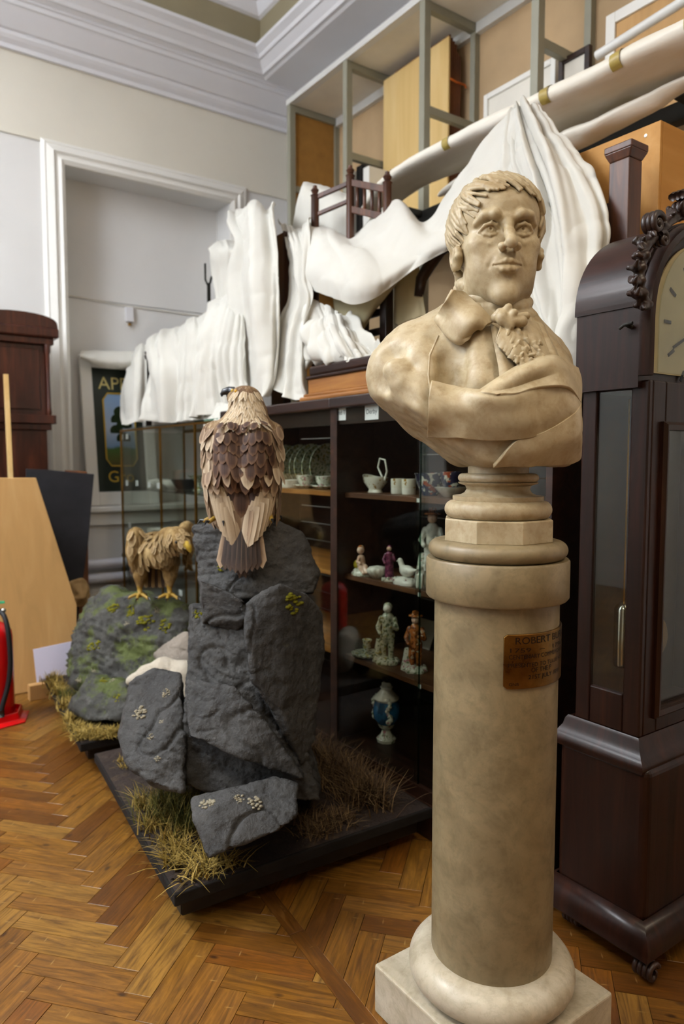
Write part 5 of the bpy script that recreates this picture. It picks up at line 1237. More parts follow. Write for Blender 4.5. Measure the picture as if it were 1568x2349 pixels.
# ---------------- eagle seen from behind on the tall rock
ED = 2.37
ez = float(pF(556, 1204, ED)[2])
eA = thing('brown_eagle', 'stuffed brown eagle with pale streaked head seen from behind on the tall rock', 'bird', tuple(pF(556, 1204, ED+0.05)))
def EP(px, py, w): return pF(px, py, ED-w)
S = SDF(np.array(EP(556, 1080, 0))-np.array([0.30, 0.30, 0.40]), np.array(EP(556, 1080, 0))+np.array([0.30, 0.30, 0.36]), 0.0048)
Mv = np.stack([RT, FH, [0, 0, 1]])
S.ell(EP(556, 1062, -0.02), (0.115, 0.105, 0.165), M=Mv); S.ell(EP(556, 1145, -0.02), (0.095, 0.085, 0.14), k=0.04, M=Mv)
for s in (-1, 1):
    S.ell(EP(556+s*62, 1080, -0.01), (0.042, 0.075, 0.165), k=0.025, M=Mv); S.cap(EP(556+s*74, 990, -0.02), EP(556+s*66, 1060, 0.0), 0.028, 0.035, k=0.02)
    S.cap(EP(556+s*58, 1090, 0.045), EP(556+s*20, 1240, 0.05), 0.036, 0.016, k=0.02)
    S.cap(EP(556+s*34, 1000, 0.055), EP(556+s*26, 1070, 0.075), 0.045, 0.035, k=0.03)
    S.cap(EP(556+s*40, 1140, -0.05), EP(556+s*62, 1190, -0.03), 0.04, 0.018, k=0.02)
S.chain([EP(562, 985, -0.01), EP(568, 945, -0.02), EP(566, 918, -0.02)], [0.085, 0.058, 0.044], k=0.03)
S.ell(EP(558, 912, -0.02), (0.055, 0.040, 0.034), k=0.02, M=Mv)
S.cap(EP(556, 1200, 0.0), EP(556, 1262, 0.05), 0.035, 0.02, k=0.03)
V, Q = S.mesh(); V = V+vnormals(V, Q)*(0.0022*fbm(V*np.array([30, 30, 12]), 3, 4))[:, None]
bodyA = make('body', V, Q, M['plumage_a'], eA, smooth=True)
tE = tree_of([bodyA])
def eh(tree, px, py, dflt):
    d = ray(px, py); d = d/np.linalg.norm(d); h = tree.ray_cast(Vector(CAM), Vector(d))
    if h[0] is None: return dflt, -d
    n = np.array(h[1]); n = -n if n@d > 0 else n
    return np.array(h[0]), n
def rows(parent, tree, pts, L, wd, mname, kind, lean=lambda x: 0.0, lift=0.12, jit=4, off=0.002, seed=1):
    rr = np.random.RandomState(seed)
    for x, y in pts:
        x2 = x+rr.uniform(-jit, jit); y2 = y+rr.uniform(-jit, jit); p, n = eh(tree, x2, y2, None)
        if p is None: continue
        tip = -np.array([0, 0, 1.0])+RT*lean(x2)+FH*0.0; feather(parent, p+n*off, n, tip, L*rr.uniform(0.85, 1.15), wd*rr.uniform(0.9, 1.1), mname, kind, lift)
# wings: tan coverts from the wrist downwards
for s in (-1, 1):
    for r_, y in enumerate(range(985, 1200, 17)):
        w0 = 80-0.0*y; xs = [556+s*q for q in (84, 74, 64, 54, 44)]
        rows(eA, tE, [(x, y+(3 if k % 2 else 0)) for k, x in enumerate(xs) if abs(x-556) > 30+max(0, (1040-y)*0.35)], 0.055+0.00012*(y-985), 0.030, 'feather_tan' if (r_+s) % 3 else 'feather_pale', 'round', lambda x: -0.30*np.sign(x-556), 0.10, 4, seed=10+r_+s)
# long pale tertials converging over the tail
    for k in range(7):
        x = 556+s*(62-8*k); y = 1120+10*k; p, n = eh(tE, x, y, EP(x, y, 0.06)); feather(eA, p+n*(0.004+0.003*k), n, -np.array([0, 0, 1.0])-RT*s*(0.24-0.02*k), 0.140, 0.050, 'feather_pale' if k < 5 else 'feather_tan', 'long', 0.05+0.01*k)
# dark primaries crossing above the tail
    for k in range(3):
        x = 556+s*(34-6*k); y = 1204+8*k; p = EP(x, y, 0.078+0.004*k); feather(eA, p, -FH, -np.array([0, 0, 1.0])-RT*s*(0.18+0.05*k), 0.135+0.01*k, 0.034, 'feather_dark', 'long', 0.04)
# tail fan
for k in range(9):
    x = 530+k*6.5; p = EP(x, 1190, 0.060+0.012*math.sin(k/8*math.pi)); feather(eA, p, -FH*0.96+0.15*RT*(k-4)/4+np.array([0, 0, 0.22]), -np.array([0, 0, 1.0])+RT*(k-4)*0.038, 0.180-0.004*abs(k-4), 0.038, 'feather_tan' if k in (0, 8) else 'feather_dark', 'long', 0.05)
# brown mantle and scapulars, lower rows first so upper ones lie on top
for r_, (y, half, n_, L, wd) in enumerate([(1150, 16, 2, .090, .050), (1128, 26, 3, .088, .050), (1104, 40, 4, .080, .048), (1080, 50, 6, .072, .044), (1058, 56, 7, .064, .040), (1036, 58, 8, .056, .036), (1015, 56, 9, .048, .032), (996, 50, 9, .042, .028), (978, 42, 8, .036, .024)]):
    xs = np.linspace(-half, half, n_) if n_ > 1 else [0]
    rows(eA, tE, [(556+x, y-0.10*abs(x)) for x in xs], L, wd, 'feather_brown', 'round', lambda x: -0.10*(x-556)/50, 0.16, 3, 0.004+0.001*r_, seed=40+r_)
p, n = eh(tE, 566, 1068, EP(566, 1068, .1)); feather(eA, EP(566, 1062, 0.118), -FH, -np.array([0, 0, 1.0])+RT*0.06, 0.085, 0.046, 'feather_pale', 'round', 0.12)
# neck hackles
for r_, y in enumerate(range(972, 892, -8)):
    xs = np.linspace(-44+0.33*(972-y)-(8 if y < 915 else 0), 42-0.30*(972-y), 10); rows(eA, tE, [(566+x, y) for x in xs], 0.040, 0.013, 'feather_neck', 'lance', lambda x: (x-566)*0.006, 0.12, 3, 0.001, seed=70+r_)
# head details: face turned to the left
MB().tube([EP(536, 899, -0.02), EP(524, 897, -0.02), EP(513, 899, -0.02), EP(508, 905, -0.02), EP(508, 910, -0.02)], [0.017, 0.015, 0.011, 0.006, 0.002], 12).build('beak', M['horn_black'], eA, smooth=True)
MB().tube([EP(540, 903, -0.02), EP(528, 906, -0.02), EP(519, 909, -0.02)], [0.012, 0.009, 0.003], 10).build('lower_beak', M['horn_black'], eA, smooth=True)
MB().ball(EP(533, 896, 0.0), (0.006, 0.006, 0.006), 10, 8).build('cere', M['beak_yellow'], eA, smooth=True)
MB().ball(EP(541, 898, 0.012), (0.0065, 0.0065, 0.0065), 12, 8).build('eye', M['eye_gold'], eA, smooth=True)
def foot(parent, c, sc, m, dirs=((-1, 0.2), (-0.6, 0.9), (0.3, 1.0), (0.5, -0.8))):
    for k, (a, b) in enumerate(dirs):
        d = RT*a+(-FH)*b; d = d/np.linalg.norm(d); c = np.array(c)
        MB().tube([c+[0, 0, 0.012*sc], c+d*0.022*sc+[0, 0, 0.018*sc], c+d*0.048*sc+[0, 0, 0.008*sc], c+d*0.056*sc+[0, 0, 0.002*sc]], [0.010*sc, 0.009*sc, 0.007*sc, 0.005*sc], 8).build('toe', m, parent, smooth=True)
        MB().tube([c+d*0.054*sc+[0, 0, 0.006*sc], c+d*0.066*sc+[0, 0, 0.008*sc], c+d*0.076*sc+[0, 0, -0.006*sc]], [0.005*sc, 0.004*sc, 0.001*sc], 8).build('claw', M['horn_black'], parent, smooth=True)
foot(eA, EP(616, 1194, 0.03), 1.0, M['talon_yellow']); foot(eA, EP(506, 1198, 0.03), 1.0, M['talon_yellow'])
# ---------------- eagle bending over the mossy boulder
FD = 3.42
def GP(px, py, w): return pF(px, py, FD-w)
eB = thing('pale_eagle', 'stuffed pale brown eagle with a yellow beak bending over the mossy boulder', 'bird', tuple(GP(360, 1362, 0)))
c0 = np.array(GP(365, 1280, 0)); S = SDF(c0-np.array([0.32, 0.34, 0.24]), c0+np.array([0.32, 0.34, 0.22]), 0.0062)
S.ell(GP(362, 1258, -0.04), (0.105, 0.15, 0.085), M=Mv); S.ell(GP(370, 1270, 0.06), (0.088, 0.09, 0.075), k=0.04, M=Mv)
S.chain([GP(388, 1238, 0.10), GP(408, 1238, 0.14), GP(418, 1246, 0.17)], [0.062, 0.05, 0.042], k=0.04)
S.ell(GP(417, 1243, 0.18), (0.045, 0.052, 0.034), k=0.02, M=Mv)
S.ell(GP(314, 1258, -0.01), (0.042, 0.12, 0.095), k=0.02, M=Mv); S.cap(GP(312, 1230, 0.05), GP(306, 1295, 0.04), 0.042, 0.02, k=0.02)
S.ell(GP(428, 1222, 0.0), (0.040, 0.11, 0.058), k=0.02, M=Mv); S.cap(GP(434, 1226, 0.02), GP(428, 1290, -0.08), 0.035, 0.02, k=0.02)
for x in (324, 392): S.chain([GP(x, 1290, 0.03), GP(x-2, 1320, 0.04), GP(x-3, 1345, 0.05)], [0.046, 0.030, 0.016], k=0.02)
V, Q = S.mesh(); V = V+vnormals(V, Q)*(0.004*fbm(V*np.array([24, 24, 14]), 3, 6))[:, None]
bodyB = make('body', V, Q, M['plumage_b'], eB, smooth=True); tG = tree_of([bodyB])
rr = np.random.RandomState(5)
for k in range(120):
    x = rr.uniform(298, 442); y = rr.uniform(1212, 1298); p, n = eh(tG, x, y, None)
    if p is None: continue
    wing = x < 330 or x > 425; feather(eB, p+n*0.002, n, -np.array([0, 0, 1.0])+RT*(0.3 if x > 330 else 0.05)-FH*0.2, 0.055 if wing else 0.040, 0.030 if wing else 0.024, 'feather_gold', 'round', 0.10)
for k in range(6): feather(eB, GP(300+3*k, 1262+4*k, 0.0), -FH*0.6-RT*0.8, -np.array([0, 0, 1.0])+RT*0.15, 0.12, 0.04, 'feather_dark', 'long', 0.02)
for k in range(7): feather(eB, GP(340+6*k, 1295, -0.02), -FH, -np.array([0, 0, 1.0])+RT*(k-3)*0.04, 0.115, 0.04, 'feather_dark' if k % 2 else 'feather_gold', 'long', 0.02)
MB().tube([GP(421, 1247, 0.215), GP(427, 1250, 0.225), GP(433, 1256, 0.23), GP(437, 1264, 0.228), GP(436, 1268, 0.226)], [0.020, 0.020, 0.015, 0.008, 0.002], 12).build('beak', M['beak_yellow'], eB, smooth=True)
MB().ball(GP(404, 1244, 0.228), (0.007, 0.007, 0.007), 10, 8).build('eye', M['horn_black'], eB, smooth=True)
for x in (320, 388):
    MB().tube([GP(x, 1340, 0.05), GP(x+1, 1362, 0.055)], [0.014, 0.011], 8).build('shank', M['talon_yellow'], eB, smooth=True); foot(eB, GP(x+1, 1372, 0.055), 1.0, M['talon_yellow'], ((-1, 0.5), (0, 1), (0.9, 0.6), (0.2, -1)))

# ================================================================== dust sheets over furniture on the cabinets
cX = lambda x, y, X: pX(x, y, X)
ZC, ZF = 1.5455, 1.5155
def drape(name, lab, ctrl, nu, nv, m='cotton_sheet', **kw):
    o = sheet(name, ctrl, cX, nu, nv, M[m], **kw); return tag(o, lab, 'sheet', 'white dust sheets')
drape('dust_sheet', 'narrow white sheet over the leftmost chair on the glass case', [
    [(286, 866, 1.95), (302, 832, 1.95), (318, 800, 1.95), (332, 786, 1.95)], [(280, 878, 1.76), (298, 848, 1.74), (316, 812, 1.74), (330, 796, 1.76)],
    [(274, 905, 1.70), (292, 900, 1.68), (314, 880, 1.68), (331, 870, 1.71)], [(278, 945, 1.70), (296, 950, 1.67), (314, 945, 1.67), (332, 940, 1.70)],
    [(288, 974, 1.68), (300, 976, 1.665), (316, 974, 1.665), (331, 968, 1.69)]], 60, 60, folds=(0.05, 5), crumple=0.006, seed=2)
drape('dust_sheet', 'long sloping white sheet above the glass case behind the eagle', [
    [(345, 786, 1.98), (380, 762, 1.98), (430, 732, 1.98), (480, 706, 1.98), (528, 680, 1.98), (556, 690, 1.98)],
    [(340, 800, 1.78), (380, 778, 1.76), (430, 750, 1.76), (480, 728, 1.78), (530, 700, 1.80), (556, 705, 1.82)],
    [(346, 840, 1.71), (385, 835, 1.69), (430, 815, 1.69), (478, 800, 1.70), (520, 790, 1.72), (552, 790, 1.74)],
    [(342, 900, 1.70), (385, 900, 1.67), (430, 890, 1.67), (475, 880, 1.68), (518, 870, 1.69), (552, 870, 1.71)],
    [(340, 965, 1.68), (385, 970, 1.66), (430, 963, 1.66), (472, 955, 1.665), (515, 948, 1.67), (552, 940, 1.68)]], 190, 90, folds=(0.075, 11), crumple=0.009, seed=3, fine=0.6)
drape('dust_sheet', 'crumpled white sheet end hanging beside the eagle head', [
    [(470, 930, 1.70), (490, 925, 1.69), (515, 925, 1.68), (530, 930, 1.69)], [(466, 955, 1.66), (488, 955, 1.64), (510, 950, 1.64), (530, 950, 1.66)],
    [(468, 985, 1.60), (485, 990, 1.59), (502, 980, 1.59), (520, 970, 1.60)], [(470, 1010, 1.60), (482, 1012, 1.59), (494, 1005, 1.59), (505, 995, 1.60)]], 60, 50, folds=(0.02, 5), crumple=0.012, seed=5)
drape('wrapped_post', 'tall bundle in white plastic sheet nearest the window', [
    [(478, 572, 2.02), (492, 556, 2.02), (515, 548, 2.02), (540, 552, 2.02)], [(482, 582, 1.93), (498, 572, 1.90), (520, 566, 1.90), (545, 570, 1.93)],
    [(488, 625, 1.95), (502, 625, 1.91), (522, 625, 1.91), (548, 625, 1.94)], [(500, 690, 1.95), (512, 700, 1.92), (528, 700, 1.92), (550, 690, 1.94)], [(498, 800, 1.95), (512, 800, 1.92), (530, 800, 1.92), (552, 790, 1.94)]], 50, 60, folds=(0.02, 4), crumple=0.006, seed=6)
drape('dust_sheet', 'tallest white sheet standing upright behind the eagle', [
    [(526, 488, 2.02), (556, 476, 2.02), (598, 474, 2.02), (630, 478, 2.02)], [(527, 515, 1.90), (556, 492, 1.86), (600, 488, 1.84), (632, 484, 1.86)],
    [(545, 560, 1.84), (568, 555, 1.78), (602, 550, 1.76), (640, 540, 1.80)], [(530, 628, 1.82), (564, 640, 1.74), (606, 635, 1.72), (648, 620, 1.77)],
    [(544, 760, 1.80), (570, 770, 1.72), (610, 765, 1.69), (644, 750, 1.74)], [(548, 860, 1.78), (572, 870, 1.70), (612, 870, 1.675), (638, 850, 1.71)], [(550, 950, 1.74), (575, 955, 1.68), (605, 930, 1.665), (630, 905, 1.69)]], 90, 120, folds=(0.075, 5), crumple=0.008, seed=8, fine=0.6)
drape('dust_sheet', 'pleated white sheet falling between the tall sheet and the wooden case', [
    [(640, 495, 2.02), (662, 515, 2.02), (690, 520, 2.02), (716, 503, 2.0)], [(648, 545, 1.86), (672, 552, 1.80), (696, 545, 1.79), (716, 525, 1.82)],
    [(658, 610, 1.82), (674, 630, 1.75), (692, 635, 1.73), (708, 640, 1.75)], [(664, 680, 1.80), (684, 690, 1.74), (702, 690, 1.72), (718, 690, 1.74)],
    [(644, 745, 1.76), (668, 755, 1.71), (692, 762, 1.70), (708, 765, 1.71)], [(634, 850, 1.72), (658, 878, 1.68), (686, 885, 1.67), (706, 868, 1.685)], [(632, 892, 1.70), (660, 914, 1.665), (690, 916, 1.66), (706, 905, 1.67)]], 80, 120, folds=(0.065, 5), crumple=0.010, seed=9, fine=0.6)
drape('dust_sheet', 'white sheet over a high box behind the spindle chair', [
    [(697, 418, 2.20), (735, 425, 2.20), (770, 435, 2.20), (800, 448, 2.20)], [(692, 430, 2.08), (735, 438, 2.08), (770, 448, 2.08), (800, 460, 2.08)],
    [(680, 480, 2.06), (730, 485, 2.04), (770, 492, 2.04), (800, 500, 2.06)], [(666, 560, 2.06), (725, 560, 2.04), (765, 560, 2.04), (800, 560, 2.06)], [(662, 640, 2.06), (720, 640, 2.04), (765, 640, 2.04), (800, 640, 2.06)]], 60, 60, folds=(0.012, 4), crumple=0.004, seed=10)
drape('dust_sheet', 'broad bright white sheet swagged up to the right behind the bust', [
    [(700, 508, 2.0), (740, 512, 2.06), (795, 545, 2.06), (850, 500, 2.06), (912, 456, 2.04), (975, 512, 2.04), (1060, 400, 2.06), (1120, 310, 2.08), (1186, 242, 2.10)],
    [(704, 515, 1.82), (745, 530, 1.84), (800, 560, 1.87), (858, 528, 1.92), (925, 495, 1.93), (985, 532, 1.94), (1060, 455, 1.96), (1125, 380, 2.0), (1188, 290, 2.05)],
    [(702, 560, 1.76), (748, 570, 1.75), (805, 590, 1.78), (865, 572, 1.83), (930, 552, 1.86), (990, 550, 1.88), (1060, 500, 1.92), (1128, 440, 1.96), (1190, 370, 2.02)],
    [(694, 620, 1.735), (752, 640, 1.70), (815, 652, 1.71), (875, 632, 1.76), (932, 598, 1.82), (990, 572, 1.86), (1060, 540, 1.90), (1130, 500, 1.94), (1194, 450, 2.0)],
    [(690, 652, 1.75), (760, 686, 1.72), (832, 696, 1.73), (888, 664, 1.78), (936, 628, 1.83), (990, 594, 1.87), (1060, 560, 1.91), (1130, 535, 1.95), (1198, 510, 2.0)]], 220, 90, folds=(0.030, 5), crumple=0.006, seed=12, warp=0.6)
drape('dust_sheet', 'white sheet hanging in long folds to the right of the bust', [
    [(1172, 252, 2.12), (1186, 240, 2.12), (1204, 246, 2.12), (1220, 264, 2.12)], [(1140, 350, 2.02), (1195, 345, 1.98), (1245, 338, 2.0), (1288, 352, 2.05)],
    [(1165, 450, 1.96), (1225, 448, 1.92), (1290, 428, 1.92), (1352, 425, 2.0)], [(1190, 560, 1.90), (1245, 558, 1.86), (1312, 540, 1.86), (1384, 492, 1.95)],
    [(1200, 680, 1.86), (1252, 680, 1.82), (1312, 662, 1.81), (1358, 640, 1.88)], [(1220, 780, 1.82), (1262, 782, 1.79), (1306, 772, 1.78), (1338, 770, 1.83)], [(1248, 872, 1.80), (1275, 876, 1.78), (1300, 880, 1.77), (1316, 888, 1.80)]], 150, 170, folds=(0.075, 6.5), crumple=0.010, seed=14, fine=0.7, warp=0.9)
drape('dust_sheet', 'crumpled pile of white sheet on top of the wooden case', [
    [(688, 676, 1.78), (728, 690, 1.75), (768, 702, 1.77), (805, 722, 1.82)], [(688, 735, 1.72), (735, 738, 1.70), (782, 752, 1.72), (828, 772, 1.79)],
    [(692, 785, 1.69), (745, 792, 1.67), (802, 798, 1.68), (862, 790, 1.76)], [(698, 822, 1.67), (750, 830, 1.655), (812, 826, 1.66), (884, 812, 1.72)], [(704, 838, 1.70), (752, 842, 1.68), (812, 836, 1.68), (890, 822, 1.74)]], 130, 110, folds=(0.05, 7), crumple=0.030, seed=16, fine=0.8, m='cotton_sheet')
drape('dust_sheet', 'yellowed sheet hanging under the bright swag', [
    [(765, 680, 1.86), (820, 690, 1.88), (870, 660, 1.90), (925, 630, 1.92)], [(770, 720, 1.84), (815, 730, 1.86), (855, 700, 1.88), (900, 665, 1.92)], [(785, 760, 1.82), (812, 768, 1.84), (838, 745, 1.87), (870, 700, 1.92)], [(795, 782, 1.81), (812, 784, 1.83), (826, 770, 1.86), (848, 735, 1.92)]], 60, 50, folds=(0.02, 4), seed=18, m='old_sheet')
drape('hanging_cloth', 'yellowed strip of cloth hanging over a chair back', [[(904, 612, 1.98), (930, 604, 1.97), (958, 600, 1.98)], [(903, 660, 1.95), (932, 655, 1.94), (965, 650, 1.95)], [(902, 705, 1.96), (934, 700, 1.945), (970, 690, 1.96)], [(903, 744, 1.96), (936, 738, 1.945), (975, 720, 1.96)]], 40, 50, folds=(0.012, 3), seed=19, m='old_sheet', ragged=0.006)

# furniture under the sheets
wc = thing('wooden_case', 'brown wooden case with moulded edges under the crumpled sheet', 'case', (1.86, 2.25, ZC))
def wbox(nm, x0, x1, y0, y1, z0, z1, m='box_wood', b=0.004): return bev(MB().box((x0, y0, z0), (x1, y1, z1)).build(nm, M[m], wc), b)
wbox('base_moulding', 1.635, 2.06, 1.86, 2.640, ZC, ZC+0.022, b=0.008); wbox('lower_step', 1.648, 2.05, 1.87, 2.625, ZC+0.022, ZC+0.034); wbox('body', 1.660, 2.05, 1.88, 2.605, ZC+0.034, ZC+0.095)
wbox('top_moulding', 1.652, 2.055, 1.87, 2.612, ZC+0.095, ZC+0.108, 'mahogany_y'); wbox('lid', 1.660, 2.05, 1.88, 2.600, ZC+0.108, ZC+0.150, 'mahogany_y', 0.01)
def turned(par, a, b, r, m='chair_wood', nm='post', finial=True):
    a = np.array(a); b = np.array(b); L = np.linalg.norm(b-a); pr = [(r, 0), (r, L*0.55), (r*0.7, L*0.57), (r*1.15, L*0.60), (r, L*0.62), (r, L-0.055)]
    if finial: pr += [(r*1.2, L-0.05), (r*0.6, L-0.042), (r*1.05, L-0.026), (r*0.5, L-0.012), (r*0.55, L-0.006), (0.001, L)]
    mb = MB().lathe(pr, (0, 0, 0), 14); d = (b-a)/L
    mb.xf(lambda p: tuple(a+np.array([p[0], p[1], 0])+d*p[2])); return mb.build(nm, M[m], par, autosmooth=50)
ch = thing('spindle_chair', 'brown wooden chair with turned finials poking out above the sheets', 'chair', (1.98, 2.75, ZC))
pA, pB, pC = pX(722, 424, 1.90), pX(803, 378, 2.0), pX(888, 392, 2.03)
zst = {0: ZC, 1: ZC, 2: ZC+0.152}
pD = pC+(pA-pB); tops = [pA, pB, pC]
for i_, p in enumerate(tops): turned(ch, (p[0], p[1], zst[i_]), p, 0.019)
for a, b, dz, w in ((pA, pB, 0.06, .022), (pA, pB, 0.14, .018), (pB, pC, 0.08, .03), (pB, pC, 0.20, .03)):
    bev(MB().bar((a[0], a[1], a[2]-dz), (b[0], b[1], b[2]-dz-(0.02 if a is pA else 0)), 0.016, w).build('rail', M['chair_wood'], ch), 0.003)
for k in range(1, 5):
    p = pB+(pC-pB)*k/5; MB().tube([(p[0], p[1], p[2]-0.20), (p[0], p[1], p[2]-0.08)], 0.008, 8).build('spindle', M['chair_wood'], ch, smooth=True)
c2 = thing('dark_chair', 'dark wooden chair partly showing under the swagged sheet', 'chair', (1.93, 2.05, ZC+0.15))
for px, yt in ((886, 640), (832, 690)):
    p = pX(px, yt, 1.93); bev(MB().box((1.91, p[1]-0.022, ZC+0.152), (1.95, p[1]+0.022, p[2])).build('post', M['dark_oak'], c2), 0.003)
for y in (712, 756):
    a, b = pX(886, y, 1.93), pX(832, y+8, 1.93); bev(MB().bar(a, (b[0], b[1], a[2]), 0.02, 0.03).build('rail', M['dark_oak'], c2), 0.003)
wd_ = thing('dark_cabinet_piece', 'dark brown wooden piece behind the bust shoulder', 'furniture', (2.1, 1.75, ZC))
for nm, bx in (('panel', (2.03, 1.52, ZC, 2.06, 1.845, 2.18)), ('side', (1.99, 1.815, ZC, 2.06, 1.85, 2.20)), ('top', (1.98, 1.50, 2.18, 2.07, 1.86, 2.21))): bev(MB().box((bx[0], bx[1], bx[2]), (bx[3], bx[4], bx[5])).build(nm, M['chair_wood'], wd_), 0.003)
o = MB().tube([pX(1032, 560, 1.97), pX(1010, 575, 1.965), pX(985, 608, 1.96), pX(966, 640, 1.955), pX(960, 680, 1.955)], [0.02, 0.024, 0.026, 0.024, 0.02], 12).build('hoop', M['dark_oak'], wd_, smooth=True)
# uprights glimpsed between the far sheets
u1 = thing('turned_post', 'dark turned chair post in the gap between the far sheets', 'chair', (1.76, float(pX(338, 900, 1.76)[1]), ZF)); p = pX(338, 800, 1.76); turned(u1, (p[0], p[1], ZF), p, 0.020, 'dark_oak')
p2 = p+np.array([0.2, 0.0, -0.04]); turned(u1, (p2[0], p2[1], ZF), p2, 0.018, 'dark_oak'); bev(MB().bar((p[0], p[1], 1.7), (p2[0], p2[1], 1.7), 0.015, 0.02).build('rail', M['dark_oak'], u1), 0.003)
p = pX(287, 806, 1.90); u2 = thing('flat_topped_post', 'small reddish wooden post with a flat cap beside the painted sign', 'post', (p[0], p[1], ZF))
MB().lathe([(0.016, 0), (0.013, 0.1), (0.012, p[2]-ZF-0.05), (0.020, p[2]-ZF-0.03), (0.030, p[2]-ZF-0.018), (0.036, p[2]-ZF-0.01), (0.036, p[2]-ZF), (0.001, p[2]-ZF)], (p[0], p[1], ZF), 16).build('stem', M['mahogany'], u2, autosmooth=40)
a, b = pX(630, 588, 1.88), pX(652, 710, 1.88); u3 = thing('tall_board', 'tall brown wooden board showing in the slit beside the tallest sheet', 'board', (1.9, float(a[1]), ZC))
bev(MB().box((1.88, float(b[1]), ZC), (1.90, float(a[1])+0.05, float(a[2])+0.1)).build('board', M['brown_board'], u3), 0.003); bev(MB().box((1.872, float(b[1])-0.012, ZC), (1.908, float(b[1]), float(a[2])+0.1)).build('edge_strip', M['chair_wood'], u3), 0.002)

# ================================================================== steel storage rack on the right wall
RXF, RXB = 2.85, 3.25
rk = thing('storage_rack', 'tall grey steel storage rack with panelled top above the dust sheets', 'rack', (3.05, 2.6, 0))
RY = [4.69, 3.976, 3.217, 2.403, 1.60, 0.80]; RZ = 1.3+0.915*2.85
def post(x, y, w=0.045):
    MB().box((x-w/2, y-w/2, 0), (x+w/2, y+w/2, RZ)).build('upright', M['grey_steel'], rk)
for y in RY:
    post(RXF, y); post(RXB, y, 0.04)
    MB().box((RXF, y-0.02, RZ-0.05), (RXB, y+0.02, RZ-0.004)).build('cross_bar', M['grey_steel'], rk)
    for z in (3.31, 2.70): MB().box((RXF, y-0.018, z-0.022), (RXB, y+0.018, z+0.022)).build('cross_bar', M['grey_steel'], rk)
MB().box((RXF-0.03, RY[-1], RZ-0.004), (RXF+0.02, RY[0]+0.022, RZ+0.035)).build('front_rail', M['lamp_metal'], rk)
MB().box((RXB-0.015, RY[-1], RZ-0.06), (RXB+0.02, RY[0], RZ)).build('back_rail', M['lamp_metal'], rk)
for a, b in zip(RY[1:], RY[:-1]): MB().box((RXF+0.02, a+0.004, RZ), (RXB+0.05, b-0.004, RZ+0.012)).build('top_panel', M['rack_panel'], rk)
for a, b in zip(RY[1:], RY[:-1]): MB().box((RXB+0.02, a+0.003, 1.9), (RXB+0.035, b-0.003, RZ)).build('back_panel', M['rack_back'], rk)
MB().box((RXF+0.02, RY[0]-0.004, 1.5), (RXB-0.02, RY[0]+0.010, RZ-0.05)).build('end_panel', M['hardboard'], rk)
MB().box((RXF-0.03, RY[-1], 2.66), (RXF+0.025, RY[0], 2.735)).build('beam', M['dark_iron'], rk)
for a, b in zip(RY[1:], RY[:-1]): MB().box((RXF+0.025, a+0.02, 2.722), (RXB, b-0.02, 2.735)).build('shelf_board', M['rack_panel'], rk)
ZR = 2.7355
for y in RY: MB().box((2.72, y-0.02, 2.70), (RXF-0.0225, y+0.02, 2.7355)).build('bracket_arm', M['dark_iron'], rk)
# boards standing in the rack
def yR(px, X): return float(pX(px, 200, X)[1])
def zR(px, py, X): return float(pX(px, py, X)[2])
PX_ = 3.125; ya, yb = min(yR(880, PX_), 3.945), yR(1029, PX_); zt_ = zR(955, 134, PX_)
o = tag(bev(MB().box((PX_-0.004, yb, ZR), (PX_+0.010, ya, zt_)).build('plywood_sheet', M['pale_plywood'], None, (PX_, (ya+yb)/2, ZR)), 0.002), 'large pale yellow plywood sheet standing in the storage rack', 'board')
for k in range(6):
    x = PX_+0.013+k*0.0142; y0 = yb+0.012-0.003*k; o = bev(MB().box((x, y0, ZR), (x+0.0125, ya-0.1, zt_+0.02-0.016*k-(0.03 if k > 3 else 0))).build('brown_board', M['brown_board'], None, (x, y0, ZR)), 0.002)
    tag(o, ['first', 'second', 'third', 'fourth', 'fifth', 'sixth'][k]+' brown board behind the pale plywood sheet in the rack', 'board', 'brown boards in the storage rack')
plain('orange_cord', 'c2621e', 0.5, 0.3)
c = zR(1085, 173, 3.2); tag(MB().tube([(PX_, yb-0.012, c+0.01), (PX_+0.04, yb-0.022, c-0.004), (3.235, yb-0.022, c), (3.24, yb-0.03, c-0.02)], 0.006, 6).build('orange_strap', M['orange_cord'], None, (3.0, yb, c)), 'orange strap around the brown boards', 'strap')
# framed panels in the next bays
def framed(lab, X, pxa, pxb, pyt, fm, pm, fw=0.05, nm='framed_board', lean_=0.04):
    y1, y0 = yR(pxa, X), yR(pxb, X); z1 = zR((pxa+pxb)/2, pyt, X); t = thing(nm, lab, 'panel', (X, (y0+y1)/2, ZR), 'framed panels in the storage rack')
    bev(MB().box((X, y0+fw, ZR+fw), (X+0.012, y1-fw, z1-fw)).build('board', M[pm], t), 0.001)
    for nm2, b in (('frame_side', (y0, y0+fw, ZR, z1)), ('frame_side', (y1-fw, y1, ZR, z1)), ('frame_rail', (y0+fw, y1-fw, ZR, ZR+fw)), ('frame_rail', (y0+fw, y1-fw, z1-fw, z1))): bev(MB().box((X-0.012, b[0], b[2]), (X+0.016, b[1], b[3])).build(nm2, M[fm], t), 0.003)
framed('pale framed panel standing beside the brown boards in the rack', 3.12, 1112, 1275, 175, 'trim_paint', 'rack_panel', 0.03)
framed('dark framed picture behind the rack upright', 3.06, 1282, 1352, 122, 'dark_oak', 'rack_panel', 0.028, 'framed_picture')
framed('white framed plywood panel at the right end of the rack', 3.08, 1388, 1640, -30, 'trim_paint', 'plywood', 0.05)
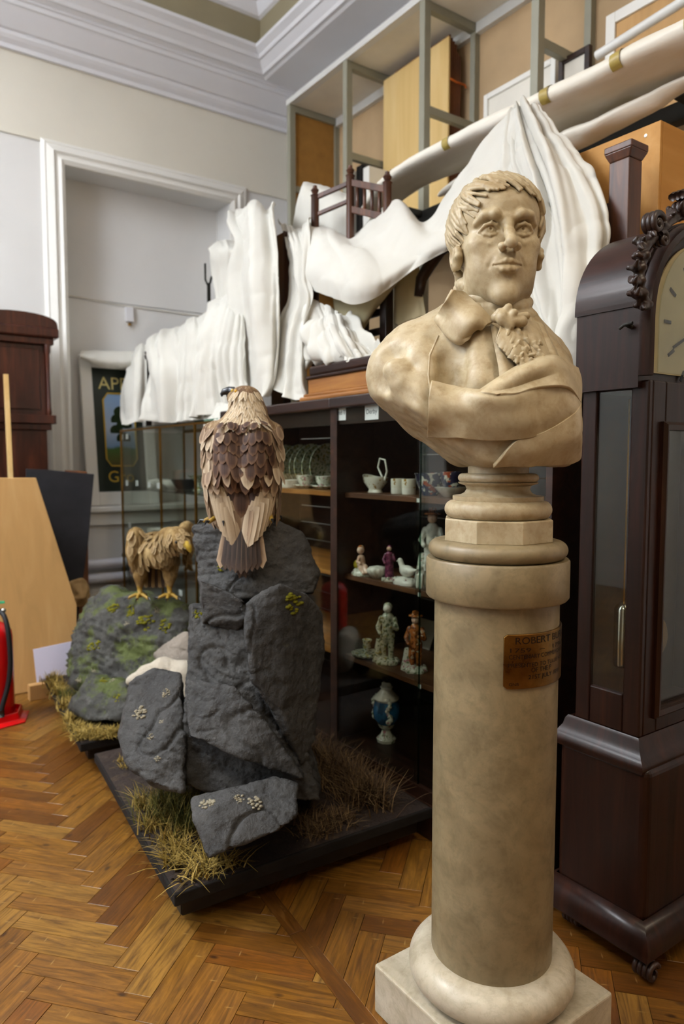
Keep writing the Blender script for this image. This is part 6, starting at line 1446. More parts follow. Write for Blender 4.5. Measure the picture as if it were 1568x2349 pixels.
a, b = pX(1368, 128, 2.88), pX(1590, -12, 2.88); tag(MB().tube([tuple(a), tuple(a+(b-a)*0.5), tuple(b)], 0.020, 14).build('cardboard_tube', M['lamp_metal'], None, a, autosmooth=50), 'white tube lying across the upper right rack bay', 'tube')
for k, (px, py, m) in enumerate([(815, 398, 'rack_panel'), (842, 385, 'soot_board'), (858, 388, 'trim_paint')]):
    y = yR(px, 3.0); z = zR(px, py, 3.0); tag(bev(MB().box((2.93, y-0.035, ZR), (3.1, y+0.03, max(z, ZR+0.08))).build('stored_box', M[m], None, (3.0, y, ZR)), 0.006), ['grey', 'black', 'white'][k]+' small box on the rack shelf above the spindle chair', 'box', 'boxes on the rack shelf')
# long wrapped panel lying across the front of the rack
WPZ = 2.79; n1, n2 = 70, 26; ys = np.linspace(3.40, 0.55, n1)
prof = []
for j, y in enumerate(ys):
    t = j/(n1-1); wdt = 0.20+0.18*min(1, t*2.2); th = 0.045+0.045*min(1, t*2.5); xf = 2.43+0.10*max(0, 1-t*5)**2; zc_ = WPZ+0.01-0.06*max(0, 1-t*6)**2+0.012*math.sin(t*7)
    for k in range(n2):
        a = 2*math.pi*k/n2; ex = abs(math.cos(a))**0.55*np.sign(math.cos(a)); ez = abs(math.sin(a))**0.75*np.sign(math.sin(a)); prof.append((xf+wdt/2-wdt/2*ex, y, zc_+th/2*ez))
prof = np.array(prof); prof[:, 2] += 0.010*fbm(prof*np.array([9, 5, 9]), 3, 3); prof[:, 0] += 0.006*fbm(prof*7, 3, 8); prof[:, 2] = np.maximum(prof[:, 2], 2.7365); prof[:, 0] = np.minimum(prof[:, 0], RXF-0.033)
fc = [(i*n2+k, i*n2+(k+1) % n2, (i+1)*n2+(k+1) % n2, (i+1)*n2+k) for i in range(n1-1) for k in range(n2)]+[tuple(range(n2)), tuple(range((n1-1)*n2, n1*n2))]
wp = thing('wrapped_parcel', 'long wrapped white panel lying along the rack above the bust', 'parcel', (2.65, 2.0, ZR)); fixn(make('wrapping', prof, fc, M['wrapping'], wp, smooth=True))
for y, s in ((3.05, .03), (2.62, .035), (2.05, .04), (1.72, .05), (1.42, .04)):
    j = int(np.argmin(abs(ys-y))); ring = prof[j*n2:(j+1)*n2]; rg2 = prof[(j+1)*n2:(j+2)*n2]; c = ring.mean(0); sel = [k % n2 for k in range(-3, 9)]
    v = [c+(ring[k]-c)*1.03 for k in sel]+[c+(rg2[k]-c)*1.03 for k in sel]; n = len(sel); make('tape_strip', np.array(v), [(i, i+1, n+i+1, n+i) for i in range(n-1)], M['tape'], wp, smooth=True)
# padding roll slung below it
pv = []; pc = [pX(1000, 470, 2.62), pX(1120, 410, 2.62), pX(1250, 330, 2.60), pX(1400, 250, 2.60), pX(1640, 200, 2.60)]
pp = crom(np.array(pc), np.linspace(0, 4, 40)); pp[:, 0] = 2.64; pp[:, 2] = 2.682+0.015*np.sin(np.arange(40)*0.2); rr_ = [0.004+0.075*math.sin(math.pi*(i+0.3)/39.8)**0.6 for i in range(40)]
mb = MB().tube(pp, rr_, 18, flat=0.45); mb.v = [tuple(np.array(p)+0.02*vnoise(np.array([p])*9, 2)[0]) for p in mb.v]; tag(mb.build('padding_roll', M['wrapping'], None, pp[0], smooth=True), 'rolled pale padding strapped under the wrapped panel', 'roll')
bx = thing('long_box', 'long flat cardboard box on the rack behind the wrapped panel', 'box', (2.95, 2.75, ZR)); bev(MB().box((2.90, 2.45, WPZ+0.06), (3.05, 3.14, WPZ+0.14)).build('carton', M['brown_paper'], bx), 0.003) if False else None
bpy.data.objects.remove(bx)
# tall plywood crate and upturned post
cr = thing('plywood_crate', 'tall orange plywood crate behind the clock under the rack', 'crate', (2.42, 1.7, 0)); cy0 = 1.166/1.9*2.12; czt = 1.3+0.937/1.9*2.12
for nm, bx_ in (('side', (2.12, cy0, 0, 2.132, 2.10, czt)), ('side', (2.71, cy0, 0, 2.722, 2.10, czt)), ('end', (2.133, cy0, 0, 2.709, cy0+0.012, czt)), ('end', (2.133, 2.088, 0, 2.709, 2.10, czt)), ('lid', (2.133, cy0+0.013, czt-0.014, 2.709, 2.087, czt-0.002))):
    bev(MB().box(bx_[:3], bx_[3:]).build(nm, M['crate_ply'], cr), 0.0015)
for y in np.arange(cy0+0.05, 2.0, 0.14):
    MB().lathe([(0.001, 0), (0.006, 0), (0.005, 0.0015), (0.001, 0.002)], (0, 0, 0), 10).xf(lambda p: (2.12-p[2], y+p[0], czt-0.03+p[1])).build('screw', M['chrome'], cr)
up = thing('square_post_stand', 'dark square wooden post with a flared cap standing on the cabinet', 'post', (1.97, 1.32, ZC)); yp = 1.317
zt_p = 1.3+0.861/1.8*1.95
bev(MB().box((1.935, yp-0.034, ZC), (2.00, yp+0.034, zt_p-0.045)).build('post', M['chair_wood'], up), 0.003)
mb = MB().hexa([(1.935, yp-0.034, zt_p-0.045), (2.0, yp-0.034, zt_p-0.045), (2.0, yp+0.034, zt_p-0.045), (1.935, yp+0.034, zt_p-0.045), (1.925, yp-0.046, zt_p-0.02), (2.012, yp-0.046, zt_p-0.02), (2.012, yp+0.046, zt_p-0.02), (1.925, yp+0.046, zt_p-0.02)]).box((1.925, yp-0.046, zt_p-0.02), (2.012, yp+0.046, zt_p)); bev(mb.build('cap', M['chair_wood'], up), 0.003)
zr_ = float(pX(1392, 478, 1.95)[2]); bev(MB().box((1.955, yp+0.034, zr_-0.018), (1.985, 1.46, zr_+0.018)).build('rail', M['dark_oak'], up), 0.003); bev(MB().box((1.94, 1.46, ZC), (2.0, 1.505, zr_+0.05)).build('far_post', M['chair_wood'], up), 0.003)

# ================================================================== things by the window wall
# small longcase clock
lc = thing('longcase_clock', 'narrow dark brown longcase clock with a rounded hood by the window', 'clock', (0.98, 4.95, 0))
def lcbox(name, x0, x1, z0, z1, y0=4.82, y1=5.12, m='walnut', b=0.004): return bev(MB().box((x0, y0, z0), (x1, y1, z1)).build(name, M[m], lc), b)
lcbox('base', 0.70, 1.17, 0.0, 0.55); lcbox('trunk', 0.76, 1.115, 0.55, 1.49, 4.86, 5.10)
lcbox('waist_moulding', 0.745, 1.14, 1.49, 1.53, 4.845); lcbox('hood_sill', 0.725, 1.165, 1.53, 1.585, 4.82)
lcbox('hood', 0.755, 1.125, 1.585, 2.03, 4.87, 5.10)
for x in (1.128, 0.752):
    MB().lathe([(0.012, 1.585), (0.017, 1.60), (0.013, 1.64), (0.011, 1.8), (0.013, 1.97), (0.019, 1.985), (0.019, 2.03)], (x, 4.850, 0), 16).build('hood_column', M['walnut'], lc, autosmooth=40)
lcbox('hood_moulding', 0.735, 1.165, 2.03, 2.07, 4.835); lcbox('hood_cornice', 0.715, 1.195, 2.07, 2.135, 4.815, 5.13, b=0.012)
pr = [(0.72+0.47*(0.5-0.5*math.cos(a)), 4.825, 2.135+0.085*math.sin(a)**0.6) for a in np.linspace(0, math.pi, 15)]
fixn(MB().prism(pr, (0, 0.30, 0)).build('rounded_top', M['walnut'], lc, autosmooth=35))
bev(MB().box((0.80, 4.862, 1.62), (1.08, 4.870, 2.0)).build('hood_door', M['walnut'], lc), 0.003)
tc = thing('tall_cupboard', 'black wooden cupboard edge at the far left beside the clock', 'cupboard', (-0.2, 5.0, 0))
bev(MB().box((-1.0, 4.82, 0), (0.66, 5.15, 2.05)).build('carcase', M['dark_oak'], tc), 0.006); bev(MB().box((-1.02, 4.80, 2.05), (0.68, 5.16, 2.12)).build('cornice', M['dark_oak'], tc), 0.012)
for k in range(3):
    x0 = -0.97+k*0.54
    for j in range(16): MB().hexa([(x0, 4.812, 0.12+j*0.118), (x0+0.51, 4.812, 0.12+j*0.118), (x0+0.51, 4.822, 0.12+j*0.118), (x0, 4.822, 0.12+j*0.118), (x0, 4.79, 0.225+j*0.118), (x0+0.51, 4.79, 0.225+j*0.118), (x0+0.51, 4.80, 0.225+j*0.118), (x0, 4.80, 0.225+j*0.118)]).build('slat', M['cabinet_wood'], tc)
# leaning strip, plywood, dark board, white card, floor batten
def slab(name, pts, off, m, lab, cat, b=0.002, org=None):
    o = fixn(MB().prism(pts, off).build(name, M[m], None, org if org is not None else pts[0])); bev(o, b); return tag(o, lab, cat)
A_ = pY(12, 860, 4.72); slab('wood_strip', [tuple(pY(9, 858, 4.76)), tuple(pY(19, 858, 4.76)), tuple(pY(34, 1110, 4.58)), tuple(pY(23, 1110, 4.58)),], (0, 0.02, 0), 'pine', 'thin pale wooden strip leaning on the narrow clock', 'strip') if False else None
t0, t1 = pY(14, 858, 4.79), pY(25, 1096, 4.62); dv = (t1-t0)/(t1[2]-t0[2]); foot_ = t0+dv*(0.0-t0[2])
st = MB().hexa([tuple(foot_+np.array([-0.014, 0, 0])), tuple(foot_+np.array([0.014, 0, 0])), tuple(foot_+np.array([0.014, 0.02, 0])), tuple(foot_+np.array([-0.014, 0.02, 0])), tuple(t0+np.array([-0.014, 0, 0])), tuple(t0+np.array([0.014, 0, 0])), tuple(t0+np.array([0.014, 0.02, 0])), tuple(t0+np.array([-0.014, 0.02, 0]))])
tag(bev(st.build('wood_strip', M['pine'], None, foot_), 0.002), 'thin pale wooden strip leaning on the narrow clock', 'strip')
def lean(px, py, y0=4.22, k=0.165):            # a panel leaning back: y = y0 + k*z
    d = ray(px, py); t = (y0+k*H)/(d[1]-k*d[2]); return CAM+d*t
q = [lean(-140, 1097), lean(83, 1097), lean(176, 1388), lean(176, 1600), lean(-140, 1660)]
for i in (3, 4): q[i] = q[i]+(q[i]-q[i-1 if i == 3 else 0])*0+np.array([0, 0, 0]); q[i][2] = 0.002; q[i][1] = 4.22
slab('plywood_board', [tuple(p) for p in q], (0, 0.018, 0.003), 'plywood', 'pale plywood panel with a cut corner leaning at the left', 'panel')
q = [lean(60, 1076, 4.45, .13), lean(104, 1078, 4.45, .13), lean(216, 1088, 4.45, .13), lean(203, 1240, 4.45, .13), lean(178, 1420, 4.45, .13), lean(60, 1420, 4.45, .13)]
for i in (4, 5): q[i] = q[i]+(q[i]-q[3 if i == 4 else 0])*((0.003-q[i][2])/(q[i][2]-q[3 if i == 4 else 0][2]))
slab('dark_board', [tuple(p) for p in q], (0, 0.012, 0.002), 'dark_felt', 'dark grey board leaning between the plywood panel and the window', 'board')
q = [lean(150, 1079, 4.62, .10), lean(200, 1082, 4.62, .10), lean(204, 1380, 4.62, .10), lean(150, 1380, 4.62, .10)]
for i, j in ((2, 1), (3, 0)): q[i] = q[i]+(q[i]-q[j])*((0.003-q[i][2])/(q[i][2]-q[j][2]))
slab('wooden_board', [tuple(p) for p in q], (0, 0.02, 0.002), 'brown_board', 'brown wooden board edge behind the dark grey board', 'board')
a, b = lean(76, 1490, 4.17, .16), lean(162, 1476, 4.17, .16); h0 = 0.032
slab('white_card', [(a[0], 4.17+.16*a[2], a[2]), (b[0]+0.1, 4.17+.16*b[2]-0.01, b[2]+0.02), (b[0]+0.1, 4.17, 0.006), (a[0]+0.01, 4.17, 0.006)], (0, 0.004, 0), 'white_card', 'white card sheet leaning on the plywood panel', 'card', 0.0005)
p = pz(70, 1600, 0); tag(bev(MB().box((0.80, 4.05, 0), (1.35, 4.10, 0.085)).build('floor_batten', M['plywood'], None, (0.9, 4.07, 0)), 0.003), 'pale wooden batten lying in front of the white card', 'batten')
# crumpled brown paper bag
c = lean(183, 1355, 4.40, .10); S = SDF(c-0.12, c+0.12, 0.006); S.hull([tuple(c+np.array(v)*0.001) for v in ((-55, 0, 60), (10, -10, 85), (40, 0, 60), (60, 10, -20), (45, 0, -90), (-45, 10, -95), (-60, 30, 0), (10, 50, 0), (0, -45, -30))]); V, Q = S.mesh(); V = V+vnormals(V, Q)*(0.012*(1-2*np.abs(fbm(V*16, 2, 3))))[:, None]
tag(make('paper_bag', V, Q, M['brown_paper'], None, c, False), 'crumpled brown paper parcel wedged beside the plywood panel', 'parcel')
# fire extinguisher on its red stand
fx = pz(20, 1636, 0.03); fx = np.array([fx[0]-0.055, fx[1]+0.02, 0.0]); X0, Y0 = fx[0], fx[1]
stand = tag(MB().lathe([(0.001, 0.0), (0.165, 0.0), (0.168, 0.006), (0.135, 0.016), (0.128, 0.05), (0.120, 0.052), (0.118, 0.026), (0.001, 0.022)], (X0, Y0, 0), 6, a0=0.2, cap=False).build('extinguisher_stand', M['red_enamel'], None, (X0, Y0, 0), autosmooth=30), 'red moulded plastic stand under the fire extinguisher', 'stand'); bev(stand, 0.008, 3)
ex = thing('fire_extinguisher', 'red fire extinguisher with a black hose on the left', 'extinguisher', (X0, Y0, 0.0275))
rE = 0.088
MB().lathe([(0.001, 0.027), (rE*0.9, 0.027), (rE, 0.04), (rE, 0.42), (rE*0.95, 0.452), (rE*0.75, 0.482), (rE*0.35, 0.5), (0.022, 0.505), (0.022, 0.525), (0.001, 0.525)], (X0, Y0, 0), 48, cap=False).build('cylinder', M['red_enamel'], ex, autosmooth=40)
MB().lathe([(0.02, 0.525), (0.026, 0.53), (0.026, 0.545), (0.018, 0.55), (0.018, 0.575), (0.001, 0.577)], (X0, Y0, 0), 24).build('valve', M['chrome'], ex, autosmooth=40)
u_ = Vector(RT); MB().tube([Vector((X0, Y0, 0.555)), Vector((X0, Y0, 0.556))+u_*0.05], 0.010, 10).ball(Vector((X0, Y0, 0.556))+u_*0.055, 0.013, 10, 8).build('outlet', M['chrome'], ex, smooth=True)
bev(MB().bar(Vector((X0, Y0, 0.585))-u_*0.07, Vector((X0, Y0, 0.585))+u_*0.025, 0.022, 0.016).bar(Vector((X0, Y0, 0.61))-u_*0.08, Vector((X0, Y0, 0.60))+u_*0.02, 0.022, 0.010).build('lever', M['red_enamel'], ex), 0.004)
bev(MB().bar(Vector((X0, Y0-0.01, 0.596))+u_*0.022, Vector((X0, Y0-0.01, 0.600))+u_*0.062, 0.004, 0.014).build('safety_tag', M['green_tag'], ex), 0.002)
hp_ = [Vector((X0, Y0, 0.550))+u_*0.045-Vector(FH)*0.01, Vector((X0, Y0, 0.535))+u_*0.072-Vector(FH)*0.03, Vector((X0, Y0, 0.48))+u_*0.094-Vector(FH)*0.045, Vector((X0, Y0, 0.40))+u_*0.103-Vector(FH)*0.05, Vector((X0, Y0, 0.30))+u_*0.104-Vector(FH)*0.05, Vector((X0, Y0, 0.20))+u_*0.092-Vector(FH)*0.055, Vector((X0, Y0, 0.10))+u_*0.070-Vector(FH)*0.075, Vector((X0, Y0, 0.075))+u_*0.066-Vector(FH)*0.08]
hv = np.array([list(v) for v in hp_]); hs = crom(hv, np.linspace(0, len(hv)-1, 40)); MB().tube(hs, 0.0115, 12).build('hose', M['rubber'], ex, smooth=True)
MB().tube([tuple(hs[-1]+[0, 0, 0.004]), tuple(hs[-1]-[0, 0, 0.028])], [0.014, 0.015], 12).build('hose_nozzle', M['dark_iron'], ex, smooth=True)
# painted pub-type sign in a white frame standing in the window recess
sg = thing('painted_sign', 'dark green painted sign with a tree picture and yellow lettering in a white frame', 'sign', (1.75, 5.33, 0.96))
plain('sign_green', '1f2a22', 0.4, 0.4, var=0.12); plain('sign_yellow', 'c9a43a', 0.5, 0.3); plain('sign_cream', 'd2c27e', 0.5, 0.3)
def _sky():
    t = NT('painted_sky', 0.4, 0.4); g = t.noise(5, 5); sx = t.n('ShaderNodeSeparateXYZ'); t.l(t.co, sx.inputs[0])
    z = t.math('ADD', sx.outputs['Z'], t.math('MULTIPLY', g, 0.10)); t.col(t.ramp(z, [(0.30, '4a3620'), (0.38, '5a5a28'), (0.47, '4c6b34'), (0.49, '7f9fc4'), (0.62, 'b9cbe0'), (0.85, '8fb0d8')])); M['painted_sky'] = t.m
_sky()
TL, TR_ = pY(186, 812, 5.42), pY(318, 812, 5.40); sx0, sx1 = 1.492, 2.03; sz0, sz1 = 0.963, 2.075; ly = lambda z: 5.36+0.14*(z-sz0)/1.1
def sgbox(x0, x1, z0, z1, d0, d1): return MB().hexa([(x0, ly(z0)-d0, z0), (x1, ly(z0)-d0, z0), (x1, ly(z0)-d1, z0), (x0, ly(z0)-d1, z0), (x0, ly(z1)-d0, z1), (x1, ly(z1)-d0, z1), (x1, ly(z1)-d1, z1), (x0, ly(z1)-d1, z1)])
fr_ = 0.085
for nm, b4 in (('frame_side', (sx0, sx0+fr_, sz0, sz1)), ('frame_side', (sx1-fr_, sx1, sz0, sz1)), ('frame_rail', (sx0+fr_, sx1-fr_, sz0, sz0+0.10)), ('frame_rail', (sx0+fr_, sx1-fr_, sz1-0.09, sz1))):
    bev(fixn(sgbox(*b4, 0.035, 0.0).build(nm, M['trim_paint'], sg)), 0.006)
fixn(sgbox(sx0+fr_, sx1-fr_, sz0+0.10, sz1-0.09, 0.012, 0.002).build('panel', M['sign_green'], sg))
px0, px1, pz0, pz1 = sx0+fr_+0.075, sx1-fr_-0.06, 1.255, 1.80
oct_ = [(px0+0.035, pz0), (px1-0.035, pz0), (px1, pz0+0.05), (px1, pz1-0.05), (px1-0.035, pz1), (px0+0.035, pz1), (px0, pz1-0.05), (px0, pz0+0.05)]
fixn(MB().prism([(x, ly(z)-0.014, z) for x, z in oct_], (0, 0.003, 0)).build('painted_scene', M['painted_sky'], sg))
MB().tube([(x, ly(z)-0.015, z) for x, z in oct_], 0.006, 6, closed=True).build('painted_border', M['sign_yellow'], sg)
plain('painted_leaf', '25341c', 0.6, 0.2, var=0.3, scale=25); mb = MB()
for x, z, r in ((1.775, 1.66, .05), (1.755, 1.60, .055), (1.80, 1.56, .06), (1.74, 1.52, .05), (1.79, 1.46, .055), (1.82, 1.62, .05)):
    mb.prism([(x+r*math.cos(a), ly(z)-0.0165, z+r*math.sin(a)*0.9) for a in np.linspace(0, 2*math.pi, 14)[:-1]], (0, 0.002, 0))
fixn(mb.build('painted_tree', M['painted_leaf'], sg))
for txt, x, z, size, m in (('APPLE', sx0+fr_+0.045, 1.83, 0.135, 'sign_cream'), ('Grove', sx0+fr_+0.075, 1.135, 0.12, 'sign_yellow')):
    v, f = text_mesh(txt[:3] if txt == 'Grove' else 'APP', size); qv = np.array([(x+a, ly(z+b)-0.0145, z+b) for a, b, _ in v]); make('lettering', qv, f, M[m], sg)
# cloth tucked over the sign
sheet('sign_cover', [[(186, 806, 5.40), (215, 804, 5.40), (250, 805, 5.40), (285, 806, 5.40), (320, 808, 5.38)], [(184, 816, 5.33), (212, 822, 5.33), (250, 828, 5.33), (285, 828, 5.33), (320, 826, 5.32)], [(186, 820, 5.36), (212, 836, 5.355), (250, 846, 5.355), (285, 842, 5.355), (318, 834, 5.35)]], lambda x, y, Y: pY(x, y, Y), 50, 20, M['cotton_sheet'], sg, folds=(0.012, 5), seed=4)
# iron hook stand between the window and the sheets
hk = pX(479, 690, 1.98); b0 = np.array([1.98, hk[1], 1.517]); zt = float(pX(479, 652, 1.98)[2]); o = thing('hook_stand', 'thin dark iron rod with a forked top standing behind the sheets', 'stand', tuple(b0))
MB().lathe([(0.05, 0), (0.05, 0.008), (0.012, 0.014), (0.001, 0.02)], tuple(b0), 16).build('foot', M['dark_iron'], o, autosmooth=40); MB().tube([tuple(b0+[0, 0, 0.01]), (b0[0], b0[1], zt)], 0.012, 8).build('rod', M['dark_iron'], o, smooth=True)
MB().tube([(b0[0], b0[1]+0.05, zt+0.14), (b0[0], b0[1]+0.05, zt+0.04), (b0[0], b0[1]+0.02, zt+0.004), (b0[0], b0[1]-0.02, zt+0.004), (b0[0], b0[1]-0.045, zt+0.04)], 0.007, 8).build('fork', M['dark_iron'], o, smooth=True)

# ================================================================== tall mahogany clock at the right
ck = thing('grand_clock', 'large dark mahogany longcase clock with carved crest at the right edge', 'clock', (1.86, 1.12, 0))
CM = M['mahogany']
def cb(nm, a, b, m=CM, w=0.004, seg=2): return bev(MB().box(a, b).build(nm, m, ck), w, seg)
bx0, bx1, by0, by1 = 1.600, 2.13, 0.962, 1.228
fixn(MB().prism([(bx0-0.03, by0-0.03, 0.0), ], (0, 0, 0)).build('tmp', CM)) if False else None
cb('base_block', (bx0, by0, 0.135), (bx1, by1, 0.535), w=0.02, seg=4)
# bolection foot moulding all round
pf_ = [(0.0, 0.150), (0.012, 0.145), (0.030, 0.120), (0.036, 0.095), (0.034, 0.070), (0.022, 0.058), (0.0, 0.056)]
fixn(MB().sweep([(bx0, by0, 0), (bx1, by0, 0), (bx1, by1, 0), (bx0, by1, 0)], pf_, closed=True).build('foot_moulding', CM, ck, autosmooth=40))
cb('bottom_board', (bx0, by0, 0.056), (bx1, by1, 0.136))
for x, y in ((bx0+0.0, by0+0.0), (bx1-0.03, by0), (bx0+0.03, by1-0.03), (bx1-0.03, by1-0.03)):
    mb = MB()
    for k in range(4): mb.tube([(x+0.026*math.cos(t)*(1-t/9), y-0.030+0.013*k, 0.030+0.026*math.sin(t)*(1-t/9)) for t in np.linspace(0.4, 7.5, 22)], 0.0072, 8)
    mb.build('scroll_foot', M['dark_oak'], ck, smooth=True)
tx0, tx1, ty0, ty1 = 1.622, 2.108, 1.004, 1.195
wm = [(0.0, 0.60), (0.006, 0.592), (0.010, 0.575), (0.022, 0.555), (0.034, 0.545), (0.036, 0.535), (0.030, 0.522), (0.0, 0.520)]
ring = [(tx0, ty0, 0), (tx1, ty0, 0), (tx1, ty1+0.02, 0), (tx0, ty1+0.02, 0)]
fixn(MB().sweep(ring, wm, closed=True).build('waist_moulding', CM, ck, autosmooth=40)); cb('waist_board', (tx0, ty0, 0.53), (tx1, ty1+0.02, 0.60))
ZH = 1.475
# trunk: four corner posts, side frame with glass, front frame with long glass, back
gy0, gy1, gz0, gz1 = 1.052, 1.150, 0.70, ZH-0.005
for x in (tx0, tx1-0.018):
    cb('side_stile', (x, ty0, 0.60), (x+0.018, gy0, ZH+0.02)); cb('side_stile', (x, gy1, 0.60), (x+0.018, ty1, ZH+0.02)); cb('side_rail', (x, gy0, 0.60), (x+0.018, gy1, gz0))
    MB().box((x+0.007, gy0, gz0), (x+0.010, gy1, ZH)).build('side_glass', M['pane_glass'], ck)
cb('back_board', (tx0+0.018, ty1-0.012, 0.60), (tx1-0.018, ty1, ZH+0.02), M['dark_oak'])
cb('front_stile', (tx0+0.018, ty0, 0.60), (tx0+0.075, ty0+0.022, ZH+0.02)); cb('front_stile', (tx1-0.075, ty0, 0.60), (tx1-0.018, ty0+0.022, ZH+0.02)); cb('front_rail', (tx0+0.075, ty0, 0.60), (tx1-0.075, ty0+0.022, 0.66)); cb('front_rail', (tx0+0.075, ty0, ZH-0.1), (tx1-0.075, ty0+0.022, ZH+0.02))
fixn(MB().sweep([(tx0+0.075, ty0, 0.66), (tx1-0.075, ty0, 0.66), (tx1-0.075, ty0, ZH-0.1), (tx0+0.075, ty0, ZH-0.1)], [(0, 0), (0.0, 0.012), (0.012, 0.016), (0.02, 0.008), (0.02, 0)], closed=True, upv=(0, -1, 0)).build('door_bead', CM, ck, autosmooth=40))
MB().box((tx0+0.075, ty0+0.008, 0.66), (tx1-0.075, ty0+0.011, ZH-0.1)).build('front_glass', M['pane_glass'], ck)
mb = MB().tube([(1.86, 1.12, 1.45), (1.86, 1.12, 0.84)], 0.005, 8); mb.build('pendulum_rod', M['brass'], ck, smooth=True)
MB().lathe([(0.001, -0.012), (0.05, -0.008), (0.062, 0), (0.05, 0.008), (0.001, 0.012)], (0, 0, 0), 32, cap=False).xf(lambda p: (1.86+p[0], 1.11+p[2], 0.80+p[1])).build('pendulum_bob', M['brass'], ck, autosmooth=50)
for x in (1.72, 1.78):
    MB().tube([(x, 1.12, 1.46), (x, 1.12, 0.92)], 0.0025, 6).build('weight_line', M['brass'], ck); MB().lathe([(0.001, 0.74), (0.022, 0.742), (0.024, 0.75), (0.024, 0.90), (0.018, 0.91), (0.004, 0.92)], (x, 1.12, 0), 24).build('weight', M['chrome'], ck, autosmooth=40)
# hood with a rounded top running front to back
hx0, hx1, hy0, hy1 = 1.605, 2.125, 1.012, 1.205; zs_ = 1.685; cxh = (hx0+hx1)/2; rh = (hx1-hx0)/2
arc = [(cxh-rh*math.cos(a), zs_+rh*0.86*math.sin(a)) for a in np.linspace(0, math.pi, 33)]
fixn(MB().prism([(x, hy0+0.012, z) for x, z in [(hx0, ZH+0.002)]+arc+[(hx1, ZH+0.002)]], (0, hy1-hy0-0.012, 0)).build('hood', CM, ck, autosmooth=35))
fixn(MB().prism([(x, hy0+0.02, z) for x, z in [(hx0-0.004, zs_-0.012), (hx0-0.004, zs_)]+[(cxh-(rh+0.004)*math.cos(a), zs_+(rh*0.86+0.004)*math.sin(a)) for a in np.linspace(0, math.pi, 33)]+[(hx1+0.004, zs_-0.012)]], (0, hy1-hy0-0.016, 0)).build('barrel_top', M['mahogany_y'], ck, autosmooth=35))
# hood door: arched frame, glass, dial
ca_, cz_ = cxh, 1.645; ro_, ri_ = 0.235, 0.205
def archpath(r, zb, n=25): return [(ca_-r, zb)]+[(ca_-r*math.cos(a), cz_+r*math.sin(a)) for a in np.linspace(0, math.pi, n)]+[(ca_+r, zb)]
outp = archpath(ro_, ZH+0.03); v = []; f = []
fixn(MB().sweep([(x, hy0+0.012, z) for x, z in outp], [(0.0, 0.0), (0.0, 0.022), (-0.008, 0.030), (-0.022, 0.026), (-0.03, 0.012), (-0.03, 0.0)], upv=(0, -1, 0)).build('hood_door_frame', CM, ck, autosmooth=40))
plain('dial_paint', 'a99c78', 0.5, 0.4, var=0.12, scale=9)
dl = fixn(MB().prism([(x, hy0+0.011, z) for x, z in archpath(ri_+0.004, ZH+0.04)], (0, -0.004, 0)).build('dial', M['dial_paint'], ck))
for k in range(12):
    a = math.pi/2-k*math.pi/6; r1, r2 = 0.135, 0.165; MB().bar((ca_+r1*math.cos(a), hy0+0.0055, cz_+r1*math.sin(a)), (ca_+r2*math.cos(a), hy0+0.0055, cz_+r2*math.sin(a)), 0.008, 0.002, (0, 1, 0)).build('hour_mark', M['ink'], dl)
for a, L in ((2.3, 0.10), (3.6, 0.14)): MB().bar((ca_, hy0+0.003, cz_), (ca_+L*math.cos(a), hy0+0.003, cz_+L*math.sin(a)), 0.007, 0.002, (0, 1, 0)).build('hand', M['ink'], dl)
fixn(MB().prism([(x, hy0-0.006, z) for x, z in archpath(ri_+0.004, ZH+0.04)], (0, -0.003, 0)).build('hood_glass', M['pane_glass'], ck))
MB().tube([(hx0-0.02, 1.045, 1.628), (hx0-0.002, 1.045, 1.625)], 0.006, 8).tube([(hx0-0.02, 1.03, 1.63), (hx0-0.022, 1.052, 1.628), (hx0-0.018, 1.066, 1.622)], 0.004, 8).build('hood_key', M['dark_iron'], ck, smooth=True)
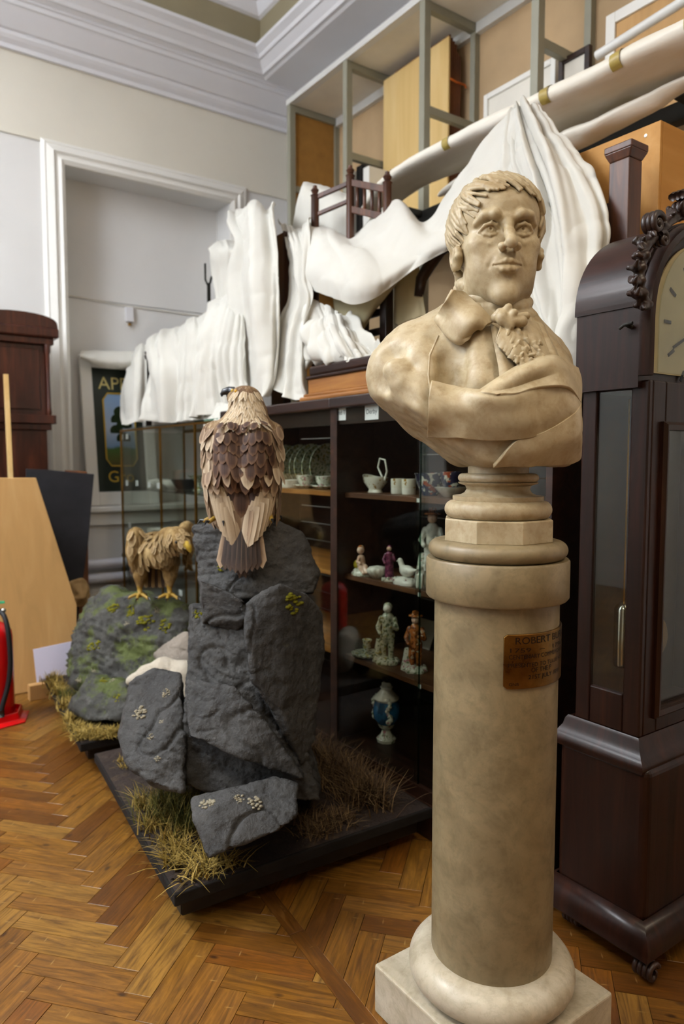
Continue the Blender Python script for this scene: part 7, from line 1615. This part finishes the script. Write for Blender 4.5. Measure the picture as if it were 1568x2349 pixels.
# carved crest: volutes and acanthus leaves round the arch
def cp(px, py, Y=0.992): return np.array(pY(px, py, Y))
def volute(c, r, a0, turns, th, flip=1):
    mb = MB(); n = 34; P_ = []
    for i in range(n):
        t = i/(n-1); a = a0+flip*turns*2*math.pi*t; q = r*(1-t*0.86); P_.append(c+np.array([q*math.cos(a), 0, q*math.sin(a)]))
    for k in (-0.016, -0.004, 0.008): mb.tube([p+np.array([0, k, 0]) for p in P_], [th*(1-0.45*i/n) for i in range(n)], 8)
    mb.ball(c+np.array([0, -0.018, 0]), 0.007, 8, 6); mb.build('volute', M['dark_oak'], ck, smooth=True)
volute(cp(1494, 516), 0.026, 0.2, 1.5, 0.0085); volute(cp(1508, 552), 0.018, 2.6, 1.4, 0.007, -1); volute(cp(1560, 478), 0.034, 2.4, 1.4, 0.010, -1)
S = SDF(cp(1500, 600)-np.array([0.16, 0.06, 0.30]), cp(1560, 500)+np.array([0.16, 0.05, 0.24]), 0.0035); rr = np.random.RandomState(9)
path = [(1482, 700), (1470, 675), (1464, 645), (1466, 615), (1472, 588), (1480, 562), (1498, 545), (1520, 520), (1545, 500), (1575, 480), (1610, 470)]
for i, (x, y) in enumerate(path):
    c = cp(x, y); nx = np.array(path[min(i+1, len(path)-1)], float)-np.array(path[max(i-1, 0)], float); nx /= np.linalg.norm(nx); out_ = np.array([nx[1], -nx[0]]); out_ = -out_ if out_[0] > 0.2 else out_
    for k in range(4):
        s = rr.uniform(0.7, 1.2); d1 = out_*(10+5*k)*s+nx*rr.uniform(-14, 14); a = c+np.array([0, 0.012*rr.uniform(-1, 1), 0]); b = cp(x+d1[0]*0.9, y+d1[1]*0.9, 0.978+0.012*k)
        S.cap(a, b, 0.0105, 0.006, k=0.003); e = b+np.array([rr.uniform(-0.012, 0.006), -0.008, rr.uniform(-0.010, 0.012)]); S.cap(b, e, 0.007, 0.0035, k=0.002)
    if i: S.cap(cp(*path[i-1]), c, 0.012, 0.012, k=0.004)
V, Q = S.mesh(); make('carved_leaves', V, Q, M['dark_oak'], ck, smooth=True)
